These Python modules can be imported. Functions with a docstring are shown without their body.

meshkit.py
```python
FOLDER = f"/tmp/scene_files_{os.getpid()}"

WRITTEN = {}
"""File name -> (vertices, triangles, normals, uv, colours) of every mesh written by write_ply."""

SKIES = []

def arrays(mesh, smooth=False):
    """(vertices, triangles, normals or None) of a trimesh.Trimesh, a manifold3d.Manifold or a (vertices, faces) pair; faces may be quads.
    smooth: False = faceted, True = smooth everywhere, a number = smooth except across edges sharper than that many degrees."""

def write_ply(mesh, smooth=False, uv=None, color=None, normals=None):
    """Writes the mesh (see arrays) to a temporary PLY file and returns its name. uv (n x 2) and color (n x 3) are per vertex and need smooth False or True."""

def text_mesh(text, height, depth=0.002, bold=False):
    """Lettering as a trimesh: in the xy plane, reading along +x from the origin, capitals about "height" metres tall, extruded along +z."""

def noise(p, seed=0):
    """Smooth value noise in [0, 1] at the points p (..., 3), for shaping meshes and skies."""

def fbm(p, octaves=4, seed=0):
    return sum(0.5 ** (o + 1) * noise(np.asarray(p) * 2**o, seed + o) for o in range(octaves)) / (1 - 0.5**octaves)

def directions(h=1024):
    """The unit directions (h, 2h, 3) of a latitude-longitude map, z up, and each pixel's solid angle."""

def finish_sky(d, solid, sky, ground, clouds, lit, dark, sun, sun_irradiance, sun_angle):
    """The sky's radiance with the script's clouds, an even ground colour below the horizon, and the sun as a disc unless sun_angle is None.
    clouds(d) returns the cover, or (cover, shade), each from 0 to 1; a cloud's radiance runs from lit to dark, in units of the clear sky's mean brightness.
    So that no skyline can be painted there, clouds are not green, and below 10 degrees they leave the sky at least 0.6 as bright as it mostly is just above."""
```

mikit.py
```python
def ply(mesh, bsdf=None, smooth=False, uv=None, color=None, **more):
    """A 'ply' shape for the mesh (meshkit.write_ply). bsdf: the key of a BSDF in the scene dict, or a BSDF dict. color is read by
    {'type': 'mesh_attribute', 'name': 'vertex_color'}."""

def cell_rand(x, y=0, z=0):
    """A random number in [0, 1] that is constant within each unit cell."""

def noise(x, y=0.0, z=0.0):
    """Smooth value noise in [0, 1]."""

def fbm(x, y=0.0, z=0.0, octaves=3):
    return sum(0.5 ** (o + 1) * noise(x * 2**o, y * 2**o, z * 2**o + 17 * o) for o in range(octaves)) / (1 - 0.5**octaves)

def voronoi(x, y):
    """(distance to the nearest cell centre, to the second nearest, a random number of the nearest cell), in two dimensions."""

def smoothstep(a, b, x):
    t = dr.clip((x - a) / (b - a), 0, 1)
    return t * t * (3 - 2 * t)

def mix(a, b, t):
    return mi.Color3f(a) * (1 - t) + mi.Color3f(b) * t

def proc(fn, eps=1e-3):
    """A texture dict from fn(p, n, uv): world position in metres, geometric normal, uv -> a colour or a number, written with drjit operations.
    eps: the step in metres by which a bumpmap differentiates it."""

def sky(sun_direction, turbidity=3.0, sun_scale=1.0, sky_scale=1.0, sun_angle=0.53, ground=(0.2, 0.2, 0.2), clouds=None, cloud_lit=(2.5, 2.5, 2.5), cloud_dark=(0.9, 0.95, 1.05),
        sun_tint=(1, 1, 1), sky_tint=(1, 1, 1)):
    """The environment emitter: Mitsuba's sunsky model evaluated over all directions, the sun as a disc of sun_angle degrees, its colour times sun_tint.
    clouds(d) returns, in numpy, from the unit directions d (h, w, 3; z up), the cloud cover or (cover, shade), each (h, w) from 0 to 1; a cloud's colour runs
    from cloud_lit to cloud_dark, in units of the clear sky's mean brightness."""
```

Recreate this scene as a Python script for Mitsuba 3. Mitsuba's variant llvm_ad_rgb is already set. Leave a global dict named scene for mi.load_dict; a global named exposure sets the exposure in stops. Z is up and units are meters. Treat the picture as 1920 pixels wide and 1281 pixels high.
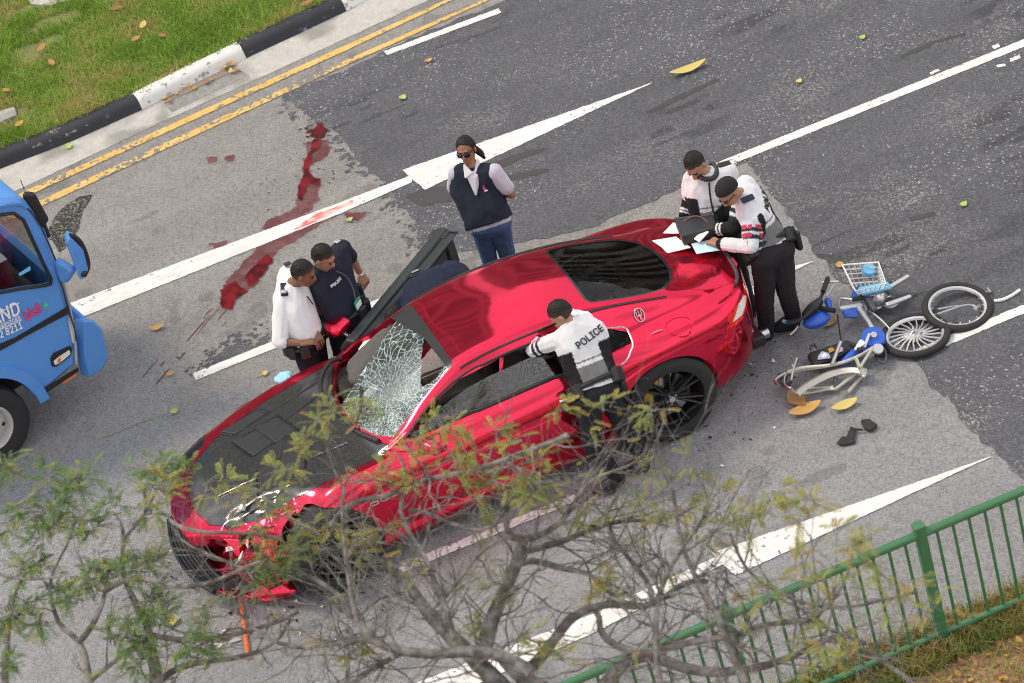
import math, random
import numpy as np, trimesh, drjit as dr, mitsuba as mi
import manifold3d as m3
import shapely, shapely.geometry as sg
from shapely import affinity
from scipy.interpolate import PchipInterpolator, Akima1DInterpolator
from scipy.spatial import cKDTree
import meshkit, mikit
from mikit import noise, fbm, voronoi, cell_rand, smoothstep, mix
ST = mi.ScalarTransform4f
rng = np.random.default_rng(7)
random.seed(7)
scene, labels = {}, {}
# ---------------------------------------------------------------- camera, sky, exposure
CAM = np.array([-2.952, -19.830, 13.571])
scene['camera'] = {'type': 'thinlens', 'fov': 20.504, 'fov_axis': 'x', 'near_clip': 0.5, 'far_clip': 2000.0,
    'aperture_radius': 0.019, 'focus_distance': 24.0,
    'to_world': ST().look_at(origin=CAM.tolist(), target=[0, 0, 0], up=[0.37391, 0.48525, 0.79039])}
def clouds(d):
    n = meshkit.fbm(d * 2.3 + 4.0, 5, 3)
    return np.ones(d.shape[:2]), np.clip((n - 0.42) * 3.2, 0, 1)
scene['sky'] = mikit.sky([-0.42, 0.30, 0.86], turbidity=3, sun_scale=0.28, sun_angle=14, clouds=clouds, cloud_lit=(2.6, 2.6, 2.62), cloud_dark=(1.05, 1.1, 1.2))
exposure = 2.32
# ---------------------------------------------------------------- helpers
def ref(m): return {'type': 'ref', 'id': m}
def number(key):
    if key not in scene and key not in labels: return key
    i = 1
    while f'{key}_{i:03d}' in scene or f'{key}_{i:03d}' in labels: i += 1
    return f'{key}_{i:03d}'
def thing(name, label, cat=None, group=None, kind=None):
    k = number(name); labels[k] = {}
    if label: labels[k]['label'] = label
    if cat: labels[k]['category'] = cat
    if group: labels[k]['group'] = group
    if kind: labels[k]['kind'] = kind
    return k
def add(name, mesh, mat, parent=None, smooth=30, color=None, label=None, kind=None, normals=None, xf=None, uv=None):
    key = number(f'{parent}__{name}') if parent else name
    if normals is not None:
        path = meshkit.write_ply(mesh, False, uv, color, normals)
        sh = {'type': 'ply', 'filename': path, 'face_normals': False, 'bsdf': ref(mat)}
    else:
        sh = mikit.ply(mesh, mat, smooth=smooth, color=color, uv=uv)
    if xf is not None: sh['to_world'] = ST(np.asarray(xf, float))
    scene[key] = sh
    if label or kind:
        labels.setdefault(key, {})
        if label: labels[key]['label'] = label
        if kind: labels[key]['kind'] = kind
    return key
def whole(name, mesh, mat, label, cat=None, group=None, kind=None, **kw):
    k = thing(name, label, cat, group, kind); add(k, mesh, mat, None, **kw); return k
cat_ = trimesh.util.concatenate
def tm(x):
    if hasattr(x, 'to_mesh'):
        q = x.to_mesh(); return trimesh.Trimesh(np.array(q.vert_properties[:, :3]), np.array(q.tri_verts), process=False)
    return x
def man(t): return m3.Manifold(m3.Mesh(np.asarray(t.vertices, np.float32), np.asarray(t.faces, np.uint32)))
def box(x0, x1, y0, y1, z0, z1): return m3.Manifold.cube([x1 - x0, y1 - y0, z1 - z0]).translate([x0, y0, z0])
_S = {n: m3.Manifold.sphere(1.0, n) for n in (8, 10, 12, 16, 24)}
def ball(c, r, n=12):
    r = [r] * 3 if np.isscalar(r) else list(r)
    return _S[n].scale(r).translate([float(v) for v in c])
def hull(*a): return m3.Manifold.batch_hull(list(a))
def union(a): return m3.Manifold.batch_boolean(list(a), m3.OpType.Add)
def rbox(cx, cy, cz, sx, sy, sz, r=0.02, n=8):
    return hull(*[ball((cx + i * (sx / 2 - r), cy + j * (sy / 2 - r), cz + k * (sz / 2 - r)), r, n) for i in (-1, 1) for j in (-1, 1) for k in (-1, 1)])
def prism_xy(poly, z0, z1):   # polygon in plan, extruded upwards
    p = np.asarray(poly.exterior.coords[:-1] if hasattr(poly, 'exterior') else poly, float)
    return m3.CrossSection([p], m3.FillRule.NonZero).extrude(z1 - z0).translate([0, 0, z0])
def prism_xz(poly, y0, y1):   # polygon in x,z extruded along y
    p = np.asarray(poly.exterior.coords[:-1] if hasattr(poly, 'exterior') else poly, float)
    e = m3.CrossSection([p * [1, -1]], m3.FillRule.NonZero).extrude(y1 - y0)
    return e.transform([[1, 0, 0, 0], [0, 0, 1, y0], [0, -1, 0, 0]])
def tube(pts, r, sides=8, cap=True):
    p = np.asarray(pts, float); r = np.broadcast_to(r, (len(p),)).astype(float)
    t = np.gradient(p, axis=0); t /= np.linalg.norm(t, axis=1, keepdims=True) + 1e-12
    a = np.cross(t[0], [0, 0, 1.0] if abs(t[0][2]) < .9 else [1.0, 0, 0]); A = []
    for k in range(len(p)):
        a = a - t[k] * (a @ t[k]); a /= np.linalg.norm(a) + 1e-12; A.append(a)
    A = np.array(A); B = np.cross(t, A); an = np.arange(sides) * 2 * np.pi / sides
    v = (p[:, None] + r[:, None, None] * (np.cos(an)[None, :, None] * A[:, None] + np.sin(an)[None, :, None] * B[:, None])).reshape(-1, 3)
    i, j = np.meshgrid(np.arange(len(p) - 1), np.arange(sides), indexing='ij'); jn = (j + 1) % sides
    f = np.concatenate([np.stack([i * sides + j, i * sides + jn, (i + 1) * sides + jn], -1).reshape(-1, 3),
                        np.stack([i * sides + j, (i + 1) * sides + jn, (i + 1) * sides + j], -1).reshape(-1, 3)])
    if cap:
        n = len(v); v = np.vstack([v, p[:1], p[-1:]]); q = np.arange(sides); L = (len(p) - 1) * sides
        f = np.vstack([f, np.stack([(q + 1) % sides, q, q * 0 + n], 1), np.stack([L + q, L + (q + 1) % sides, q * 0 + n + 1], 1)])
    return trimesh.Trimesh(v, f, process=False)
def curve(pts, n=24):
    p = np.asarray(pts, float); d = np.r_[0, np.cumsum(np.linalg.norm(np.diff(p, axis=0), axis=1))]
    from scipy.interpolate import CubicSpline
    return CubicSpline(d, p)(np.linspace(0, d[-1], n)) if len(p) > 2 else p[0] + (p[1] - p[0]) * np.linspace(0, 1, n)[:, None]
def lathe(prof, n=32, axis='z'):
    m = trimesh.creation.revolve(np.asarray(prof, float), sections=n)
    if axis == 'y': m.apply_transform(trimesh.transformations.rotation_matrix(-np.pi / 2, [1, 0, 0]))
    if axis == 'x': m.apply_transform(trimesh.transformations.rotation_matrix(np.pi / 2, [0, 1, 0]))
    return m
def sheet(poly, z):
    ms = []
    for g in getattr(poly, 'geoms', [poly]):
        if g.is_empty or g.area < 1e-6 or g.geom_type != 'Polygon': continue
        v, f = trimesh.creation.triangulate_polygon(g, engine='earcut')
        v = np.c_[v, np.full(len(v), z)]
        n = np.cross(v[f[:, 1]] - v[f[:, 0]], v[f[:, 2]] - v[f[:, 0]])[:, 2]
        f = np.where((n < 0)[:, None], f[:, ::-1], f); ms.append(trimesh.Trimesh(v, f, process=False))
    return cat_(ms)
def rough(poly, amp=0.02, step=0.03, seed=0, freq=14):
    """A polygon with an uneven edge."""
    def ring(r):
        L = sg.LineString(r.coords); n = max(12, int(L.length / step))
        p = np.array([L.interpolate(k / n, normalized=True).coords[0] for k in range(n)])
        d = np.roll(p, -1, 0) - np.roll(p, 1, 0); d = np.stack([-d[:, 1], d[:, 0]], 1) / (np.linalg.norm(d, axis=1, keepdims=True) + 1e-9)
        k = meshkit.fbm(np.c_[p * freq, np.full(len(p), seed * 3.7)], 3, seed) * 2 - 1
        return p + d * (k * amp)[:, None]
    if hasattr(poly, 'geoms'): poly = max(poly.geoms, key=lambda q: q.area)
    g = sg.Polygon(ring(poly.exterior)).buffer(0)
    return g
def P2(l): return sg.Polygon([(a[0], a[1]) for a in l])
def moved(mesh, M):
    m = mesh.copy(); m.apply_transform(M); return m
def frame(o, x, z):
    """4x4 with origin o, x axis along x, z axis near z."""
    x = np.asarray(x, float); x = x / np.linalg.norm(x); z = np.asarray(z, float); y = np.cross(z, x); y /= np.linalg.norm(y); z = np.cross(x, y)
    M = np.eye(4); M[:3, 0], M[:3, 1], M[:3, 2], M[:3, 3] = x, y, z, o; return M
def rotz(a, t=(0, 0, 0)):
    c, s = math.cos(a), math.sin(a); M = np.eye(4); M[:2, :2] = [[c, -s], [s, c]]; M[:3, 3] = t; return M
# ---------------------------------------------------------------- materials
def rgb(*c): return {'type': 'rgb', 'value': list(c)}
def pr(base, rough=.5, metal=0., cc=0., ccg=.9, spec=.5, sheen=0.):
    d = {'type': 'principled', 'base_color': rgb(*base) if isinstance(base, (tuple, list)) else base, 'roughness': rough, 'metallic': metal, 'specular': spec}
    if cc: d.update(clearcoat=cc, clearcoat_gloss=ccg)
    if sheen: d.update(sheen=sheen)
    return {'type': 'twosided', 'b': d}
def mat(name, *a, **k): scene[name] = pr(*a, **k); return name
VC = {'type': 'mesh_attribute', 'name': 'vertex_color'}
def f_asphalt(p, n, uv):
    a = cell_rand(p.x / .0085, p.y / .0085); v = voronoi(p.x / .016 + 3, p.y / .016)[2]; w = noise(p.x / .05, p.y / .05, 2.0)
    big = fbm(p.x * .9, p.y * .9, 1.3); st = noise(p.x * .5, p.y * 3.2, 5.0)
    lane = smoothstep(.55, .9, dr.abs(dr.sin(p.y * 1.9 + .5)) * .7 + .3 * big); drip = smoothstep(.74, .80, noise(p.x * 5.5, p.y * 5.5, 3.0)) * smoothstep(.5, .7, noise(p.x * .9, p.y * .9, 7.0))
    k = (.60 + .37 * a + .40 * v + .14 * w) * (.84 + .22 * big + .10 * st) * (1 - .07 * lane) * (1 - .22 * drip)
    # the lane seam, with slightly bluer asphalt on the near side of it
    yy = p.y - (.93 + .02 * noise(p.x * 2.5, 0.0, 9.0) - .015 * p.x); near = smoothstep(-.05, .05, -yy)
    c = mix((.225, .220, .217), (.220, .224, .234), near)
    crack = smoothstep(.012, .004, dr.abs(yy + .02 * (noise(p.x * 9, 0.0, 4.0) - .5))) * smoothstep(.3, .5, noise(p.x * 3, 1.0, 3.0))
    return c * (k * (1 - .45 * crack))
def f_dark(p, n, uv):
    a = cell_rand(p.x / .010, p.y / .010); v = voronoi(p.x / .017, p.y / .017 + 7)[2]
    big = fbm(p.x * .7 + 3, p.y * 1.1, 2.3); st = noise(p.x * .45 + 7, p.y * 5.0, 8.0)
    worn = smoothstep(.52, .78, fbm(p.x * 1.1 + 9, p.y * 2.1, 4.4)) * .75 + .16
    chip = .75 * smoothstep(.955, .975, voronoi(p.x / .014, p.y / .014)[2]) * smoothstep(.35, .65, noise(p.x * 1.3, p.y * 1.3, 3.0))
    k = (.66 + .34 * a + .34 * v) * (.80 + .25 * big + .16 * st)
    c = mix((.084, .088, .102), (.19, .19, .195), worn * smoothstep(.5, .95, v) + .10 * worn)
    black = smoothstep(.60, .72, noise(p.x * 3.1, p.y * 13, 1.0)) * smoothstep(.55, .7, noise(p.x * .8, p.y * .9, 6.0))
    return mix(c * k * (1 - .35 * black), (.42, .42, .42), chip)
def f_white(p, n, uv):
    c = fbm(p.x * 30, p.y * 30, 1.0) ; b = fbm(p.x * 1.7 + 5, p.y * 2.0, 3.0)
    worn = smoothstep(.78, .86, c * .72 + b * .46) ; g = fbm(p.x * 8, p.y * 20, 2.0, 2)
    return mix(mix((.74, .74, .73), (.60, .59, .57), smoothstep(.4, .75, g) * .6), (.22, .215, .21), worn)
def f_yellow(p, n, uv):
    c = fbm(p.x * 34, p.y * 34, 1.0); b = fbm(p.x * 1.3 + 2, p.y * 2.2, 4.0)
    second = smoothstep(.0, .08, (5.955 + .128 * p.x) - p.y) * smoothstep(.6, -.2, p.x + .1)
    worn = smoothstep(.60, .68, c * .66 + b * .44 + .085 * second)
    return mix(mix((.62, .37, .085), (.66, .47, .19), noise(p.x * 12, p.y * 12)), (.20, .195, .19), worn)
def f_conc(p, n, uv):
    a = cell_rand(p.x / .012, p.y / .012, p.z / .012); b = fbm(p.x * 3, p.y * 3, p.z * 3); d = fbm(p.x * 18, p.y * 18, p.z * 18)
    return mix((.46, .45, .43), (.27, .265, .25), smoothstep(.35, .7, b)) * (.78 + .22 * a + .22 * d)
def f_kblack(p, n, uv):
    d = fbm(p.x * 22, p.y * 22, p.z * 22); b = fbm(p.x * 3, p.y * 3, p.z * 5)
    return mix((.035, .037, .045), (.22, .215, .21), smoothstep(.70, .82, d * .7 + b * .42)) * (.8 + .5 * b)
def f_kwhite(p, n, uv):
    d = fbm(p.x * 22, p.y * 22, p.z * 22); b = fbm(p.x * 3 + 4, p.y * 3, p.z * 5)
    return mix((.78, .77, .75), (.33, .31, .28), smoothstep(.62, .75, d * .7 + b * .42)) * (.8 + .25 * b)
def f_soil(p, n, uv):
    d = fbm(p.x * 14, p.y * 14, 1.0); a = cell_rand(p.x / .02, p.y / .02)
    return mix((.22, .14, .085), (.40, .25, .14), d) * (.7 + .5 * a)
def f_blood(p, n, uv):
    d = fbm(p.x * 9, p.y * 9, 3.0)
    return mix((.19, .007, .015), (.06, .004, .008), smoothstep(.3, .7, d))
def f_smear(p, n, uv):
    a = cell_rand(p.x / .012, p.y / .012); d = fbm(p.x * 10, p.y * 10, 5.0)
    return mix((.105, .020, .028), (.15, .065, .07), smoothstep(.35, .75, d * .8 + a * .3))
def f_oil(p, n, uv):
    v = voronoi(p.x / .018, p.y / .018)
    return mix((.035, .034, .032), (.19, .18, .165), smoothstep(.55, .95, v[2]))
def f_smearwhite(p, n, uv):
    d = fbm(p.x * 14, p.y * 30, 5.0); return mix((.62, .18, .17), (.72, .52, .50), smoothstep(.35, .65, d))
for nm, fn, ro in (('m_asphalt', f_asphalt, .9), ('m_dark_asphalt', f_dark, .8), ('m_white_paint', f_white, .6), ('m_yellow_paint', f_yellow, .65), ('m_concrete', f_conc, .9),
                   ('m_kerb_black', f_kblack, .7), ('m_kerb_white', f_kwhite, .7), ('m_soil', f_soil, .95), ('m_smear', f_smear, .6), ('m_oil', f_oil, .5), ('m_pinkwhite', f_smearwhite, .5)):
    mat(nm, mikit.proc(fn), ro, spec=.35)
mat('m_blood', mikit.proc(f_blood), .16, spec=.6)
mat('m_fabric', VC, .85, spec=.25, sheen=.3)
mat('m_leaf', VC, .6, spec=.3)
scene['m_thinleaf'] = {'type': 'principledthin', 'base_color': VC, 'roughness': .55, 'diff_trans': .7, 'spec_trans': 0.0}
for nm, c, ro, kw in (('m_skin', (.36, .19, .12), .5, {}), ('m_skin_dark', (.21, .10, .06), .5, {}), ('m_hair', (.014, .012, .011), .55, dict(spec=.3)), ('m_black', (.015, .015, .017), .5, {}),
        ('m_rubber', (.022, .022, .024), .75, {}), ('m_gloss_black', (.012, .013, .016), .12, dict(cc=.6)), ('m_steel', (.55, .55, .56), .28, dict(metal=1.)), ('m_silver', (.62, .62, .63), .35, dict(metal=.8)),
        ('m_white', (.78, .78, .77), .45, {}), ('m_blue_plastic', (.02, .10, .55), .35, dict(cc=.5)), ('m_lightblue', (.16, .48, .74), .4, {}), ('m_gold', (.55, .33, .06), .4, dict(metal=.7)),
        ('m_dark_interior', (.018, .017, .017), .7, {}), ('m_grey_fabric', (.10, .095, .092), .9, {}), ('m_truck_blue', (.085, .27, .66), .38, dict(cc=.6, ccg=.85)), ('m_green_paint', (.045, .165, .072), .45, dict(cc=.3)),
        ('m_red_lamp', (.75, .015, .012), .12, dict(cc=1.)), ('m_orange', (.80, .16, .03), .45, {}), ('m_pink', (.70, .05, .16), .5, {}), ('m_paper', (.80, .82, .83), .8, {}), ('m_cyan_paper', (.50, .72, .80), .8, {}), ('m_lensglass', (.72, .72, .68), .1, dict(cc=1.)),
        ('m_denim', (.05, .085, .17), .9, {}), ('m_bark', (.085, .075, .065), .9, {}), ('m_wrapgrey', (.10, .105, .115), .4, dict(metal=.4)), ('m_navy_cloth', (.02, .028, .06), .8, {}), ('m_passgreen', (.06, .36, .22), .4, {}), ('m_shirtgrey', (.60, .60, .66), .8, {}), ('m_skin_tan', (.28, .14, .085), .5, {}), ('m_ivory', (.58, .56, .50), .35, dict(metal=.5)), ('m_mudguard', (.50, .48, .44), .35, dict(metal=.7)), ('m_stickblue', (.35, .36, .62), .4, {}), ('m_stickpink', (.65, .36, .55), .4, {}), ('m_bigleaf0', (.50, .29, .09), .6, {}), ('m_bigleaf1', (.30, .17, .06), .6, {}), ('m_bigleaf2', (.55, .45, .14), .6, {}), ('m_bigleaf3', (.36, .46, .13), .6, {}), ('m_case', (.03, .033, .04), .45, {}), ('m_tissue', (.35, .66, .80), .8, {}), ('m_purple', (.25, .22, .35), .5, {}), ('m_lettergreen', (.1, .6, .2), .5, {})):
    mat(nm, c, ro, **kw)
# ---------------------------------------------------------------- ground, road, markings
mat('m_ground', (.10, .12, .05), .95)
whole('ground', sheet(sg.box(-400, -400, 400, 400), -.03), 'm_ground', 'wide ground the road is laid on', kind='structure')
KB = [(-3.935,6.353),(-3.581,6.392),(-2.808,6.384),(-2.004,6.471),(-1.396,6.592),(-0.785,6.704),(0.326,6.867),(0.849,6.993)]
KB = np.array([(KB[0][0] - 40, KB[0][1] - .1)] + KB + [(6, 7.55), (40, 11)])
road = sg.Polygon(list(map(tuple, KB)) + [(60, -5.28), (-60, -5.28)])
whole('road', sheet(road, 0), 'm_asphalt', 'light grey worn asphalt road', kind='structure')
DK = P2([(-0.669,5.66),(-0.535,5.002),(-0.373,4.488),(-0.309,3.638),(-0.235,3.32),(-0.191,2.55),(-0.183,2.379),(-0.25,1.981),(-0.25,1.739),(0.86,1.272),(1.16,1.207),(1.599,1.209),(2.056,1.262),(2.716,1.237),(2.685,0.106),(2.661,-0.281),(2.654,-0.837),(2.695,-1.622),(2.703,-2.463),(2.679,-2.752),(2.679,-3.168),(2.682,-3.629),(2.714,-3.864),(2.717,-4.074),(2.738,-4.234)] + [(60, -.4), (60, 9.5)] + [(2.783,5.834),(1.756,5.816),(0.978,5.803),(0.056,5.68)])
dk = rough(sg.Polygon(DK.exterior.coords).intersection(road.buffer(-.62)), .05, .025, 3, 9)
frag = []
bl = sg.LineString(DK.exterior.coords[:9])
for k in range(150):
    c = np.array(bl.interpolate(rng.random() ** .8 * bl.length).coords[0]) + rng.normal(0, .07, 2) + [-.04, 0]
    frag.append(rough(sg.Point(c).buffer(.012 + .03 * rng.random() ** 2), .02, .01, k, 40))
dk = shapely.union_all([dk] + frag).buffer(0)
whole('dark_road_patch', sheet(dk, .004), 'm_dark_asphalt', 'darker resurfaced asphalt patch with speckles', kind='structure')
# dark blot of scattered sealant beside the lane line
bl = []
for k in range(420):
    c = rng.normal(0, 1, 2) * [1, .55]; u = min(1., np.hypot(*c) / 2)
    P = np.array([(-2.201,1.428),(-1.867,1.443)]); q = P[0] + (P[1] - P[0]) * c[0] * .62 + np.array([.05, .16]) * c[1] * 1.5
    if q[1] > 1.38: bl.append(rough(sg.Point(q).buffer(.008 + .030 * rng.random() * (1 - u * .6)), .02, .01, k, 45))
whole('sealant_blot', sheet(shapely.union_all(bl).buffer(0), .004), 'm_dark_asphalt', 'dark speckled sealant blot on light asphalt beside the dashed lane line', 'road stain')
whole('oil_stain', sheet(rough(P2([(-2.797,5.162),(-2.92,5.228),(-3.102,5.163),(-3.258,4.986),(-3.368,4.751),(-3.331,4.471),(-3.315,4.322),(-3.241,4.364),(-3.047,4.628),(-2.942,4.938)]), .03, .02, 5, 14), .004), 'm_oil', 'dark wet crescent stain on the asphalt by the truck cab', 'road stain')
def line(name, pts, m='m_white_paint', z=.008, label=None):
    g = rough(P2(pts), .010, .02, len(scene), 26); return whole(name, sheet(g, z), m, label, kind='structure')
line('lane_line', [(-2.6, 1.41), (-2.6, 1.29), (-.58, 1.29), (-.56, 1.41)], label='white lane line beside the white shirted officer, passing behind the open far door')
line('lane_line', [(2.45, 1.29), (30, 1.29), (30, 1.41), (2.47, 1.41)], label='long white lane line running right from behind the two officers at the boot')
line('lane_line', [(-2.62 + .85, -2.39), (-1.77, -2.28), (-0.23,-2.311,0)[:2], (-0.245,-2.404,0)[:2]], label='white lane line under the near side of the red car')
line('lane_line', [(2.72, -2.38), (2.76, -2.27), (30, -2.27), (30, -2.38)], label='white lane line running right from under the detached bicycle wheel')
line('lane_line', [(1.427,-0.698),(2.373,-0.544),(2.589,-0.599),(2.346,-0.63),(1.4,-0.891)], label='white line tip behind the legs of the capped officer')
A1 = [(-3.296,3.338),(-0.68,3.233),(0.046,3.213),(0.003,3.087),(-0.734,3.04),(-3.346,3.022)]
line('lane_line', [(-7, A1[0][1] + .09)] + A1 + [(-7, A1[-1][1] - .09)], label='wide white tapering line crossed by the blood trail')
line('taper_mark', [(-0.013,3.366),(2.534,3.158),(0.068,2.873)], label='long white taper mark behind the woman in the vest')
line('taper_mark', [(0.432,-3.621),(2.663,-3.85),(0.481,-3.966)], label='long white taper mark near the green railing')
C1 = [(-1.943,-3.683),(-0.583,-3.738),(0.474,-3.68),(0.465,-3.79),(-0.64,-3.943),(-1.872,-3.965)]
line('lane_line', [(-7, C1[0][1] + .12)] + C1 + [(-7, C1[-1][1] - .12)], label='wide white tapering line behind the tree branches')
line('lane_dash', [(0.482,5.73),(1.747,5.698),(1.742,5.59),(0.488,5.63)], label='short worn white dash by the yellow lines')
for w, l in (([(-3.346,5.751),(-1.629,5.962),(0.117,6.155),(1.32,6.293),(1.385,6.232),(0.104,6.044),(-1.626,5.844),(-3.355,5.637)], 'inner yellow line beside the concrete gutter'), ([(-3.322,5.441),(-1.702,5.641),(0.045,5.852),(1.645,5.991),(1.7,5.939),(0.015,5.744),(-1.718,5.516),(-3.332,5.318)], 'worn outer yellow line beside the traffic lane')):
    n = len(w) // 2; a, b = np.array(w[:n]), np.array(w[n:])[::-1]
    d0, d1 = a[1] - a[0], a[-1] - a[-2]; e0 = [a[0] - d0 * 3, b[0] - d0 * 3]; e1 = [a[-1] + d1 * 30, b[-1] + d1 * 30]
    line('yellow_line', [e0[0]] + list(a) + [e1[0], e1[1]] + list(b[::-1]) + [e0[1]], 'm_yellow_paint', label=l)
# white scuffs near the far lane line
for k, (pp) in enumerate(([(4.663,1.491),(4.76,1.489),(4.759,1.441),(4.659,1.435)], [(5.313,1.504),(5.379,1.493),(5.361,1.436),(5.291,1.438)], [(5.337,1.19),(5.441,1.193),(5.424,1.137),(5.323,1.13)], [(5.193,1.174),(5.27,1.154),(5.253,1.109),(5.18,1.126)])):
    whole(number('paint_scuff'), sheet(rough(P2(pp), .02, .01, k, 40), .009), 'm_white_paint', ('white paint scuff above the far lane line, leftmost of the four', 'white paint scuff above the far lane line, right of the leftmost', 'white paint scuff below the far lane line at the right edge', 'white paint scuff below the far lane line, left of the one at the edge')[k], 'road stain')
# blood
def px(*a): return sg.Polygon(a)
sm = [P2([(-0.883,3.862),(-0.769,3.709),(-0.847,3.462),(-0.95,3.342),(-1.111,3.249),(-1.198,3.164),(-1.436,3.247),(-1.431,3.399),(-1.255,3.424),(-1.107,3.472)]), P2([(-0.682,4.556),(-0.496,4.47),(-0.485,4.242),(-0.652,4.142),(-0.779,4.129)]), P2([(-0.721,3.086),(-1.197,2.921),(-1.43,2.848),(-1.664,2.554),(-1.761,2.421),(-1.929,2.336),(-2.029,2.311),(-2.087,2.419),(-1.984,2.651),(-1.675,2.937),(-1.5,3.101),(-0.982,3.121)]), P2([(-1.609,5),(-1.528,4.956),(-1.571,4.871),(-1.621,4.9)]), P2([(-1.457,4.872),(-1.387,4.837),(-1.418,4.753),(-1.467,4.783)]), P2([(-1.96,3.407),(-1.802,3.345),(-1.833,3.26),(-1.954,3.293)]), P2([(-0.692,2.995),(-0.506,2.887),(-0.637,2.806),(-0.736,2.876)])]
smp = [rough(s.buffer(.03), .05, .02, k + 20, 9) for k, s in enumerate(sm)]
# spray streaks running down from the lower pool
sp = []
for k in range(11):
    a = np.array([(-2.1,2.275),(-2.699,1.692)]); t = rng.random(); L = .05 + .25 * rng.random(); q = a[0] + (a[1] - a[0]) * t + rng.normal(0, .06 + .10 * t, 2); d = (a[1] - a[0]) / np.linalg.norm(a[1] - a[0])
    sp.append(sg.LineString([q, q + d * L]).buffer(.003 + .003 * rng.random()))
for k in range(60):
    q = np.array([(-0.912,4.004)][0]) + rng.normal(0, .3, 2); sp.append(sg.Point(q).buffer(.004 + .008 * rng.random()))
wet = [P2([(-0.49,4.787),(-0.437,4.855),(-0.454,4.731),(-0.452,4.63),(-0.513,4.534),(-0.57,4.533),(-0.614,4.621),(-0.591,4.749)]), P2([(-0.597,4.557),(-0.551,4.517),(-0.613,4.35),(-0.699,4.302),(-0.743,4.159),(-0.79,4.044),(-0.816,3.865),(-0.76,3.783),(-0.79,3.715),(-0.862,3.775),(-0.934,3.672),(-0.998,3.553),(-1.018,3.603),(-0.959,3.785),(-0.879,3.918),(-0.836,4.082),(-0.766,4.239),(-0.695,4.359)]), P2([(-2.056,2.55),(-1.918,2.598),(-1.859,2.364),(-1.959,2.318),(-2.049,2.184),(-2.12,2.28)]), P2([(-1.808,2.616),(-1.537,2.848),(-1.511,2.698),(-1.675,2.51),(-1.796,2.449)])]
dr_ = [sg.Point(np.array([(-0.537,4.654)][0]) + rng.normal(0, .10, 2)).buffer(.006 + .012 * rng.random()) for k in range(26)]
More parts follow.
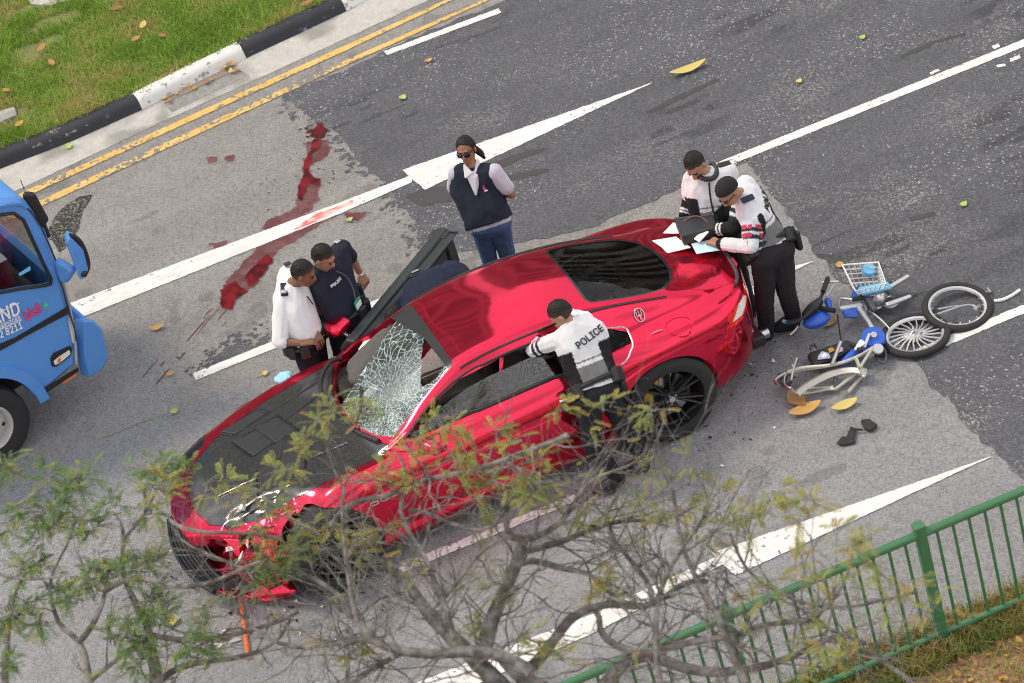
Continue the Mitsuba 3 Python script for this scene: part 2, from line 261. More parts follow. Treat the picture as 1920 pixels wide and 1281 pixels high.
def stain(name, polys, z, m, lab, fall=.05, cat='blood stain'):
    """Each pool its own sheet; uv.x runs from 0 at its edge to 1 inside and thins the stain out over the aggregate."""
    for k, g in enumerate(polys):
        if hasattr(g, 'geoms'): g = max(g.geoms, key=lambda q: q.area)
        v, f = trimesh.creation.triangulate_polygon(g, engine='earcut'); t = trimesh.Trimesh(np.c_[v, v[:, 0] * 0], f, process=False); t.merge_vertices(); t = t.subdivide_to_size(.025); V = np.array(t.vertices); F = t.faces
        n = np.cross(V[F[:, 1]] - V[F[:, 0]], V[F[:, 2]] - V[F[:, 0]])[:, 2]; F = np.where((n < 0)[:, None], F[:, ::-1], F)
        d = np.clip(shapely.distance(shapely.points(V[:, :2]), g.exterior) / fall, 0, 1); V[:, 2] = z + .0006 * k
        whole(number(name), trimesh.Trimesh(V, F, process=False), m, lab[k] if isinstance(lab, list) else lab, cat, smooth=False, uv=np.c_[d, d])
def f_thin(p, n, uv):
    a = cell_rand(p.x / .011, p.y / .011); b = fbm(p.x * 12, p.y * 12, 3.0); e = fbm(p.x * 40, p.y * 40, 1.0)
    return smoothstep(.26, .48, uv.x * .95 + .40 * (a - .5) + .85 * (b - .5) + .3 * (e - .5)) * .93
def f_thick(p, n, uv):
    b = fbm(p.x * 22, p.y * 22, 3.0); a = cell_rand(p.x / .010, p.y / .010); return smoothstep(.15, .48, uv.x * .9 + .75 * (b - .5) + .15 * (a - .5))
scene['m_thin_blood'] = {'type': 'blendbsdf', 'weight': mikit.proc(f_thin), 'a': ref('m_asphalt'), 'b': ref('m_smear')}
scene['m_thick_blood'] = {'type': 'blendbsdf', 'weight': mikit.proc(f_thick), 'a': ref('m_smear'), 'b': ref('m_blood')}
stain('blood_smear', smp, .0022, 'm_thin_blood', ['dried red smear just above the white line, around the upper trail', 'dried red smear around the top of the trail', 'long dried red smear below the white line', 'small faint red spot on light asphalt, left of the pair', 'small faint red spot on light asphalt, right of the pair', 'faint red patch just above the wide white line', 'faint red patch below the pink stretch of the white line'])
whole('blood_spray', sheet(shapely.union_all(sp).buffer(0), .0068), 'm_smear', 'thin red spray streaks and drops around the trail', 'blood stain', kind='stuff')
stain('blood_pool', [rough(s.buffer(.012), .03, .010, k + 40, 20) for k, s in enumerate(wet)], .0078, 'm_thick_blood', ['wet dark red pool at the top end of the trail', 'wet red winding trail between the pools', 'wet red pool at the lower end of the trail', 'wet red streak in the long lower smear'], .02)
whole('blood_drop', sheet(shapely.union_all(dr_).buffer(0), .0105), 'm_blood', 'dark red drops splashed around the top pool', 'blood stain', kind='stuff')
def f_pk(p, n, uv): return smoothstep(.35, .6, uv.x * .9 + .6 * (fbm(p.x * 14, p.y * 14, 3.0) - .5))
scene['m_pink_thin'] = {'type': 'blendbsdf', 'weight': mikit.proc(f_pk), 'a': ref('m_white_paint'), 'b': ref('m_pinkwhite')}
A1p = sg.Polygon(A1).buffer(-.004)
stain('pink_smear', [rough(P2([(-1.217,3.091),(-0.957,3.213),(-0.693,3.187),(-0.559,3.2),(-0.567,3.094),(-0.721,3.086),(-0.953,3.03),(-1.196,3.008)]), .02, .015, 9, 20).intersection(A1p)], .0105, 'm_pink_thin', 'pinkish red smear over the white line', .03)
# skid marks and patches of tar on the dark asphalt
for k, (pp) in enumerate(([(0.662,2.891),(1.084,2.847),(1.297,2.748),(1.048,2.739),(0.751,2.747)], [(-0.128,2.888),(0.095,2.907),(0.316,2.746),(0.221,2.51),(-0.046,2.62)], [(2.272,2.715),(2.574,2.754),(3.048,2.79),(3.054,2.735),(2.574,2.669),(2.272,2.655)], [(4.596,1.953),(4.935,1.97),(5.225,1.907),(5.223,1.858),(4.917,1.911),(4.587,1.887)], [(3.496,-0.527),(3.72,-0.589),(3.721,-0.651),(3.49,-0.604)], [(0.8,2.568),(1.089,2.462),(1.215,2.356),(1.059,2.374),(0.786,2.444)])):
    mat('m_tar', (.056, .054, .058), .7) if k == 0 else None
    whole(number('tar_mark'), sheet(rough(P2(pp), .03, .02, k + 60, 12), .0075), 'm_tar', ('long dark streak right of the woman in the vest, upper one', 'broad dark tar stain left of the woman in the vest', 'long thin dark streak below the large yellow leaf', 'thin dark streak near the top right beyond the far lane line', 'short dark tar streak on the asphalt at the right', 'short dark streak right of the woman, lower one')[k], 'road stain')
# scattered pale fragments of glass and grit
gf = []
wpt = [(2.111,4.77),(1.647,4.262),(1.074,4.257),(2.517,1.8),(3.02,0.707),(3.589,0.229),(3.609,-0.821),(3.027,-0.447),(2.742,-3.133),(3.191,-2.971),(-0.719,1.958),(-0.312,2.268),(4.664,0.298),(3.696,2.939)]
for k in range(1500):
    if k % 3: c = np.array(wpt[rng.integers(len(wpt))]) + rng.normal(0, .45, 2)
    else: c = np.array([rng.uniform(-1, 7), rng.uniform(-2.5, 6)])
    if not dk.contains(sg.Point(c)): continue
    s = .004 + .006 * rng.random() ** 3; a = rng.random(3) * 6; v = np.array([[math.cos(a[0] + q) * s * rng.uniform(.6, 1.3), math.sin(a[0] + q) * s * rng.uniform(.6, 1.3), 0] for q in (0, 2.1, 4.2)] + [[0, 0, s * .8]]) + [c[0], c[1], .005]
    gf.append(trimesh.Trimesh(v, [[0, 2, 1], [0, 1, 3], [1, 2, 3], [2, 0, 3]], process=False))
mat('m_grit', (.62, .62, .62), .4)
whole('glass_grit', cat_(gf), 'm_grit', 'pale specks of broken glass and grit scattered over the dark asphalt', 'debris', kind='stuff', smooth=False)
# ---------------------------------------------------------------- gutter, kerb, drain, lawn
GO = np.array([(KB[0][0], KB[0][1] - .55)] + [(-4.02,5.813),(-3.429,5.832),(-1.839,6.067),(-0.711,6.188),(1.213,6.436)] + [(6, 7.0), (40, 10.4)])
kb = sg.LineString(KB); go = sg.LineString(GO)
gut = sg.Polygon(list(map(tuple, KB)) + list(map(tuple, GO[::-1]))).buffer(0)
drain = P2([(-1.806,6.564),(-0.946,6.683),(-0.808,6.274),(-1.766,6.133)])
whole('gutter', sheet(rough(gut, .012, .05, 2, 10).difference(drain), .005), 'm_concrete', 'pale concrete gutter strip along the kerb', kind='structure')
def kerb_piece(s0, s1):
    n = max(2, int((s1 - s0) / .08)); pts = np.array([kb.interpolate(s0 + (s1 - s0) * k / n).coords[0] for k in range(n + 1)])
    d = np.gradient(pts, axis=0); d /= np.linalg.norm(d, axis=1, keepdims=True); nrm = np.stack([-d[:, 1], d[:, 0]], 1)
    prof = np.array([(0, 0), (.02, .085), (.05, .125), (.09, .14), (.17, .142), (.175, 0)])
    V = []
    for k in range(n + 1):
        w = .004 * (meshkit.noise(np.array([pts[k, 0] * 9, 3., 0])) - .5)
        V.append(np.c_[pts[k] + nrm[k] * prof[:, :1], prof[:, 1] + w * (prof[:, 1] > 0)])
    V = np.array(V).reshape(-1, 3); q = len(prof); F = []
    for k in range(n):
        for j in range(q):
            a, b = k * q + j, k * q + (j + 1) % q; F += [[a, b, b + q], [a, b + q, a + q]]
    for k, s in ((0, 1), (n, -1)):
        for j in range(1, q - 1): F.append([k * q, k * q + j, k * q + j + 1][::s])
    return trimesh.Trimesh(V, np.array(F)[:, ::-1], process=False)
kerb = thing('kerb', 'black and white painted kerb along the lawn', kind='structure')
cuts = [kb.project(sg.Point(q)) for q in [(-2.004,6.471),(-0.785,6.704),(0.39,6.88)]]
L1 = cuts[1] - cuts[0]
edges = [cuts[0] - 3.2, cuts[0] - 1.62] + cuts + [cuts[2] + 1.0, cuts[2] + 2.4, cuts[2] + 4]
edges = [0] + edges + [kb.length]
for k in range(len(edges) - 1):
    white = k in (3, 5, 7) or k == 1
    add('section', kerb_piece(edges[k] + .004, edges[k + 1] - .004), 'm_kerb_white' if white else 'm_kerb_black', kerb, smooth=40)
dr0 = thing('storm_drain', 'dark drain inlet with dead leaves in the gutter below the white kerb', 'drain')
fr = drain.difference(drain.buffer(-.028, join_style=2))
add('frame', tm(union([m3.CrossSection([np.array(fr.exterior.coords[:-1])] + [np.array(r.coords[:-1]) for r in fr.interiors], m3.FillRule.EvenOdd).extrude(.03).translate([0, 0, -.022])])), 'm_concrete', dr0)
mat('m_drain', (.055, .058, .062), .7)
inn = drain.buffer(-.027, join_style=2)
add('cover', tm(m3.CrossSection([np.array(inn.exterior.coords[:-1])], m3.FillRule.EvenOdd).extrude(.02).translate([0, 0, -.026])), 'm_drain', dr0)
# inlet mouth under the white kerb
mm = sg.Polygon([drain.exterior.coords[0], drain.exterior.coords[1], np.array(drain.exterior.coords[1]) * .62 + np.array(drain.exterior.coords[2]) * .38, np.array(drain.exterior.coords[0]) * .62 + np.array(drain.exterior.coords[3]) * .38]).buffer(-.02, join_style=2)
mat('m_silt', (.23, .19, .15), .95)
add('silt', tm(m3.CrossSection([np.array(rough(mm, .02, .02, 3, 12).exterior.coords[:-1])], m3.FillRule.EvenOdd).extrude(.012).translate([0, 0, -.006])), 'm_silt', dr0)
def leaf_mesh(L, w, curl=.15, n=6):
    t = np.linspace(0, 1, n + 1); hw = w * np.sin(np.pi * np.clip(t * .94 + .03, 0, 1)) ** .8; z = curl * L * (t - .5) ** 2 * 2
    V = np.vstack([np.c_[t * L - L / 2, -hw, z + hw * .25], np.c_[t * L - L / 2, hw * 0, z], np.c_[t * L - L / 2, hw, z + hw * .25]]); m = n + 1; F = []
    for a in (0, m):
        for k in range(n): F += [[a + k, a + k + 1, a + k + m + 1], [a + k, a + k + m + 1, a + k + m]]
    top = trimesh.Trimesh(V, F, process=False)
    return top
LEAFC = [(.50, .28, .06), (.38, .20, .07), (.55, .42, .12), (.40, .42, .10), (.30, .13, .06), (.45, .50, .14)]
def fallen(name, mesh, c, lab, cat='leaf', group=None, parent=None):
    return
for k, c in enumerate(LEAFC): mat(f'm_leaf{k}', c, .6)
ldc = []
for k in range(26):
    t, s = rng.random(), rng.random() ** 1.5
    e = np.array(drain.exterior.coords); q = (e[0] * (1 - t) + e[1] * t) * (1 - s * .45) + (e[3] * (1 - t) + e[2] * t) * s * .45
    ldc.append(moved(leaf_mesh(.05 + .05 * rng.random(), .014 + .012 * rng.random()), frame((q[0], q[1], .022 + .02 * rng.random()), (math.cos(k * 2.4), math.sin(k * 2.4), rng.normal(0, .2)), (rng.normal(0, .3), rng.normal(0, .3), 1))))
for c in (0, 1, 2, 4):
    add('dead_leaves', cat_(ldc[c::5]), f'm_leaf{c}', dr0, kind='stuff')
# lawn behind the kerb
inner = kb.parallel_offset(.172, 'left') if hasattr(kb, 'parallel_offset') else kb.offset_curve(.172)
ic = np.array(inner.coords); ic = ic if ic[0][0] < ic[-1][0] else ic[::-1]
lawn = sg.Polygon(list(map(tuple, ic)) + [(40, 60), (-50, 60)])
def f_lawn(p, n, uv):
    d = fbm(p.x * 4, p.y * 4, 1.0); return mix((.13, .18, .05), (.20, .18, .08), d)
mat('m_lawn', mikit.proc(f_lawn), .95)
whole('lawn_ground', sheet(lawn, .128), 'm_lawn', 'grassed verge behind the kerb', kind='structure')
BARE = [((-2.661,8.473,0.13), .33, .16), ((-2.45,8.944,0.13), .30, .12), ((-3.374,7.163,0.13), .22, .13), ((-2.447,9.472,0.13), .34, .10), ((-2.838,8.344,0.13), .2, .14)]
def blades(poly, z, n, seed, hgt=(.05, .10), cols=None, bare=(), lean=.5, wid=.0045):
    r = np.random.default_rng(seed); x0, y0, x1, y1 = poly.bounds; out = []; got = 0
    P = np.c_[r.uniform(x0, x1, n * 3), r.uniform(y0, y1, n * 3)]; P = P[shapely.contains_xy(poly, P[:, 0], P[:, 1])][:n]
    for c, a, b in bare:
        q = (P - np.array(c[:2])) / [a, b]; wob = meshkit.noise(np.c_[P * 7, np.zeros(len(P))]) * .9 + .55
        P = P[(np.linalg.norm(q, axis=1) > wob) | (r.random(len(P)) < .08)]
    n = len(P); h = r.uniform(*hgt, n) * (.6 + .8 * meshkit.noise(np.c_[P * 3.3, np.zeros(n)])); an = r.uniform(0, 2 * np.pi, n); ln = r.normal(0, lean, (n, 2)) * h[:, None]
    w = wid * r.uniform(.7, 1.4, n); s = np.stack([np.cos(an), np.sin(an)], 1) * w[:, None]
    V = np.zeros((n, 5, 3)); V[:, 0, :2] = P - s; V[:, 1, :2] = P + s; V[:, 2, :2] = P + ln * .4 - s * .8; V[:, 3, :2] = P + ln * .4 + s * .8; V[:, 4, :2] = P + ln
    V[:, :2, 2] = z - .01; V[:, 2:4, 2] = (z + h * .6)[:, None]; V[:, 4, 2] = z + h * .9
    k = np.arange(n)[:, None] * 5; F = np.stack([k + [0, 1, 3], k + [0, 3, 2], k + [2, 3, 4]], 1).reshape(-1, 3)
    cols = np.array(cols); t = meshkit.fbm(np.c_[P * 2.4, np.full(n, 5.)], 3) ; ci = np.clip((t - .25) * 2 + r.normal(0, .22, n), 0, .999)
    C = cols[(ci * len(cols)).astype(int)] * r.uniform(.75, 1.25, (n, 1)); C = np.repeat(C, 5, 0)
    return trimesh.Trimesh(V.reshape(-1, 3), F, process=False), np.clip(C, 0, 1)
GC = [(.22, .36, .06), (.28, .45, .08), (.33, .50, .10), (.37, .50, .11), (.45, .46, .15), (.52, .46, .19)]
vis = lawn.intersection(sg.box(-6.2, 6.3, 1.2, 10.6))
bm, bc = blades(vis, .128, 100000, 3, cols=GC, bare=BARE)
whole('lawn_grass', bm, 'm_thinleaf', 'short bright green lawn grass behind the kerb', 'grass', kind='stuff', smooth=True, color=bc)
# grass creeping over the kerb top
n = 2600; s = rng.random(n) * 9 + kb.project(sg.Point(KB[1])) - 2; P = np.array([inner.interpolate(inner.project(sg.Point(kb.interpolate(q).coords[0]))).coords[0] for q in s])
edge = sg.LineString(P[np.argsort(P[:, 0])]).buffer(.03)
bm, bc = blades(edge.intersection(sg.box(-6, 5, 1.5, 9)), .14, 3000, 5, hgt=(.03, .06), cols=GC[2:], lean=1.0)
whole('kerb_grass', bm, 'm_thinleaf', 'grass blades creeping over the top of the kerb', 'grass', kind='stuff', smooth=True, color=bc)
# stone slabs let into the lawn
for pp, l in (([(-3.568,7.219),(-3.376,7.305),(-3.215,7.272),(-3.214,7.071),(-3.357,7.063),(-3.541,7.024)], 'small grey stone slab in the grass at the left edge'), ([(-2.65,9.809),(-2.627,9.509),(-2.442,9.308),(-2.232,9.25),(-2.082,9.372)], 'pale concrete slab in the grass at the top edge')):
    whole('stone_slab', tm(prism_xy(np.array(rough(P2(pp), .015, .03, 8, 12).exterior.coords[:-1]), .12, .17)), 'm_concrete', l, 'slab')
for k, (x, y, r, c, L, l) in enumerate(((255, 73, .8, 0, .10, 'dry tan leaf lying on the lawn in the middle'), (268, 47, .1, 2, .09, 'yellow leaf lying on the lawn near the middle'), (304, 67, .5, 4, .09, 'reddish brown leaf on the lawn right of the tan leaf'), (218, 16, .2, 4, .08, 'reddish leaf on the lawn near the top'), (36, 233, 1.2, 0, .08, 'orange leaf on the grass near the left slab'), (12, 170, .4, 4, .07, 'small brown leaf on the grass at the left edge'), (575, 6, .3, 4, .07, 'brown leaf on the lawn at its top right corner'))):
    P = np.array((-1.49,7.621,0.2)); 
LW = [(-1.752,7.674,0.2), (-1.619,7.927,0.2), (-1.488,7.519,0.2), (-1.798,8.549,0.2), (-3.229,6.794,0.2), (-3.227,7.634,0.2), (0.03,7.004,0.2), (-2.715,8.323,0.19), (-2.673,7.886,0.19)]
LL = ['dry tan leaf on the lawn, largest in its middle', 'yellow leaf on the lawn above the tan one', 'reddish brown leaf on the lawn right of the tan one', 'reddish leaf on the lawn near the top edge', 'orange leaf on the grass beside the left slab', 'small brown leaf on the grass at the left edge', 'brown leaf at the upper right corner of the lawn', 'pale brown leaf on the bare patch of the lawn', 'curled brown leaf at the lower end of the bare patch']
for k, (q, l) in enumerate(zip(LW, LL)):
    whole(number('fallen_leaf'), moved(leaf_mesh(.10 + .06 * rng.random(), .035), frame(q, (math.cos(k), math.sin(k), .1), (.2, -.2, 1))), f'm_leaf{(1, 2, 4, 4, 0, 1, 4, 1, 1)[k]}', l, 'leaf')
# near verge with soil, grass and dry leaves
ver = sg.Polygon([(-60, -5.28), (60, -5.28), (60, -60), (-60, -60)])
whole('verge_soil', sheet(ver, .02), 'm_soil', 'bare soil verge behind the green railing', kind='structure')
VG = [(.16, .22, .06), (.22, .29, .08), (.30, .34, .10), (.38, .36, .13), (.44, .34, .15)]
bm, bc = blades(sg.box(-4, -5.75, 5, -5.29), .02, 26000, 9, hgt=(.05, .14), cols=VG)
whole('verge_grass', bm, 'm_thinleaf', 'rough green and yellow grass growing along the foot of the railing', 'grass', kind='stuff', smooth=True, color=bc)
bm, bc = blades(sg.box(-2, -7.2, 5, -5.7), .02, 9000, 10, hgt=(.03, .08), cols=VG[2:], lean=1.2)
whole('verge_grass', bm, 'm_thinleaf', 'sparse dry grass on the soil behind the railing', 'grass', kind='stuff', smooth=True, color=bc)
dl = [[] for _ in range(3)]
for k in range(1500):
    q = (rng.uniform(-1, 4.5), -5.55 - 1.7 * rng.random(), .03 + .03 * rng.random())
    dl[k % 3].append(moved(leaf_mesh(.03 + .05 * rng.random(), .012 + .012 * rng.random(), .4, 3), frame(q, (math.cos(k * 2.4), math.sin(k * 2.4), rng.normal(0, .3)), (rng.normal(0, .4), rng.normal(0, .4), 1))))
for k, l in enumerate(('orange brown leaf litter on the soil behind the railing', 'dark brown leaf litter on the soil behind the railing', 'tan leaf litter on the soil behind the railing')):
    whole('leaf_litter', cat_(dl[k]), ('m_leaf0', 'm_leaf4', 'm_leaf1')[k], l, 'leaf litter', kind='stuff')
# ================================================================ the red coupe
CAR = rotz(math.pi + .0528, (-.755, -1.324, 0))
scene['m_car_red'] = {'type': 'twosided', 'b': {'type': 'principled', 'base_color': rgb(.80, .011, .066), 'roughness': .075, 'metallic': .90, 'specular': .6, 'clearcoat': 1., 'clearcoat_gloss': .97}}
def f_carbon(p, n, uv):
    w = smoothstep(.4, .6, noise(p.x * 90, p.y * 90, p.z * 90)); return mix((.020, .022, .025), (.034, .036, .040), w)
mat('m_hood', mikit.proc(f_carbon), .16, cc=1., ccg=.97, spec=.9)
mat('m_ventpanel', (.045, .048, .054), .14, metal=.2, cc=1.)
LN = [  # lines along the half body, front to back order is free: (x, y, z)
 [(-2.44,.30,.34),(-2.3,.62,.27),(-2.0,.78,.22),(-1.47,.82,.17),(-.5,.82,.15),(.5,.82,.15),(1.47,.84,.16),(1.9,.80,.17),(2.2,.74,.18),(2.36,.46,.20),(2.43,.20,.22)],
 [(-2.46,.32,.44),(-2.3,.70,.40),(-2.0,.84,.36),(-1.47,.91,.34),(-.5,.875,.32),(.5,.87,.32),(1.47,.905,.33),(1.9,.86,.33),(2.2,.79,.34),(2.38,.52,.36),(2.45,.24,.37)],
 [(-2.47,.34,.62),(-2.3,.74,.61),(-2.0,.89,.60),(-1.47,.945,.60),(-.6,.915,.58),(.3,.90,.57),(1.0,.915,.56),(1.47,.935,.56),(1.9,.88,.53),(2.2,.80,.50),(2.38,.52,.48),(2.46,.24,.47)],
 [(-2.46,.34,.80),(-2.3,.72,.80),(-2.0,.90,.83),(-1.47,.96,.85),(-1.0,.905,.83),(-.6,.885,.815),(.3,.875,.80),(1.0,.895,.80),(1.47,.885,.775),(1.9,.81,.71),(2.2,.71,.65),(2.38,.46,.58),(2.45,.20,.55)],
 [(-2.45,.33,.90),(-2.3,.66,.915),(-2.0,.80,.945),(-1.47,.855,.958),(-.9,.82,.94),(-.3,.80,.915),(.3,.79,.905),(.75,.80,.905),(1.1,.785,.89),(1.47,.72,.845),(1.9,.65,.775),(2.2,.57,.71),(2.38,.36,.615),(2.44,.15,.578)],
 [(-2.45,.28,.91),(-2.25,.56,.935),(-2.0,.635,.962),(-1.7,.635,.982),(-1.4,.655,1.01),(-1.1,.69,1.06),(-.8,.695,1.095),(-.4,.695,1.11),(0,.69,1.085),(.25,.70,1.04),(.5,.72,.985),(.72,.738,.925),(.85,.71,.90),(1.1,.66,.88),(1.47,.63,.852),(1.9,.555,.78),(2.2,.42,.705),(2.4,.21,.602),(2.44,.085,.578)],
 [(-2.45,.22,.92),(-2.25,.44,.95),(-2.02,.54,.985),(-1.85,.545,1.03),(-1.6,.55,1.11),(-1.2,.55,1.22),(-.8,.565,1.275),(-.4,.57,1.29),(0,.565,1.26),(.25,.60,1.17),(.5,.655,1.06),(.72,.70,.955),(.85,.66,.905),(1.1,.56,.875),(1.47,.53,.85),(1.9,.46,.785),(2.2,.34,.71),(2.4,.17,.605),(2.44,.07,.58)],
 [(-2.45,.11,.93),(-2.25,.24,.965),(-2.1,.28,.985),(-1.95,.29,1.02),(-1.75,.29,1.09),(-1.5,.29,1.17),(-1.2,.30,1.26),(-.8,.31,1.32),(-.4,.31,1.335),(0,.30,1.30),(.25,.31,1.215),(.5,.33,1.11),(.75,.35,1.0),(.88,.34,.93),(1.0,.31,.90),(1.47,.27,.85),(1.9,.23,.79),(2.2,.17,.715),(2.4,.085,.61),(2.44,.035,.582)],
 [(-2.45,0,.93),(-2.25,0,.97),(-2.12,0,.985),(-1.99,0,1.02),(-1.8,0,1.085),(-1.5,0,1.185),(-1.2,0,1.278),(-.8,0,1.34),(-.4,0,1.353),(0,0,1.315),(.25,0,1.23),(.5,0,1.125),(.75,0,1.015),(.95,0,.93),(1.06,0,.898),(1.47,0,.86),(1.9,0,.80),(2.2,0,.72),(2.4,0,.615),(2.44,0,.584)]]
NU, NK = 200, 8
def body_grid():
    uu = np.linspace(0, 1, NU); uu = .5 - .5 * np.cos(np.pi * uu) * (.35) - .65 * (.5 - uu)
    uu = (uu - uu[0]) / (uu[-1] - uu[0])
    C = []
    for L in LN:
        L = np.array(L)[np.argsort([q[0] for q in L])]; x = L[0, 0] + uu * (L[-1, 0] - L[0, 0])
        C.append(np.c_[x, PchipInterpolator(L[:, 0], L[:, 1])(x), PchipInterpolator(L[:, 0], L[:, 2])(x)])
    C = np.array(C)                                      # 8 x NU x 3
    full = np.concatenate([C, C[:-1][::-1] * [1, -1, 1]])   # left sill .. centre .. right sill
    m = len(full); t = np.arange(m); ts = np.linspace(0, m - 1, (m - 1) * NK + 1)
    from scipy.ndimage import gaussian_filter1d as gf
    G = Akima1DInterpolator(t, full, axis=0)(ts).transpose(1, 0, 2); S = gf(gf(G, 3.0, axis=0, mode='nearest'), 1.2, axis=1, mode='nearest')
    w = np.clip(np.minimum(np.arange(NU), NU - 1 - np.arange(NU)) / 10., 0, 1)[:, None, None]; return G * (1 - w) + S * w     # NU x V x 3
def dents(P):
    """Crash damage: the near front corner is crushed, the bonnet is buckled."""
    x, y, z = P[..., 0], P[..., 1], P[..., 2]; Q = P.copy(); n = lambda f, s: meshkit.fbm(P * f + s, 3) - .5
    w = np.clip((x - 1.40) / .6, 0, 1) * np.clip((y - .05) / .5, 0, 1); w = w * w * (3 - 2 * w)
    Q[..., 0] -= .20 * w * (.75 + n(4, 3)); Q[..., 1] -= .10 * w * (y > 0) * (.8 + 1.6 * n(5, 9)); Q[..., 2] += .085 * w * np.clip((y - .40) / .2, 0, 1) * (np.abs(n(4.5, 1)) * 4 - .6) * (z > .35)
    h = np.clip((x - .85) / .3, 0, 1) * (z > .6); f = meshkit.fbm(P * [3, 2.2, 0] + 2, 2) - .5
    Q[..., 2] += h * .030 * f
    wr = np.exp(-((x - 1.5) ** 2 / .02 + (y - .80) ** 2 / .015)); Q[..., 2] -= .05 * wr * (z > .6)
    # wind-rippled, slightly dented roof
    r = np.exp(-((x + .28) ** 2 + (y + .03) ** 2) / .045) * (z > 1.2); Q[..., 2] -= .012 * r
    return Q
G0 = dents(body_grid())
def grid_normals(G):
    n = np.cross(np.gradient(G, axis=0), np.gradient(G, axis=1)); n /= np.linalg.norm(n, axis=2, keepdims=True) + 1e-12
    if n[NU // 2, G.shape[1] // 2, 2] < 0: n = -n
    return n
GN = grid_normals(G0)
def solid_of(G):
    U, V = G.shape[:2]; v = G.reshape(-1, 3); i, j = np.meshgrid(np.arange(U - 1), np.arange(V), indexing='ij'); jn = (j + 1) % V
    a, b, c, d = i * V + j, i * V + jn, (i + 1) * V + jn, (i + 1) * V + j
    f = np.concatenate([np.stack([a, b, c], -1).reshape(-1, 3), np.stack([a, c, d], -1).reshape(-1, 3)])
    n = len(v); v = np.vstack([v, G[0].mean(0), G[-1].mean(0)]); q = np.arange(V)
    f = np.vstack([f, np.stack([(q + 1) % V, q, q * 0 + n], 1), np.stack([(U - 1) * V + q, (U - 1) * V + (q + 1) % V, q * 0 + n + 1], 1)])
    m = man(trimesh.Trimesh(v, f, process=False))
    if m.volume() < 0: m = man(trimesh.Trimesh(v, f[:, ::-1], process=False))
    return m
SKIN = solid_of(G0)
def inset(d): return solid_of(G0 - GN * d)
IN12, IN40 = inset(.014), inset(.045)
_tree = cKDTree(G0.reshape(-1, 3)); _gn = GN.reshape(-1, 3)
def skin_normals(mesh, ang=28):
    """Smooth normals of the car's own surface where a face lies on it, flat ones elsewhere."""
    m = tm(mesh); f = m.faces; v = m.vertices; fn = m.face_normals; V = v[f].reshape(-1, 3)
    dist, k = _tree.query(V, k=14); w = np.exp(-(dist / .022) ** 2) + 1e-9; N = (_gn[k] * w[..., None]).sum(1); N /= np.linalg.norm(N, axis=1, keepdims=True)
    FN = np.repeat(fn, 3, 0); ok = ((N * FN).sum(1) > math.cos(math.radians(ang))) & (dist[:, 0] < .03)
    N = np.where(ok[:, None], N, FN); return trimesh.Trimesh(V, np.arange(len(V)).reshape(-1, 3), process=False), N
def limb0(a, b, r=.006): return hull(ball(a, r, 8), ball(b, r, 8))
car = thing('red_coupe', 'crashed glossy red sports coupe with black bonnet and shattered windscreen', 'car')
def cpart(name, mesh, m, parent=car, skin=False, smooth=30, xf=None, **kw):
    X = CAR if xf is None else CAR @ xf
    if skin:
        q, N = skin_normals(mesh); return add(name, q, m, parent, normals=N, xf=X, **kw)
    return add(name, tm(mesh), m, parent, smooth=smooth, xf=X, **kw)
def sym(poly):   # mirrored closed polygon in plan from a half outline starting and ending on the centre line
    p = np.array(poly); return np.vstack([p, p[::-1][1:-1] * [1, -1]]) if abs(p[0, 1]) < 1e-6 else np.vstack([p, p[::-1] * [1, -1]])
ws = sym([(.035, 0), (.035, .50), (.06, .525), (.25, .558), (.5, .615), (.69, .662), (.79, .52), (.87, .32), (.905, 0)])
rw = sym([(-1.13, 0), (-1.13, .42), (-1.16, .475), (-1.35, .495), (-1.60, .49), (-1.76, .455), (-1.88, .35), (-1.94, .18), (-1.955, 0)])
sidew = [(.63, .955), (.34, 1.095), (.05, 1.19), (-.35, 1.225), (-.75, 1.205), (-.965, 1.15), (-.965, .955)]
quart = [(-1.0, .965), (-1.0, 1.135), (-1.18, 1.085), (-1.33, 1.0), (-1.30, .965)]
WSP, RWP = prism_xy(ws, .86, 1.5), prism_xy(rw, .86, 1.5)
SD = {s: prism_xz(sidew, .42 if s > 0 else -1.1, 1.1 if s > 0 else -.42) for s in (1, -1)}
QD = {s: prism_xz(quart, .42 if s > 0 else -1.1, 1.1 if s > 0 else -.42) for s in (1, -1)}
arch = union([m3.Manifold.cylinder(.5, .418 if x < 0 else .412, -1, 48).rotate([-90, 0, 0]).translate([x, (.58 if s > 0 else -1.08), .375]) for x in (-1.47, 1.47) for s in (1, -1)])
cabin = IN40 ^ box(-1.70, .98, -1, 1, .30, 2)
B = SKIN - arch - cabin - WSP.scale([1, 1, 1]) - RWP - SD[1] - SD[-1] - QD[1] - QD[-1]
# --- panel gaps
def gap_xy(pts, w=.006, close=False):
    g = (sg.Polygon(pts).exterior if close else sg.LineString(pts)).buffer(w / 2)
    rings = [np.array(g.exterior.coords[:-1])] + [np.array(r.coords[:-1]) for r in g.interiors]
    return m3.CrossSection(rings, m3.FillRule.EvenOdd).extrude(1.2).translate([0, 0, .5])
def gap_xz(pts, s, w=.006, close=False):
    g = (sg.Polygon(pts).exterior if close else sg.LineString(pts)).buffer(w / 2)
    rings = [np.array(g.exterior.coords[:-1]) * [1, -1]] + [np.array(r.coords[:-1]) * [1, -1] for r in g.interiors]
    e = m3.CrossSection(rings, m3.FillRule.EvenOdd).extrude(.55)
    return e.transform([[1, 0, 0, 0], [0, 0, 1, .55 if s > 0 else -1.1], [0, -1, 0, 0]])
hood2 = sym([(.945, 0), (.92, .32), (.83, .54), (.745, .70), (.80, .735), (1.1, .705), (1.47, .665), (1.9, .57), (2.10, .46), (2.22, .30), (2.27, .12), (2.28, 0)])
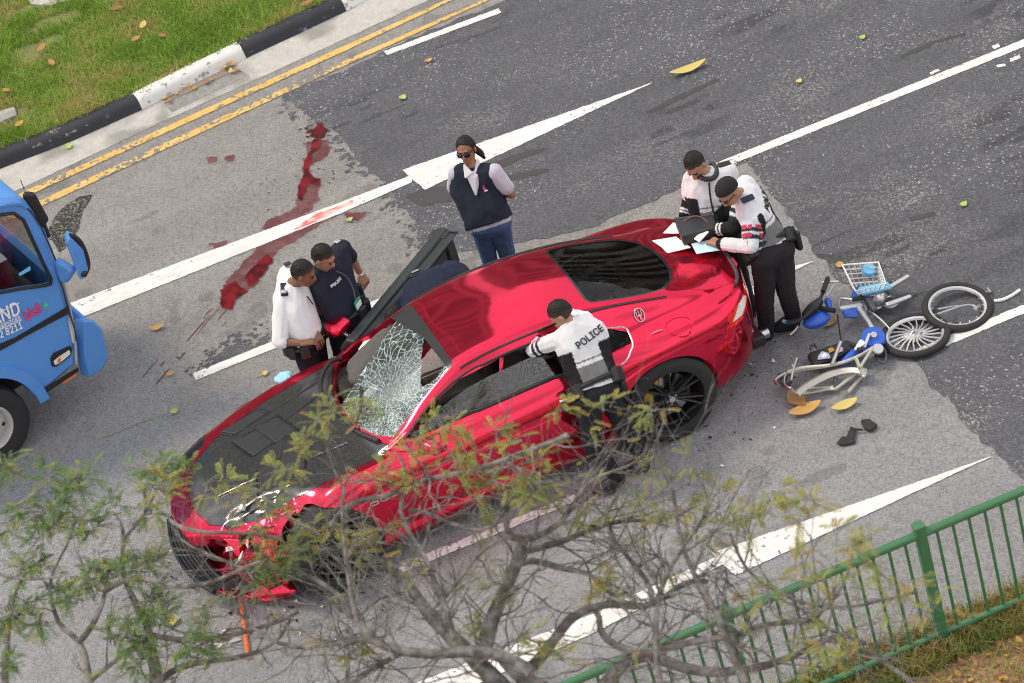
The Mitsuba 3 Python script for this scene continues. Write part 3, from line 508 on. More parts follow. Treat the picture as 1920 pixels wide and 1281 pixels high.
door2 = [(.62, .955), (.60, .80), (.56, .55), (.52, .30), (.46, .215), (-.62, .215), (-.80, .30), (-.88, .55), (-.90, .80), (-.965, .955)]
trunk2 = sym([(-1.985, 0), (-1.975, .20), (-1.92, .38), (-1.94, .50), (-2.10, .58), (-2.30, .55), (-2.40, .40), (-2.43, 0)])
gaps = [gap_xy(trunk2, .006, True)]
for s in (1, -1):
    gaps += [gap_xz([(1.86, .62), (1.84, .40)], s, .006), gap_xz([(-1.80, .50), (-1.98, .62), (-2.05, .80)], s, .006),
             gap_xz([(-1.02 + .0 * k, 0) for k in (0, 1)], s) if False else gap_xz([(.82, .93), (.64, .90), (.62, .88)], s, .005)]
fuel = gap_xy([(-1.70 + .105 * math.cos(a), .83 + .095 * math.sin(a)) for a in np.linspace(0, 2 * np.pi, 33)[:-1]], .007, True)
skinshell = SKIN - IN12
B = B - (union(gaps + [fuel]) ^ skinshell)
HP = prism_xy(hood2, .45, 1.3); HPg = prism_xy(np.array(sg.Polygon(hood2).buffer(.005, join_style=2).exterior.coords[:-1]), .45, 1.3)
hood = (SKIN ^ HP) ^ box(.70, 2.6, -1, 1, .45, 1.3) - inset(.03)
B = B - (HPg ^ (SKIN - inset(.05)))
doors = {}
for s in (1, -1):
    y0, y1 = (.62, 1.1) if s > 0 else (-1.1, -.62)
    D = prism_xz(door2, y0, y1); Dg = prism_xz(np.array(sg.Polygon(door2).buffer(.005, join_style=2).exterior.coords[:-1]), y0, y1)
    doors[s] = (SKIN ^ D) - SD[s] - inset(.13) if s > 0 else (SKIN ^ D) - SD[s] - inset(.13)
    B = B - Dg
B = B - prism_xz([(.5, .30), (-.8, .30), (-.85, .93), (.58, .93)], -1.1, -.5)   # the far door opening
grille = prism_xy([(2.1, -.42), (2.6, -.42), (2.6, .42), (2.1, .42)], .26, .50)
B = B - (grille ^ (SKIN - inset(.16)))
hl = {s: prism_xy([(1.98, s * .60), (2.20, s * .46), (2.27, s * .58), (2.10, s * .74), (1.92, s * .75)][::s], .55, .85) for s in (1, -1)}
B = B - (union([hl[1], hl[-1]]) ^ (SKIN - inset(.08)))
tl = {s: prism_xz([(-2.05, .765), (-2.20, .73), (-2.60, .76), (-2.60, .835), (-2.25, .875), (-2.10, .86)], .40 if s > 0 else -1.1, 1.1 if s > 0 else -.40) for s in (1, -1)}
B = B - (union([tl[1], tl[-1]]) ^ (SKIN - inset(.03)))
cpart('body', B, 'm_car_red', skin=True)
cpart('bonnet', hood, 'm_hood', skin=True, label='black bonnet with vents and a chrome emblem, buckled')
dn = cpart('door', doors[1], 'm_car_red', skin=True)
# --- bonnet vents, ribs and emblem
def zc(x, y):
    k = np.argmin((G0[..., 0] - x) ** 2 + (G0[..., 1] - y) ** 2 + 1e3 * (G0[..., 2] < .5)); return G0.reshape(-1, 3)[k, 2]
def on_skin(pts, lift=.004): return np.array([(x, y, zc(x, y) + lift) for x, y in pts])
for (x0, x1, y0, y1, k2) in ((1.30, 1.72, .12, .40, 2), (1.28, 1.70, -.40, -.10, 2), (1.40, 1.74, -.63, -.50, 1)):
    sh = .08; cs = on_skin([(x0, y0), (x1, y0 * .95), (x1 + sh, y1 * .95), (x0 + sh, y1)] if y0 > 0 else [(x0 + sh, y0), (x1 + sh, y0 * .95), (x1, y1 * .95), (x0, y1)], .003)
    cpart('vent_frame', cat_([tube([cs[i], cs[(i + 1) % 4]], .010, 6) for i in range(4)]), 'm_gloss_black')
    for t0, t1 in ((.04, .46), (.52, .96)) if k2 == 2 else ((.05, .95),):
        q = [cs[0] * (1 - t) + cs[1] * t for t in (t0, t1)] + [cs[3] * (1 - t) + cs[2] * t for t in (t1, t0)]
        cpart('vent_panel', hull(*[ball(v + [0, 0, -.004 + .011 * (i in (1, 2))], .006, 8) for i, v in enumerate(q)]), 'm_ventpanel')
for s in (1, -1):
    cpart('bonnet_rib', tube(on_skin([(x, s * (.10 + .30 * (2.15 - x) / 1.2)) for x in np.linspace(1.0, 2.1, 24)], .0), .011, 8), 'm_gloss_black')
    cpart('bonnet_rib', tube(on_skin([(x, s * (.44 + .14 * (2.1 - x) / 1.2)) for x in np.linspace(.95, 1.98, 24)], -.001), .011, 8), 'm_gloss_black')
def ring(rx, ry, r, n=32): return tube([(rx * math.cos(a), ry * math.sin(a), 0) for a in np.linspace(0, 2 * np.pi, n + 1)], r, 6, cap=False)
def emblem(h):
    parts = [ring(h * .36, h * .5, h * .05, 24)] + [tube([(x * h, -.05 * h, 0), (x * h, .32 * h, 0)], .04 * h, 6) for x in (-.18, 0, .18)]
    parts += [tube([(0, -.36 * h, 0), (0, 0, 0)], .05 * h, 6), tube([(-.18 * h, -.05 * h, 0), (.18 * h, -.05 * h, 0)], .04 * h, 6)]
    return cat_(parts)
ec = on_skin([(1.98, .40), (1.90, .405), (1.80, .41)], .012); cpart('emblem', union([hull(ball(ec[0], .006, 8), ball(ec[1], (.02, .022, .008), 12)), hull(ball(ec[1], (.02, .022, .008), 12), ball(ec[2], .006, 8)), limb0(ec[1] + [.03, -.03, 0], ec[1] + [.03, .03, 0])]) , 'm_steel', label='pointed chrome emblem on the bonnet near its crushed corner')
def yskin(x, z, s=1):
    M = (np.abs(G0[..., 0] - x) < .03) & (G0[..., 1] * s > 0); P = G0[M]; return P[np.argmin(np.abs(P[:, 2] - z)), 1]
for h, (x, z) in ((.11, (-1.47, 1.06)),):
    y = yskin(x, z); cpart('pillar_emblem', moved(emblem(h), frame((x, y + .012, z), (-1, 0, .0), (.1, 1, .55))), 'm_steel', label='small chrome oval emblem on the rear pillar')
cpart('pillar_emblem', moved(tube([(-.05, 0, 0), (0, .006, 0), (.05, -.002, 0)], .004), frame((-1.52, yskin(-1.52, .97) + .008, .975), (-1, 0, 0), (.1, 1, .4))), 'm_steel')
for k in range(3):   # little side vents behind the front wheel
    x = .86 + .085 * k; cpart('side_vent', moved(ring(.034, .013, .006), frame((x, yskin(x, .66) + .005, .66), (1, 0, .1), (0, 1, .1))), 'm_steel')
cpart('door_handle', tube(curve([(-.60, yskin(-.6, .80) + .010, .80), (-.70, yskin(-.7, .805) + .030, .808), (-.82, yskin(-.82, .81) + .010, .812)], 10), .012, 8), 'm_steel', dn)
# --- glass
scene['m_tint_glass'] = {'type': 'thindielectric', 'int_ior': 1.6, 'specular_transmittance': rgb(.13, .12, .105)}
scene['m_rear_glass'] = {'type': 'thindielectric', 'int_ior': 1.2, 'specular_transmittance': rgb(.05, .055, .048)}
def lay(prism, d0=.008): return inset(d0) ^ prism
def glass_sheet(prism, d=.010):
    m = tm((inset(d) ^ prism)); N = m.face_normals; c = m.triangles_center
    dist, k = _tree.query(c); keep = ((N * _gn[k]).sum(1) > .8) & (np.abs(dist) < .045)
    m.update_faces(keep); m.remove_unreferenced_vertices(); q, NN = skin_normals(m, 60); return q, NN
def gpart(name, prism, m, parent=car, **kw):
    q, N = glass_sheet(prism); return add(name, q, m, parent, normals=N, xf=CAR, **kw)
glow = [(.60, .957), (.40, 1.01), (.20, 1.075), (.0, 1.115), (-.2, 1.135), (-.6, 1.14), (-.963, 1.12), (-.963, .957)]
gpart('door_window', prism_xz(glow, .42, 1.1), 'm_tint_glass', dn, label='half lowered dark tinted door window')
for s in (1, -1): gpart('quarter_window', QD[s], 'm_rear_glass')
def rim_xy(poly, w, name, m, lift=.0):
    a = sg.Polygon(poly); b = a.buffer(-w)
    pr_ = prism_xy(a, .86, 1.5) - prism_xy(b, .86, 1.5); return cpart(name, (inset(.004) - inset(.016)) ^ pr_, m, skin=True)
rim_xy(rw, .022, 'rear_window_seal', 'm_gloss_black')
for s in (1, -1):
    a = sg.Polygon(quart); b = a.buffer(-.015)
    qp = curve([(x, 0, z) for x, z in quart + [quart[0]]], 40); qp[:, 1] = [yskin(x, z, s) for x, _, z in qp]
    cpart('quarter_window_trim', tube(qp, .0075, 6), 'm_silver')
belt = np.array([(x, 0, .962) for x in np.linspace(.58, -.95, 30)]); belt[:, 1] = [yskin(x, .962) for x in belt[:, 0]]
cpart('window_sill', tube(belt + [0, .004, -.004], .016, 8), 'm_black', dn)
top = np.array([(x, 0, z) for x, z in [(.60, .975), (.34, 1.10), (.05, 1.195), (-.35, 1.232), (-.75, 1.212), (-.97, 1.155), (-.985, .97)]]); top = curve(top, 50); top[:, 1] = [yskin(x, z) for x, _, z in top]
cpart('window_seal', tube(top, .011, 8), 'm_black')
# roof drip rails
for s in (1, -1):
    L5 = G0[:, 6 * NK if s > 0 else 10 * NK]; M = (L5[:, 0] < .06) & (L5[:, 0] > -1.75)
    cpart('roof_trim', tube(L5[M][::2] + [0, s * .012, .001], .009, 6), 'm_gloss_black')
# windscreen: a top band that is whole, and a shattered sheet with two holes
cutl = sg.Polygon([(-.2, -1), (.25, -1), (.21, -.5), (.11, .0), (.085, .5), (.08, 1), (-.2, 1)])
band = sg.Polygon(ws).intersection(cutl)
mat('m_shade_band', (.035, .037, .042), .2, cc=.6)
cpart('windscreen_band', (inset(.006) - inset(.016)) ^ prism_xy(band, .86, 1.5), 'm_shade_band', skin=True, label='dark shade band along the top of the windscreen')
shat = sg.Polygon(ws).difference(cutl)
hole1 = sg.Polygon([(.1, -.52), (.20, -.45), (.38, -.36), (.55, -.26), (.74, -.16), (.88, -.08), (1.1, -.05), (1.2, -1), (.1, -1)])
hole2 = sg.Polygon([(.05, .02), (.10, .02), (.17, .12), (.24, .27), (.33, .46), (.25, .50), (.18, .50), (.05, .44)])
shard = sg.Polygon([(.05, .20), (.12, .22), (.20, .34), (.19, .40), (.12, .36), (.05, .30)])
shg = rough(shat.difference(hole1).difference(hole2.difference(shard)), .008, .012, 4, 40)
def f_crackmask(p, n, uv):   # in the car's own plan coordinates, carried by uv
    x, y = uv.x - .55, uv.y - .20
    r = dr.sqrt(x * x + y * y) + 1e-4; th = dr.atan2(y, x)
    w = (noise(uv.x * 9, uv.y * 9) - .5); f2 = voronoi(th * 6.5 + w * .7, dr.log(r + .03) * 6 + w * 2.0); g = f2[1] - f2[0]
    fine = voronoi(uv.x * 44 + w * 3, uv.y * 44); h = fine[1] - fine[0]; den = smoothstep(.30, .75, uv.y + .28 + (noise(uv.x * 4, uv.y * 4) - .5) * .35)
    line = dr.maximum(smoothstep(.10, .02, g) * .8, smoothstep(.12, .02, h) * (.15 + .85 * den))
    haze = .04 + .22 * den * noise(uv.x * 13, uv.y * 13) + .10 * smoothstep(.16, .02, r)
    return dr.clip(line * (.55 + .4 * noise(uv.x * 50, uv.y * 50)) + haze, 0, 1)
scene['m_crack'] = {'type': 'blendbsdf', 'weight': mikit.proc(f_crackmask), 'a': {'type': 'thindielectric', 'specular_transmittance': rgb(.52, .60, .60)},
    'b': {'type': 'twosided', 'b': {'type': 'principled', 'base_color': rgb(.64, .79, .80), 'roughness': .4, 'specular': .6}}}
def sheet_on_skin(poly, d, step=.02):
    """An evenly meshed sheet that follows the car's surface d metres below it, with its normals."""
    from scipy.interpolate import LinearNDInterpolator
    from scipy.spatial import Delaunay
    x0, y0, x1, y1 = poly.bounds; gx, gy = np.meshgrid(np.arange(x0, x1, step), np.arange(y0, y1, step)); gx = gx + (np.arange(len(gx)) % 2)[:, None] * step / 2
    I = np.c_[gx.ravel(), gy.ravel()]; I = I[shapely.contains_xy(poly.buffer(-step * .5), I[:, 0], I[:, 1])]; n = max(20, int(poly.exterior.length / (step * .7)))
    Bd = np.array([poly.exterior.interpolate(k / n, normalized=True).coords[0] for k in range(n)]); P = np.vstack([Bd, I]); F = Delaunay(P).simplices; c = P[F].mean(1); F = F[shapely.contains_xy(poly, c[:, 0], c[:, 1])]
    cr_ = np.cross(P[F[:, 1]] - P[F[:, 0]], P[F[:, 2]] - P[F[:, 0]]); F = np.where((cr_ < 0)[:, None], F[:, ::-1], F)
    S = (G0 - GN * d).reshape(-1, 3); ok = (S[:, 2] > .75) & (S[:, 0] < 1.2) & (_gn[:, 2] > .2); z = LinearNDInterpolator(S[ok][:, :2], S[ok][:, 2])(P); z = np.where(np.isnan(z), 1., z)
    V = np.c_[P, z]; t = cKDTree(S[ok]); dd, k = t.query(V, k=60); w = np.exp(-(dd / .05) ** 2) + 1e-9; N = (_gn[ok][k] * w[..., None]).sum(1); N /= np.linalg.norm(N, axis=1, keepdims=True)
    return trimesh.Trimesh(V, F, process=False), N
wsm, _ = sheet_on_skin(shg, .012, .016)
xy = wsm.vertices[:, :2].copy(); rr = np.hypot(xy[:, 0] - .55, xy[:, 1] - .20); wsm.vertices[:, 2] -= .045 * np.exp(-rr ** 2 / .03) + .010 * (meshkit.fbm(np.c_[xy * 14, xy[:, 0] * 0], 3) - .5)
sc = add('windscreen', wsm, 'm_crack', car, smooth=True, uv=xy, xf=CAR, label='shattered blue white windscreen sagging round an impact point')
rgm, rgn = sheet_on_skin(sg.Polygon(rw).buffer(-.004), .010, .03)
def poly_terms(x, y): x = x + 1.5; return np.stack([x * 0 + 1, x, x ** 2, x ** 3, y ** 2, x * y ** 2, x ** 2 * y ** 2, y ** 4], -1)
cf = np.linalg.lstsq(poly_terms(rgm.vertices[:, 0], rgm.vertices[:, 1]), rgm.vertices[:, 2], rcond=None)[0]     # one clean pane of glass
fz = lambda x, y: poly_terms(x, y) @ cf
X_, Y_ = rgm.vertices[:, 0], rgm.vertices[:, 1]; rgm = trimesh.Trimesh(np.c_[X_, Y_, fz(X_, Y_)], rgm.faces, process=False)
rgn = np.stack([-(fz(X_ + .001, Y_) - fz(X_ - .001, Y_)) / .002, -(fz(X_, Y_ + .001) - fz(X_, Y_ - .001)) / .002, X_ * 0 + 1], 1); rgn /= np.linalg.norm(rgn, axis=1, keepdims=True)
add('rear_window', rgm, 'm_rear_glass', car, normals=rgn, xf=CAR, label='dark tinted rear window')
# crack ridges standing on the glass: radial and ring cracks
cr = []
rs = np.random.default_rng(5); tz = cKDTree(wsm.vertices[:, :2])
def on_ws(P): return np.c_[P, wsm.vertices[tz.query(P)[1], 2] + .002]
for k in range(60):
    a = k * 2 * np.pi / 60 + rs.normal(0, .05); r0, r1 = rs.uniform(.06, .30), rs.uniform(.25, .85); q = np.linspace(r0, r1, 14); wob = np.cumsum(rs.normal(0, .018, 14))
    P = np.c_[.55 + q * np.cos(a + wob), .20 + q * np.sin(a + wob)]; P = P[shapely.contains_xy(shg, P[:, 0], P[:, 1])]
    if len(P) > 3: cr.append(tube(on_ws(P), rs.uniform(.0007, .0018), 4))
for k in range(22):
    r = .05 + .030 * k + rs.normal(0, .008); a0 = rs.uniform(0, 6.3); a = np.linspace(a0, a0 + rs.uniform(1.2, 4.5), 30); q = r * (1 + .06 * np.sin(5 * a + k) + .03 * np.sin(13 * a))
    P = np.c_[.55 + q * np.cos(a), .20 + q * np.sin(a) * 1.1]; P = P[shapely.contains_xy(shg, P[:, 0], P[:, 1])]
    if len(P) > 4:
        br = np.nonzero(np.linalg.norm(np.diff(P, axis=0), axis=1) > .12)[0]
        for seg in np.split(P, br + 1):
            if len(seg) > 3: cr.append(tube(on_ws(seg), rs.uniform(.0007, .0015), 4))
mat('m_crackline', (.70, .82, .83), .4)
add('crack_ridges', cat_(cr), 'm_crackline', sc, kind='stuff', xf=CAR)
cpart('wiper_cowl', tube(on_skin([(x, y) for x, y in [(.80, .60), (.90, .36), (.95, 0), (.90, -.36), (.80, -.60)]], .012), .022, 8), 'm_black')
cpart('wiper', tube([(.93, .35, .955), (.80, .20, 1.0), (.70, -.05, 1.045)], .010, 6), 'm_black')
cpart('torn_seal', tube(curve([(.70, -.60, .99), (.80, -.56, 1.03), (.93, -.45, .99), (.98, -.28, .965), (1.0, -.10, .955)], 24), .02, 8), 'm_black', label='torn black windscreen seal bent up over the cowl')
# --- lamps, grille, bumper, exhaust
for s in (1, -1):
    t = cpart('tail_light', (inset(.004) - inset(.028)) ^ tl[s], 'm_red_lamp', skin=True, label='tail light with red rim and clear centre')
    inner = prism_xz([(-2.13, .79), (-2.24, .765), (-2.36, .79), (-2.33, .84), (-2.24, .855)], .40 if s > 0 else -1.1, 1.1 if s > 0 else -.40)
    cpart('lens', (inset(-.001) - inset(.02)) ^ inner, 'm_lensglass', t, skin=True)
    if s < 0: cpart('headlight', (inset(.004) - inset(.06)) ^ hl[s], 'm_gloss_black', skin=True)
    else: cpart('headlight', hull(ball((1.93, .60, .66), .04), ball((2.03, .50, .63), .04), ball((1.90, .68, .62), .04), ball((1.98, .56, .52), .05)), 'm_black', label='broken dark headlight of the crushed corner')
    cpart('exhaust_tip', lathe([(.045, 0), (.045, .10), (.038, .10), (.036, .02), (0, .02)], 24, 'x'), 'm_steel', xf=rotz(math.pi, (-2.40, s * .50, .30)) @ np.diag([1, 1, 1, 1]))
    cpart('rear_diffuser', rbox(-2.36, s * .42, .33, .14, .42, .10, .02), 'm_black')
GO_ = curve([(-3.248,-0.815,0.2),(-3.29,-1.145,0.2),(-3.276,-1.451,0.2),(-3.216,-1.723,0.2),(-3.125,-1.951,0.2)], 20); GI_ = curve([(-3.129,-1.083,0.46),(-3.124,-1.426,0.46),(-3.108,-1.785,0.46),(-3.072,-2.051,0.46),(-3.009,-2.229,0.46)], 20)
Vg = np.concatenate([GO_ + [0, .03, 0], GI_ + [0, .03, 0]]); Fg = [f for k in range(19) for f in ([k, k + 1, k + 21], [k, k + 21, k + 20])]
gr_ = thing_part = add('grille', cat_([trimesh.Trimesh(Vg, Fg, process=False), trimesh.Trimesh(Vg + [.02, .02, 0], np.array(Fg)[:, ::-1], process=False)]), 'm_black', car, smooth=60, label='black front grille hanging loose below the nose')
add('grille_lip', tube(GO_, .024, 8), 'm_gloss_black', car, label='black lip of the hanging grille'); add('grille_top', tube(GI_, .014, 8), 'm_gloss_black', car)
for k in range(1, 6): add('grille_slat', tube(GO_ * (1 - k / 6) + GI_ * (k / 6) + [0, 0, .006], .010, 6), 'm_gloss_black', gr_)
lid = np.array([(x, y, zc(x, y) + .018) for x, y in [(-2.30, .60), (-2.38, .45), (-2.41, .25), (-2.42, 0), (-2.41, -.25), (-2.38, -.45), (-2.30, -.60)]])
cpart('boot_spoiler', tube(curve(lid, 40), .016, 8), 'm_wrapgrey', label='grey spoiler lip along the edge of the boot lid')
# --- wheels
def wheel(flat=False):
    R = .384; t = lathe([(.272, -.12), (.32, -.128), (.345, -.122), (R - .006, -.10), (R, -.06), (R, .06), (R - .006, .10), (.345, .122), (.32, .128), (.272, .12)], 64, 'y')
    rim = lathe([(.274, -.118), (.280, .118), (.265, .112), (.255, .02), (.245, -.05), (.245, -.115), (.274, -.118)], 64, 'y')
    sp = []
    for k in range(7):
        a = k * 2 * np.pi / 7
        for d in (-.13, .13):
            p0 = np.array([.055 * math.cos(a), 0, .055 * math.sin(a)]); p1 = np.array([.262 * math.cos(a + d), 0, .262 * math.sin(a + d)])
            sp.append(hull(ball(p0 + [0, .055, 0], .016, 8), ball(p0 + [0, .02, 0], .02, 8), ball(p1 + [0, .095, 0], .009, 8), ball(p1 + [0, .055, 0], .014, 8)))
    hub = m3.Manifold.cylinder(.05, .072, .064, 32).rotate([-90, 0, 0]).translate([0, .02, 0])
    spk = union(sp + [hub]); return t, rim, tm(spk)
T_, RM, SPK = wheel()
mat('m_rim', (.014, .014, .015), .42, cc=.15)
for x in (1.47, -1.47):
    for s in (1, -1):
        X = np.eye(4); X[:3, 3] = (x - (.06 if x > 0 and s > 0 else 0), s * .825, .384)
        if s < 0: X = X @ rotz(math.pi)
        if x > 0 and s > 0: X = X @ rotz(.12)
        w = cpart('wheel', T_, 'm_rubber', xf=X, smooth=40)
        cpart('rim', RM, 'm_rim', w, xf=X, smooth=40); cpart('spokes', SPK, 'm_rim', w, xf=X, smooth=35)
        if s > 0:
            cpart('brake_disc', lathe([(.06, -.02), (.19, -.02), (.19, .0), (.06, .0), (.06, -.02)], 48, 'y'), 'm_steel', w, xf=X)
            ca = union([rbox(.19 * math.cos(a), .0, .19 * math.sin(a), .09, .07, .09, .02) for a in np.linspace(.1 if x > 0 else .0, .7, 4)])
            cpart('brake_caliper', ca.rotate([0, -20, 0]), 'm_gold', w, xf=X)
            cpart('hub_bolts', cat_([lathe([(0, .088), (.010, .088), (.010, .07), (0, .07)], 10, 'y').apply_translation([.043 * math.cos(a), 0, .043 * math.sin(a)]) for a in np.arange(5) * 2 * np.pi / 5]), 'm_steel', w, xf=X, kind='stuff')
            cpart('hub_cap', lathe([(0, .092), (.026, .090), (.028, .08), (0, .08)], 20, 'y'), 'm_silver', w, xf=X)
# wheel wells, floor
cpart('underbody', union([rbox(0, 0, .22, 3.6, 1.3, .10, .03), rbox(1.47, 0, .45, .86, 1.12, .40, .05), rbox(-1.47, 0, .48, .86, 1.12, .44, .05)]) ^ IN40.scale([1, 1, 1]).translate([0, 0, .0]) if False else (union([box(-1.9, 1.95, -.56, .56, .17, .30), box(1.05, 1.9, -.57, .57, .2, .62), box(-1.9, -1.05, -.57, .57, .2, .66)]) ^ inset(.06)), 'm_dark_interior')
# --- far door standing open, with its mirror
oa = math.radians(40)
H = np.eye(4); H[:3, 3] = (.60, -.86, 0); Hi = np.eye(4); Hi[:3, 3] = (-.60, .86, 0)
XO = H @ rotz(oa) @ Hi
fd = cpart('open_door', doors[-1] ^ box(-3, 3, -1.2, -.765, 0, 2), 'm_car_red', skin=True, xf=XO, label='driver side door standing open on the far side')
mat('m_doortrim', (.03, .038, .04), .45)
tr = union([rbox(-.24, -.775, .60, 1.42, .06, .60, .025), rbox(-.93, -.81, .80, .12, .18, .34, .02), hull(rbox(-.20, -.80, .96, 1.60, .10, .05, .02), rbox(-.20, -.91, .87, 1.60, .05, .05, .02)), rbox(-.15, -.74, .62, .70, .10, .08, .03)])
cpart('door_trim', tr, 'm_doortrim', fd, xf=XO)
dtop = (inset(-.008) ^ prism_xz(np.array(sg.Polygon(door2).buffer(.012, join_style=2).exterior.coords[:-1]), -1.1, -.60)) ^ (box(-1.1, .70, -1.1, -.5, .845, 1.1) + box(-1.1, -.80, -1.1, -.5, .30, 1.1))
cpart('door_edge', dtop - SD[-1] - inset(.12), 'm_doortrim', fd, xf=XO, smooth=40)
def mirror(s, parent, X=np.eye(4)):
    m = hull(ball((.50, s * .99, 1.00), (.075, .085, .062), 16), ball((.40, s * 1.0, .995), (.03, .10, .068), 16), ball((.47, s * 1.07, 1.0), (.06, .04, .05), 16))
    k = cpart('wing_mirror', m, 'm_car_red', parent, xf=X, smooth=60)
    cpart('mirror_foot', hull(ball((.52, s * .86, .955), .025), ball((.49, s * .95, .975), .022)), 'm_gloss_black', parent, xf=X)
mirror(1, dn); mirror(-1, fd, XO)
# --- inside
def seat(x, y):
    cush = hull(ball((x + .22, y - .19, .50), .06), ball((x + .22, y + .19, .50), .06), ball((x - .20, y - .18, .46), .07), ball((x - .20, y + .18, .46), .07))
    back = hull(ball((x - .22, y - .18, .52), .07), ball((x - .22, y + .18, .52), .07), ball((x - .40, y - .17, 1.0), .05), ball((x - .40, y + .17, 1.0), .05)); head = hull(ball((x - .42, y - .09, 1.09), .05), ball((x - .42, y + .09, 1.09), .05), ball((x - .43, y - .08, 1.15), .04), ball((x - .43, y + .08, 1.15), .04))
    return cush + back + head
mat('m_seat', (.05, .045, .042), .5)
for y in (.36, -.36): cpart('seat', seat(-.12, y), 'm_seat', smooth=60)
for y in (.34, -.34): cpart('rear_seat', seat(-.98, y).scale([1, 1, .93]).translate([0, 0, 0]) ^ IN40, 'm_seat', smooth=60)
cpart('dashboard', hull(ball((.62, .62, .82), .07), ball((.62, -.62, .82), .07), ball((.80, .60, .86), .05), ball((.80, -.60, .86), .05), ball((.62, .60, .60), .06), ball((.62, -.60, .60), .06)) ^ inset(.03), 'm_dark_interior', smooth=60)
cpart('steering_wheel', moved(ring(.18, .18, .016, 40), frame((.36, -.37, .83), (0, 1, 0), (-.9, 0, .45))), 'm_black')
# deflated grey airbag cloth bulging through the hole in the windscreen
v = tm(hull(ball((.55, -.42, .98), (.16, .12, .09), 24), ball((.30, -.47, 1.08), (.12, .10, .08), 24), ball((.66, -.30, .96), (.08, .10, .06), 24)).refine_to_length(.02))
v.vertices = v.vertices + v.vertex_normals * (.028 * (meshkit.fbm(v.vertices * [16, 30, 12], 3) - .5))[:, None]
cpart('airbag', v, 'm_grey_fabric', smooth=60, label='slack grey airbag cloth seen through the broken windscreen')
PS_ = [np.linalg.inv(CAR) @ np.r_[vec0, 1] for vec0 in np.array([(-1.326,-0.817,1.05),(-1.229,-0.706,1.05),(-1.18,-0.698,1.05),(-1.243,-0.819,1.05),(-1.321,-0.9,1.05)])]
cpart('paper_scrap', hull(*[ball(q[:3], .008, 8) for q in PS_]), 'm_white')
cpart('paper_scrap', rbox(.20, -.30, 1.10, .16, .09, .008, .003).rotate([0, 22, 12]).translate([.0, .05, -.04]), 'm_white')
# torn strips of the crushed corner
def shardm(pts, th=.012, seed=0):
    p = np.array(pts); n = len(p); c = p.mean(0); r = np.random.default_rng(seed); nn = np.cross(p[1] - p[0], p[2] - p[0]); nn /= np.linalg.norm(nn) + 1e-9
    return hull(*[ball(q + nn * r.normal(0, .02), th / 2, 8) for q in p])
for k, (c, r) in enumerate((((1.98, .70, .62), .13), ((2.08, .52, .60), .12), ((1.86, .82, .66), .10), ((2.0, .66, .40), .15))):
    a = np.random.default_rng(k + 11); pts = [np.array(c) + a.normal(0, r * .6, 3) * [1, 1, .5] for _ in range(4)]
    cpart('torn_panel', shardm(pts, .010, k), 'm_car_red', smooth=False, label='torn red bumper panel at the crushed corner')
for k in range(9):
    a = np.random.default_rng(k + 31); c = np.array((2.02, .55, .55)) + a.normal(0, .10, 3) * [1, 1.6, .5]; pts = [c + a.normal(0, .030, 3) for _ in range(4)]
    cpart('lamp_fragment', shardm(pts, .006, k), 'm_white' if k % 3 else 'm_orange', smooth=False)
for k in range(6):
    a = np.random.default_rng(k + 51); c = np.array((1.85, .62, .45)); cpart('torn_hose', tube(curve([c + a.normal(0, .12, 3) for _ in range(4)], 16), .012, 6), 'm_black')
# ---------------------------------------------------------------- the street's far side (seen only in the car's paint and glass)
mat('m_block', (.42, .415, .40), .9); mat('m_blockdark', (.24, .24, .25), .9)
for x0, x1, y, H_, l in ((-20, 4, 36, 52, 'taller pale apartment block with long corridor floors beyond the lawn'), (9, 40, 44, 30, 'lower pale apartment block with corridor floors, farther along the lawn')):
    blk = thing('apartment_block', l, 'building')
    add('core', tm(box(x0, x1, y + 2, y + 14, 0, H_)), 'm_blockdark', blk, smooth=False)
    for k in range(int(H_ / 2.8)): add('parapet', tm(box(x0 - .2, x1 + .2, y + .2, y + 1.4, 2.8 * k + .2, 2.8 * k + 1.35)), 'm_block', blk, smooth=False)
    for k in range(int((x1 - x0) / 7.4) + 1): add('pier', tm(box(x0 + 7.4 * k, x0 + .8 + 7.4 * k, y, y + 2.2, 0, H_ + .2)), 'm_block', blk, smooth=False)
# ================================================================ people
def vec(a): return np.asarray(a, float)
def unit(a): a = vec(a); return a / (np.linalg.norm(a) + 1e-12)
def limb(a, ra, b, rb): return hull(ball(a, ra), ball(b, rb))
def frame3(o, f, u):
    f = unit(f); u = vec(u); s = unit(np.cross(f, u)); u = np.cross(s, f); return np.c_[s, f, u, vec(o)]   # x right, y forward, z up
def smooth_mesh(m, edge, it=6, fold=0., ff=(18, 18, 10), seed=0):
    t = tm(m.refine_to_length(edge)); t.merge_vertices()
    trimesh.smoothing.filter_taubin(t, lamb=.5, nu=.52, iterations=it)
    if fold:
        P = np.array(t.vertices); d = meshkit.fbm(P * ff + seed * 3.1, 3, seed) - .5; r = np.abs(meshkit.noise(P * vec(ff) * .7 + 9 + seed) - .5) * 2 - .5
        t.vertices = P + t.vertex_normals * (fold * (d * 1.3 + r * .7))[:, None]
    return t
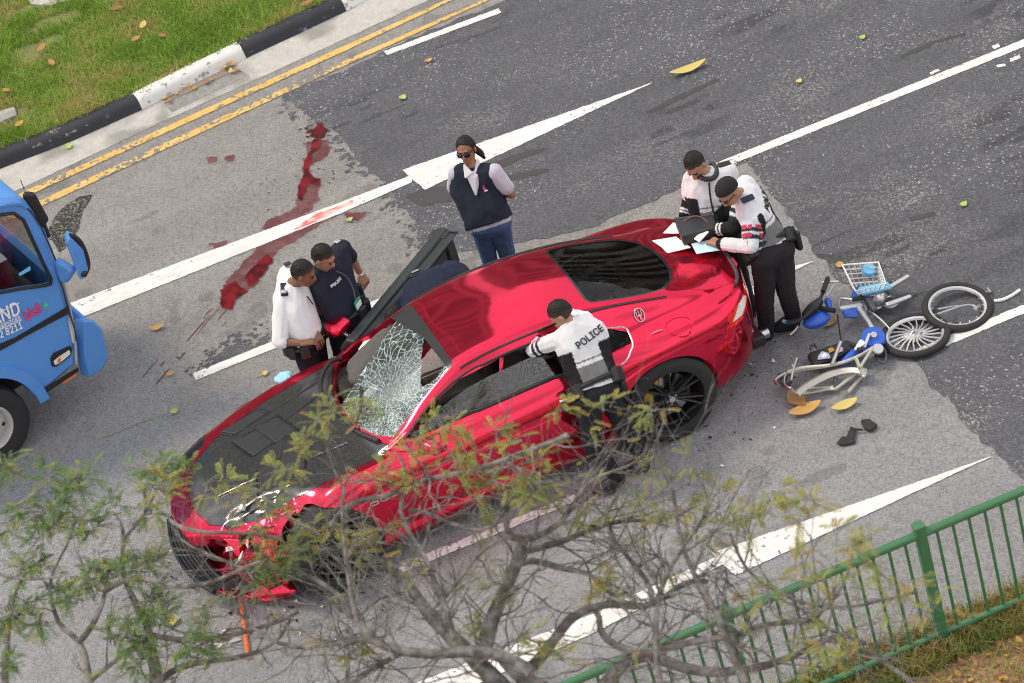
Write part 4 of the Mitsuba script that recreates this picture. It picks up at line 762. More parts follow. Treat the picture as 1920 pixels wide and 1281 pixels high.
def hand(wrist, direction, palm, side=1, curl=.6, s=1.0):
    """Palm, four separate bent fingers and a thumb; palm is the way the palm faces; side +1 has the thumb at +y."""
    x = unit(direction); z = -unit(vec(palm) - x * (vec(palm) @ x)); y = np.cross(z, x) * side
    W = lambda p: vec(wrist) + s * (x * p[0] + y * p[1] + z * p[2])
    B = [hull(*[ball(W(p), r * s, 8) for p, r in (((.0, -.022, 0), .017), ((.0, .022, 0), .017), ((.085, -.034, 0), .012), ((.088, .034, 0), .013))])]
    for k, (yy, L) in enumerate(((.034, .074), (.012, .082), (-.011, .076), (-.033, .060))):
        c = curl * (1 + .12 * k); p0 = vec((.088, yy, 0)); d1 = vec((math.cos(c * .6), .05 * (1.5 - k) * .5, -math.sin(c * .6))); p1 = p0 + d1 * L * .5; d2 = vec((math.cos(c * 1.5), 0, -math.sin(c * 1.5))); p2 = p1 + d2 * L * .5
        B += [limb(W(p0), .0095 * s, W(p1), .0088 * s), limb(W(p1), .0088 * s, W(p2), .0072 * s)]
    t0, t1, t2 = (.022, .028, -.004), (.055, .055, -.016), (.085, .060 - .02 * curl, -.03)
    B += [limb(W(t0), .014 * s, W(t1), .0105 * s), limb(W(t1), .0105 * s, W(t2), .008 * s)]
    return tm(union(B).refine_to_length(.012))
def head_parts(c, f, u, s=1.0, female=False):
    M = frame3(c, f, u); M[:, :3] *= s; X = lambda m: m.transform(M)
    jaw = .026 if female else .031
    sk = union([ball((0, -.012, .028), (.076, .095, .092), 24), hull(ball((0, .028, -.02), (.060, .062, .06), 16), ball((0, .052, -.092), (jaw, .030, .020), 12), ball((.042, .0, -.065), .022), ball((-.042, .0, -.065), .022)),
                hull(ball((0, .089, .006), .010, 8), ball((0, .108, -.030), .013, 8), ball((.014, .09, -.034), .009, 8), ball((-.014, .09, -.034), .009, 8)),
                ball((.077, -.008, -.012), (.010, .021, .032), 12), ball((-.077, -.008, -.012), (.010, .021, .032), 12), ball((0, .083, -.062), (.026, .014, .010), 8), hull(ball((.03, .075, .022), .014), ball((-.03, .075, .022), .014))])
    eyes = [X(ball((k * .030, .083, .002), (.014, .009, .007), 8)) for k in (-1, 1)]
    brow = [X(hull(ball((k * .016, .090, .020), .005, 8), ball((k * .046, .078, .020), .004, 8))) for k in (-1, 1)]
    mouth = X(hull(ball((-.020, .088, -.061), .005, 8), ball((.020, .088, -.061), .005, 8), ball((0, .095, -.061), .006, 8)))
    return X(sk), eyes, brow, mouth, M
def hair_cap(M, kind):
    if kind == 'cap': cap = ball((0, -.012, .030), (.086, .106, .104), 24).trim_by_plane([0, -.45, .9], .030)
    elif kind == 'short': cap = ball((0, -.016, .030), (.0785, .0975, .0955), 24).trim_by_plane([0, -.62, .78], .012) + (ball((0, -.016, .020), (.078, .097, .097), 24).trim_by_plane([0, -1, .25], .006) ^ box(-.2, .2, -.2, .2, -.05, .2))
    else: cap = ball((0, -.013, .030), (.0795, .098, .0955), 24).trim_by_plane([0, -.86, .51], -.010) + ball((0, -.03, .01), (.080, .085, .096), 24).trim_by_plane([0, -1, .2], .0)
    t = tm(cap.refine_to_length(.008)); P = np.array(t.vertices); fade = np.clip((P @ vec((0, -.62, .78)) - .012) / .045, 0, 1) if kind == 'short' else np.ones(len(P))
    C = np.outer(1 - fade, (.055, .036, .028)) + np.outer(fade, (.013, .011, .010))
    if kind != 'cap': t.vertices = P + t.vertex_normals * (.009 * (meshkit.fbm(P * [150, 150, 60], 2) - .45) + .008 * (meshkit.fbm(P * 38, 2) - .5))[:, None]
    t.vertices = np.asarray(t.vertices) @ M[:, :3].T + M[:, 3]; return t, C
class Person:
    def __init__(self, label, J, fwd, face, faceup=(0, 0, 1), skin='m_skin', scale=1., hair='short', female=False, group=None):
        self.key = thing('person', label, 'person', group); self.J = {k: vec(v) for k, v in J.items()}; self.skin = skin; J = self.J; self.f = unit(fwd)
        self.lat = unit(J['shL'] - J['shR']); self.hlat = unit(J['hipL'] - J['hipR']) if 'hipL' in J else self.lat
        sk, eyes, brow, mouth, self.M = head_parts(J['head'], face, faceup, scale, female); self.hair = hair
        l, f = self.lat, self.f; ch, wa, pe = J['chest'], J['waist'], (J['hipL'] + J['hipR']) / 2; w = .90 if female else 1.
        tor = [hull(ball(ch + l * .10 * w, .10), ball(ch - l * .10 * w, .10), ball(J['shL'] - l * .02, .055), ball(J['shR'] + l * .02, .055)), hull(ball(ch + l * .10 * w, .10), ball(ch - l * .10 * w, .10), ball(wa + l * .07, .10), ball(wa - l * .07, .10)),
               hull(ball(wa + l * .07, .10), ball(wa - l * .07, .10), ball(pe + self.hlat * .075, .105), ball(pe - self.hlat * .075, .105)), limb(J['neck'], .055, J['head'] + (J['neck'] - J['head']) * .35, .050), hull(ball(J['neck'], .058), ball(J['shL'] - l * .07, .05), ball(J['shR'] + l * .07, .05))]
        arms = []; legs = []; self.hands = []
        for s in 'LR':
            if 'el' + s in J: arms += [limb(J['sh' + s], .052, J['el' + s], .040), limb(J['el' + s], .041, J['wr' + s], .027)]
            if 'kn' + s in J: legs += [limb(J['hip' + s], .085, J['kn' + s], .055), limb(J['kn' + s], .055, J['an' + s], .038), limb(J['an' + s] - [0, 0, .03], .035, J['to' + s], .028)]
        body = smooth_mesh(union(tor + arms + legs + [sk]), .022, 3)
        parts = [man(body)]
        for s in 'LR':
            if 'ha' + s in J: parts.append(man(hand(J['wr' + s], J['ha' + s] - J['wr' + s], J.get('pa' + s, (0, 0, -1)), 1 if s == 'R' else -1, J['cu' + s][0] if 'cu' + s in J else .7)))
        ok = union(parts); add('body', tm(ok), skin, self.key, smooth=50)
        for e in eyes: add('eye', tm(e), 'm_black', self.key)
        for e in brow: add('eyebrow', tm(e), 'm_hair', self.key)
        add('mouth', tm(mouth), 'm_lip', self.key)
        if hair: ht, hc = hair_cap(self.M, hair); add('cap' if hair == 'cap' else 'hair', ht, 'm_cap' if hair == 'cap' else 'm_haircut', self.key, smooth=True, color=hc)
    # ---- clothes, a little larger than the body
    def torso(self, g=.02, hem=.0, low=None):
        J, l, f = self.J, self.lat, self.f; ch, wa, pe = J['chest'], J['waist'], (J['hipL'] + J['hipR']) / 2; low = pe + (wa - pe) * hem if low is None else low
        return [hull(ball(ch + l * .10, .10 + g), ball(ch - l * .10, .10 + g), ball(J['shL'] - l * .02, .055 + g), ball(J['shR'] + l * .02, .055 + g), ball(J['neck'] - [0, 0, .02], .06 + g * .5)),
                hull(ball(ch + l * .10, .10 + g), ball(ch - l * .10, .10 + g), ball(wa + l * .07, .10 + g), ball(wa - l * .07, .10 + g)), hull(ball(wa + l * .07, .10 + g), ball(wa - l * .07, .10 + g), ball(low + self.hlat * .07, .10 + g), ball(low - self.hlat * .07, .10 + g)).trim_by_plane(list(unit(wa - low)), float(unit(wa - low) @ low)) if np.linalg.norm(wa - low) > .02 else ball(wa, .1)]
    def sleeve(self, s, upto=1.9, g=.018):
        J = self.J; a, b, c = J['sh' + s], J['el' + s], J['wr' + s]; out = [limb(a, .056 + g, b + (a - b) * max(0, 1 - upto), .044 + g)]
        if upto > 1: out.append(limb(b, .044 + g, b + (c - b) * (upto - 1), .044 + g - (.014) * (upto - 1)))
        return out
    def trousers(self, g=.018, flare=.0):
        J = self.J; pe = (J['hipL'] + J['hipR']) / 2; out = [hull(ball(pe + self.hlat * .075, .108 + g), ball(pe - self.hlat * .075, .108 + g), ball(pe + (J['waist'] - pe) * .35 + self.hlat * .07, .10 + g * .7), ball(pe + (J['waist'] - pe) * .35 - self.hlat * .07, .10 + g * .7))]
        for s in 'LR':
            if 'kn' + s in J: out += [limb(J['hip' + s], .09 + g, J['kn' + s], .060 + g), limb(J['kn' + s], .060 + g, J['an' + s] + [0, 0, .02], .045 + g + flare)]
        return out
    def wear(self, name, solids, m='m_fabric', edge=.018, it=5, fold=.010, ff=(16, 16, 9), col=None, label=None, seed=0):
        t = smooth_mesh(union(solids), edge, it, fold, ff, seed)
        if col is None: return add(name, t, m, self.key, smooth=True, label=label), t
        C = col(np.array(t.vertices), np.array(t.vertex_normals)); return add(name, t, m, self.key, smooth=True, color=C, label=label), t
    def shoes(self, m='m_black'):
        J = self.J
        for s in 'LR':
            if 'to' + s in J: add('shoe', tm(hull(ball(J['an' + s] - [0, 0, .04], .050), ball(J['an' + s] + [0, 0, .02], .052), ball(J['to' + s] + [0, 0, .008], .042), ball((J['to' + s] + J['an' + s]) / 2 - [0, 0, .03], .048))), m, self.key, smooth=60)
    def belt(self, m='m_black', g=.034, at=.12, stuff=True, seed=1):
        J = self.J; pe = (J['hipL'] + J['hipR']) / 2; up = unit(J['waist'] - pe); c = pe + (J['waist'] - pe) * at + up * .06; l = self.hlat; f = np.cross(up, l)
        ringpts = [c + l * (.075 * np.sign(math.cos(a)) * min(1, abs(math.cos(a)) * 2) + (.10 + g) * math.cos(a)) + f * (.10 + g) * math.sin(a) for a in np.linspace(0, 2 * np.pi, 33)]
        b = add('belt', tube(ringpts, .020, 8, cap=False), m, self.key)
        r = np.random.default_rng(seed)
        if stuff:
            for a in (.25, .8, 2.3, 2.9, 3.7, 4.9, 5.7):
                q = c + l * (.075 * np.sign(math.cos(a)) + (.10 + g) * math.cos(a)) + f * (.10 + g + .015) * math.sin(a); o = unit(q - c)
                add('pouch', tm(hull(*[ball(q + o * i * .018 + up * (j * .045 - .02) + np.cross(up, o) * k * .028, .013, 8) for i in (-1, 1) for j in (-1, 1) for k in (-1, 1)])), m, self.key, smooth=50)
        return c
    def tag(self, name, at, out, up, w, h, m, th=.012, lab=None):
        o = unit(out); u = unit(vec(up) - o * (vec(up) @ o)); s = np.cross(u, o)
        return add(name, tm(hull(*[ball(vec(at) + s * i * (w / 2 - th / 2) + u * j * (h / 2 - th / 2), th / 2, 8) for i in (-1, 1) for j in (-1, 1)])), m, self.key, smooth=50, label=lab)
def seg(P, a, b):
    d = b - a; t = np.clip(((P - a) @ d) / (d @ d), 0, 1); return t, np.linalg.norm(P - (a + t[:, None] * d), axis=1)
def arm_param(P, J, s):
    t1, d1 = seg(P, J['sh' + s], J['el' + s]); t2, d2 = seg(P, J['el' + s], J['wr' + s]); return np.where(d2 < d1, 1 + t2, t1), np.minimum(d1, d2)
mat('m_haircut', VC, .6, spec=.3); mat('m_lip', (.26, .09, .08), .5); mat('m_cap', (.015, .015, .016), .9)
WHT, BLK, GRY, NVY, PNK = vec((.66, .67, .71)), vec((.014, .014, .016)), vec((.17, .17, .175)), vec((.012, .017, .035)), vec((.55, .05, .11))
def rider_color(p, stripes=True, sideblack=True, forearm_black=(), bands='LR', pink=()):
    J = p.J; pe = (J['hipL'] + J['hipR']) / 2
    def col(P, N):
        C = np.tile(WHT, (len(P), 1)); ax = J['neck'] - pe; v = ((P - pe) @ ax) / (ax @ ax); latp = (P - pe - np.outer(v, ax)) @ p.lat
        back = (N @ p.f)
        side = (np.abs(latp) > .105) & (v < .66) if sideblack else np.zeros(len(P), bool)
        low = (v < .42) & ~side; C[low] = GRY; C[(v > .42) & (v < .475) & ~side] = WHT * .98; C[(v > .475) & (v < .50) & ~side] = GRY; C[side] = BLK
        C[(v < .13)] = WHT
        for s in 'LR':
            if 'el' + s not in J: continue
            a, d = arm_param(P, J, s); sh = (d < .10) & ((a > .18) | (((P - J['sh' + s]) @ (p.lat if s == 'L' else -p.lat)) > .03)) & (np.linalg.norm(P - J['chest'], axis=1) > .15)
            arm = unit(J['el' + s] - J['sh' + s]); out = unit(vec((0, 0, 1.)) * .8 + (p.lat if s == 'L' else -p.lat) * .5); under = (N @ out) < -.10
            c = np.tile(WHT, (len(P), 1)); c[under] = BLK
            if s in forearm_black: c[a > .80] = BLK
            if stripes: c[((a > .56) & (a < .66) | (a > .74) & (a < .84)) & ~under] = vec((.02, .03, .05))
            if s in pink: fr = (N @ p.f) > .25; c[((a > .50) & (a < .60) | (a > .70) & (a < .80)) & ~under & fr] = PNK
            if s in bands: c[(a > 1.50) & (a < 1.60) | (a > 1.68) & (a < 1.78)] = WHT
            c[a > 1.84] = BLK; C[sh] = c[sh]
        return np.clip(C, 0, 1)
    return col
def flat(c, var=.0):
    c = vec(c)
    def col(P, N): return np.clip(np.tile(c, (len(P), 1)) * (1 + var * (meshkit.fbm(P * 20, 2) - .5))[:, None], 0, 1)
    return col
def lettering(p, text, h, mesh, at, right, up, m, name='lettering', bold=True, lab=None):
    """Letters laid on a garment: flat letters pressed onto its surface."""
    t = meshkit.text_mesh(text, h, .004, bold=bold); V = np.array(t.vertices); V[:, 0] -= V[:, 0].max() / 2; V[:, 1] -= h / 2
    t = trimesh.Trimesh(V, t.faces, process=False).subdivide_to_size(.02); V = np.array(t.vertices)
    r = unit(right); u = unit(vec(up) - r * (vec(up) @ r)); o = np.cross(r, u); S = np.array(mesh.vertices); q = S - vec(at)
    ok = (q @ o) > -.12; S2 = np.c_[q @ r, q @ u][ok]; dep = (q @ o)[ok]; near = (np.abs(S2[:, 0]) < .3) & (np.abs(S2[:, 1]) < .2); S2, dep = S2[near], dep[near]
    tr = cKDTree(S2); dd, k = tr.query(V[:, :2], k=8); z = np.where(dd < .035, dep[k], -9).max(1); z = np.where(z < -1, dep[k[:, 0]], z)
    W = vec(at) + np.outer(V[:, 0], r) + np.outer(V[:, 1], u) + np.outer(z + .003 + V[:, 2], o)
    add(name, trimesh.Trimesh(W, t.faces, process=False), m, p.key, smooth=False, label=lab)
# ---- officer leaning on the near door
J = dict(head=(0.122,-2.063,1.47), neck=(0.171,-2.139,1.4), chest=(0.194,-2.181,1.25), waist=(0.178,-2.298,1.07), shR=(0.28,-2.098,1.35), shL=(0.031,-2.162,1.32), elL=(-0.144,-1.911,1.16), wrL=(-0.062,-1.85,1.22), haL=(-0.006,-1.814,1.25),
    elR=(0.176,-1.588,1.16), wrR=(0.037,-1.719,1.22), haR=(-0.041,-1.762,1.22), hipR=(0.227,-2.429,0.92), hipL=(0.082,-2.435,0.92), knR=(0.284,-2.42,0.5), knL=(-0.013,-2.467,0.5), anR=(0.367,-2.377,0.1), anL=(0.11,-2.478,0.1), toR=(0.235,-2.322,0.04), toL=(-0.072,-2.435,0.04))
Fc = np.cross(vec(J['shL']) - vec(J['shR']), (0, 0, -1.)); Fc = -Fc if Fc[1] < 0 else Fc
p = Person('officer with POLICE on his riding jacket leaning in at the near door window', J, Fc, Fc + [-.5, -.1, -.6], (-.1, .3, 1))
_, jk = p.wear('jacket', edge=.0095, it=10, solids= p.torso(.03, .15) + p.sleeve('L', 1.92, .024) + p.sleeve('R', 1.92, .024), col=rider_color(p, forearm_black='R', pink='L', bands='R'), fold=.014, seed=1, label='white, grey and black riding jacket with POLICE on its back')
pe = (p.J['hipL'] + p.J['hipR']) / 2; bk = p.J['chest'] + (p.J['neck'] - p.J['chest']) * .50 - p.f * .13
lettering(p, 'POLICE', .052, jk, bk + p.lat * -.03, -p.lat, p.J['neck'] - p.J['waist'], 'm_black', lab='dark letters POLICE')
p.wear('trousers', p.trousers(.02), col=flat((.016, .017, .021)), seed=2, fold=.018); p.belt(seed=3); p.shoes()
p.tag('holster', p.J['hipR'] + vec((.13, -.03, -.05)), (1, -.3, 0), (0, 0, 1), .09, .20, 'm_black', .05)
# ---- officer with the black cap at the boot
J = dict(head=(1.804,-1.406,1.51), neck=(1.909,-1.346,1.41), chest=(1.97,-1.391,1.24), waist=(2.003,-1.433,1.06), shL=(1.935,-1.439,1.34), shR=(2.009,-1.2,1.38), elL=(1.816,-1.633,1.1), wrL=(1.634,-1.369,1.06), haL=(1.573,-1.216,1.06), elR=(1.802,-1.303,1.1), wrR=(1.677,-1.168,1.06), haR=(1.589,-1.097,1.05),
    hipL=(1.912,-1.578,0.92), hipR=(2.058,-1.566,0.92), knL=(1.852,-1.525,0.5), knR=(2.038,-1.535,0.5), anL=(1.839,-1.395,0.1), anR=(2.085,-1.385,0.1), toL=(1.711,-1.324,0.04), toR=(1.934,-1.334,0.04))
Fb = vec((-1., -.25, 0))
p = Person('officer in a black cap and white riding jacket bending over the boot lid', J, Fb, (-.95, -.45, -.75), (-.2, 0, 1), hair='cap')
_, jk = p.wear('jacket', edge=.0095, it=10, solids= p.torso(.03, .15) + p.sleeve('L', 1.90, .024) + p.sleeve('R', 1.90, .024), col=rider_color(p, forearm_black='R', pink='L', bands='R'), fold=.014, seed=4, label='white and black riding jacket with pink and dark sleeve stripes')
lettering(p, 'POLICE', .068, jk, p.J['chest'] + (p.J['neck'] - p.J['chest']) * .3 - p.f * .14, -p.lat, p.J['neck'] - p.J['waist'], 'm_black', lab='dark letters POLICE')
p.wear('trousers', p.trousers(.024), col=flat((.022, .020, .024)), seed=5, fold=.014); p.belt(seed=6); p.shoes()
p.tag('epaulette', p.J['shL'] + vec((-.01, -.03, .085)), (0, -.5, 1), (1, 0, 0), .055, .11, 'm_navy_cloth' if 'm_navy_cloth' in scene else 'm_black', .016)
p.tag('radio', p.J['hipR'] + vec((.16, .0, .02)), (1, .3, 0), (0, 0, 1), .08, .19, 'm_black', .05)
G_ = p.M; gl = lambda q: G_[:, :3] @ vec(q) + G_[:, 3]
add('glasses', cat_([tube([gl((k * .05, .092, .004)), gl((k * .012, .10, .0))], .006, 6) for k in (-1, 1)] + [tube([gl((k * .055, .085, .004)), gl((k * .078, -.02, .0))], .004, 6) for k in (-1, 1)]), 'm_black', p.key)
add('phone', tm(rbox(0, 0, 0, .12, .065, .012, .005).rotate([10, -15, 20]).translate(list(p.J['haL'] + vec((-.02, .02, .02))))), 'm_white', p.key)
# ---- bareheaded officer at the far corner of the boot
J = dict(head=(1.729,-0.875,1.52), neck=(1.801,-0.903,1.43), chest=(1.792,-0.894,1.25), waist=(1.785,-0.928,1.07), shR=(1.69,-0.789,1.35), shL=(1.972,-0.915,1.37), elR=(1.635,-0.738,1.13), wrR=(1.551,-0.788,1.04), haR=(1.501,-0.782,1), elL=(1.881,-1.061,1.1), wrL=(1.739,-0.912,1.05), haL=(1.655,-0.866,1.02),
    hipR=(1.706,-0.921,0.92), hipL=(1.832,-0.965,0.92), knR=(1.685,-0.975,0.5), knL=(1.831,-0.997,0.5), anR=(1.698,-1.009,0.1), anL=(1.837,-1.026,0.1), toR=(1.62,-0.998,0.04), toL=(1.755,-1.028,0.04))
p = Person('bareheaded officer in a riding jacket writing at the far corner of the boot', J, (-.35, -1, 0), (-.75, -.75, -.7), (0, .2, 1))
_, jk = p.wear('jacket', edge=.0095, it=10, solids= p.torso(.03, .1) + p.sleeve('L', 1.88, .024) + p.sleeve('R', 1.88, .024), col=rider_color(p, stripes=False, forearm_black='LR', bands='LR'), fold=.014, seed=7, label='white and black riding jacket with white bands on black cuffs')
p.wear('trousers', p.trousers(.02), col=flat((.016, .017, .021)), seed=8); p.belt(seed=9, stuff=False); p.shoes()
add('collar', tube(curve([p.J['neck'] + vec(q) for q in ((.06, .05, .03), (.075, -.02, .02), (.02, -.09, -.01), (-.06, -.06, .0), (-.07, .02, .02))], 20), .022, 8), 'm_black', p.key)
p.tag('epaulette', p.J['shL'] + vec((-.02, 0, .085)), (.2, -.3, 1), (1, 0, 0), .05, .11, 'm_black', .016)
add('zip', tube(curve([p.J['neck'] + vec((-.03, -.10, -.03)), p.J['chest'] + vec((-.05, -.14, .02)), p.J['waist'] + vec((-.05, -.14, 0))], 12), .008, 6), 'm_black', p.key)
# ---- woman in the dark vest
J = dict(head=(0.232,0.785,1.47), neck=(0.229,0.75,1.32), chest=(0.215,0.758,1.1), waist=(0.214,0.666,0.95), shR=(0.101,0.835,1.26), shL=(0.378,0.623,1.26), elR=(0.045,0.841,1.02), wrR=(0.233,0.835,0.95), haR=(0.347,0.819,0.93), elL=(0.462,0.475,1.02), wrL=(0.356,0.63,0.95), haL=(0.296,0.861,0.93),
    hipR=(0.145,0.628,0.8), hipL=(0.273,0.563,0.8), knR=(0.131,0.696,0.45), knL=(0.287,0.651,0.45), anR=(0.123,0.725,0.09), anL=(0.286,0.696,0.09), toR=(0.027,0.688,0.04), toL=(0.176,0.649,0.04))
for s in 'LR':
    for q in ('el', 'wr', 'ha'): J[q + s] = tuple(vec(J[q + s]) + {'el': (0, .10, 0), 'wr': (0, .26, 0), 'ha': (0, .30, 0)}[q])
p = Person('woman with sunglasses, ponytail and dark vest standing with hands behind her back', J, (-.25, -1, 0), (-.62, -1, .06), (0, .1, 1), skin='m_skin_tan', scale=1.0, hair='long', female=True)
def vest_solids(p, g, hem=.12):
    J, l = p.J, p.lat; ch, wa, pe = J['chest'], J['waist'], (J['hipL'] + J['hipR']) / 2; t = p.torso(g, hem)
    t[0] = hull(ball(ch + l * .085, .10 + g), ball(ch - l * .085, .10 + g), ball(J['shL'] - l * .045, .052 + g * .75), ball(J['shR'] + l * .045, .052 + g * .75)); return t
p.wear('shirt', vest_solids(p, .030, -.1) + p.sleeve('L', .70, .026) + p.sleeve('R', .70, .026), col=flat((.50, .50, .57)), seed=11)
_, vm = p.wear('vest', vest_solids(p, .052), col=flat((.017, .022, .038), .3), fold=.016, seed=12, label='dark navy vest with a small round badge')
vn = p.J['chest'] + vec((-.07, -.13, .12))
nk = p.J['neck'] + vec((-.015, -.075, .0)); vt = p.J['chest'] + vec((-.045, -.168, .04))
add('shirt_front', tm(hull(ball(nk + vec((-.055, -.01, -.01)), .012, 8), ball(nk + vec((.065, -.02, -.01)), .012, 8), ball(vt, .010, 8), ball(nk + vec((0, -.05, -.05)), .014, 8))), 'm_shirtgrey', p.key, smooth=60)
for k in (-1, 1): add('collar', tm(hull(ball(p.J['neck'] + vec((k * .060, -.02, .050)), .010, 8), ball(p.J['neck'] + vec((k * .016 - .015, -.105, .0)), .009, 8), ball(p.J['neck'] + vec((k * .080 - .012, -.095, -.025)), .009, 8))), 'm_shirtgrey', p.key, smooth=60)
add('badge', lathe([(0, .004), (.032, .004), (.032, 0), (0, 0)], 20).apply_transform(frame(p.J['chest'] + vec((.055, -.182, .075)), (1, 0, 0), (-.05, -1, .25))), 'm_pink', p.key, label='small round red and white badge')
add('badge', tube([p.J['chest'] + vec((.03, -.186, .05)), p.J['chest'] + vec((.085, -.183, .05))], .010, 6), 'm_white', p.key)
p.wear('jeans', p.trousers(.016), col=flat((.055, .095, .20), .5), seed=13); p.shoes()
G_ = p.M
for k in (-1, 1): add('sunglasses_lens', tm(hull(ball(gl((k * .014, .101, .004)), .008, 8), ball(gl((k * .055, .086, .008)), .008, 8), ball(gl((k * .020, .100, -.016)), .008, 8), ball(gl((k * .048, .088, -.018)), .008, 8))), 'm_gloss_black', p.key)
add('sunglasses_frame', cat_([tube([gl((k * .058, .088, .008)), gl((k * .080, -.02, .004))], .0045, 6) for k in (-1, 1)] + [tube([gl((-.06, .088, .012)), gl((0, .104, .010)), gl((.06, .088, .012))], .004, 6)]), 'm_black', p.key)
pt = union([limb(gl((-.03, -.085, -.03)), .028, gl((-.078, -.08, -.085)), .030), limb(gl((-.078, -.08, -.085)), .030, gl((-.105, -.07, -.14)), .012)]); pt = tm(pt.refine_to_length(.012)); pt.vertices = pt.vertices + pt.vertex_normals * (.008 * (meshkit.fbm(pt.vertices * 60, 2) - .45))[:, None]
add('ponytail', pt, 'm_hair', p.key, smooth=60)
# ---- white-shirted officer
J = dict(head=(-1.502,-0.247,1.56), neck=(-1.596,-0.161,1.44), chest=(-1.635,-0.143,1.24), waist=(-1.643,-0.22,1.07), shR=(-1.73,-0.195,1.37), shL=(-1.593,0.128,1.39), elR=(-1.88,-0.338,1.1), wrR=(-1.721,-0.432,1.06), haR=(-1.625,-0.437,1.04), elL=(-1.584,-0.147,1.12), wrL=(-1.59,-0.319,1.05), haL=(-1.584,-0.365,1.02),
    hipR=(-1.704,-0.3,0.91), hipL=(-1.607,-0.185,0.91), knR=(-1.73,-0.385,0.5), knL=(-1.649,-0.225,0.5), anR=(-1.729,-0.351,0.1), anL=(-1.657,-0.194,0.1), toR=(-1.627,-0.336,0.04), toL=(-1.554,-0.178,0.04))
p = Person('officer in a white shirt with rolled sleeves and navy epaulettes beside the bonnet', J, (1, -.25, 0), (1, -.5, -.55), (.2, 0, 1), skin='m_skin_dark')
p.wear('shirt', p.torso(.028, .2) + p.sleeve('R', 1.08, .026) + p.sleeve('L', 1.08, .026), col=flat((.74, .75, .78)), fold=.014, seed=15)
p.wear('trousers', p.trousers(.018), col=flat((.014, .016, .024)), seed=16); p.belt(seed=17)
p.tag('epaulette', p.J['shR'] + vec((.04, .0, .085)), (0.2, -.5, 1), (.2, 1, 0), .06, .13, 'm_navy_cloth', .016); p.tag('epaulette', p.J['shL'] + vec((.02, 0, .085)), (0, .4, 1), (0, 1, 0), .06, .12, 'm_navy_cloth', .016)
p.tag('epaulette_badge', p.J['shR'] + vec((.03, -.04, .092)), (0.2, -.5, 1), (.2, 1, 0), .045, .035, 'm_silver', .014)
add('pen', tube([p.J['chest'] + vec((.10, -.10, .10)), p.J['chest'] + vec((.12, -.115, .02))], .006, 6), 'm_black', p.key)
# ---- navy officer beside him
J = dict(head=(-1.298,-0.13,1.56), neck=(-1.291,-0.085,1.45), chest=(-1.288,-0.024,1.25), waist=(-1.286,-0.114,1.06), shL=(-1.098,0.178,1.38), shR=(-1.396,-0.069,1.37), elL=(-1.033,0.29,1.16), wrL=(-1.015,0.297,1.02), haL=(-1,0.271,0.95), elR=(-1.485,-0.041,1.12), wrR=(-1.445,-0.074,1), haR=(-1.442,-0.121,0.96),
    hipL=(-1.234,-0.108,0.91), hipR=(-1.362,-0.156,0.91), knL=(-1.28,-0.209,0.5), knR=(-1.444,-0.246,0.5), anL=(-1.286,-0.186,0.1), anR=(-1.436,-0.234,0.1), toL=(-1.269,-0.267,0.04), toR=(-1.41,-0.321,0.04))
p = Person('officer in a navy uniform with a lanyard pass beside the open far door', J, (.75, -.65, 0), (.75, -.65, -.65), (0, .1, 1))
_, um = p.wear('uniform_shirt', p.torso(.030, .15) + p.sleeve('L', .62, .030) + p.sleeve('R', .62, .030), col=flat((.016, .019, .036), .3), fold=.014, seed=18)
lettering(p, 'POLICE', .024, um, p.J['chest'] + vec((.03, -.16, .07)), (.65, .75, .0), (0, 0, 1), 'm_white', lab='white letters POLICE over the chest pocket')
p.wear('trousers', p.trousers(.018), col=flat((.014, .016, .026)), seed=19); c = p.belt(seed=20)
fr = p.f
add('lanyard', tube(curve([p.J['neck'] + vec((-.03, -.08, .0)), p.J['chest'] + fr * .15 + vec((0, 0, .06)), p.J['waist'] + fr * .155 + vec((0, 0, .06))], 12), .006, 6), 'm_wrapgrey', p.key)
p.tag('pass_card', p.J['waist'] + fr * .165 + vec((0, 0, .02)), fr, (0, 0, 1), .10, .085, 'm_passgreen', .010); p.tag('pass_card', p.J['waist'] + fr * .172 + vec((0, 0, .01)), fr, (0, 0, 1), .085, .05, 'm_white', .008)
p.tag('epaulette', p.J['shL'] + vec((-.02, 0, .088)), (.1, 0, 1), (1, .6, 0), .05, .05, 'm_silver', .014)
add('watch', tube([p.J['wrL'] + vec(( .030 * math.cos(a), .03 * math.sin(a), 0)) for a in np.linspace(0, 6.28, 13)], .010, 6, cap=False), 'm_silver', p.key)
add('radio', tm(rbox(0, 0, 0, .06, .05, .20, .02).translate(list(p.J['hipL'] + vec((.14, .10, .12))))), 'm_black', p.key)
# ---- person bent into the car on the far side
J = dict(head=(-0.943,-0.539,1), neck=(-0.828,-0.553,1.02), chest=(-0.689,-0.457,1.04), waist=(-0.509,-0.395,1.04), shL=(-0.786,-0.603,1.02), shR=(-0.745,-0.357,1.04), elL=(-0.946,-0.421,0.82), wrL=(-1.083,-0.464,0.8), haL=(-1.142,-0.472,0.8), elR=(-0.916,-0.136,0.8), wrR=(-1.041,-0.187,0.8), haR=(-1.101,-0.195,0.8),
    hipL=(-0.337,-0.304,0.94), hipR=(-0.325,-0.143,0.94), knL=(-0.372,-0.358,0.5), knR=(-0.373,-0.209,0.5), anL=(-0.347,-0.317,0.1), anR=(-0.365,-0.175,0.1), toL=(-0.448,-0.273,0.04), toR=(-0.458,-0.137,0.04))
p = Person('person in navy clothes bent into the car through the far door', J, (-.9, -.5, -.3), (-.9, -.5, -.4), (-.3, -.2, 1))
p.wear('overalls', p.torso(.035, 0) + p.sleeve('L', 1.8, .02) + p.sleeve('R', 1.8, .02) + p.trousers(.03), col=flat((.015, .021, .046), .4), fold=.016, seed=22)
p.belt(seed=23, stuff=False); p.shoes()
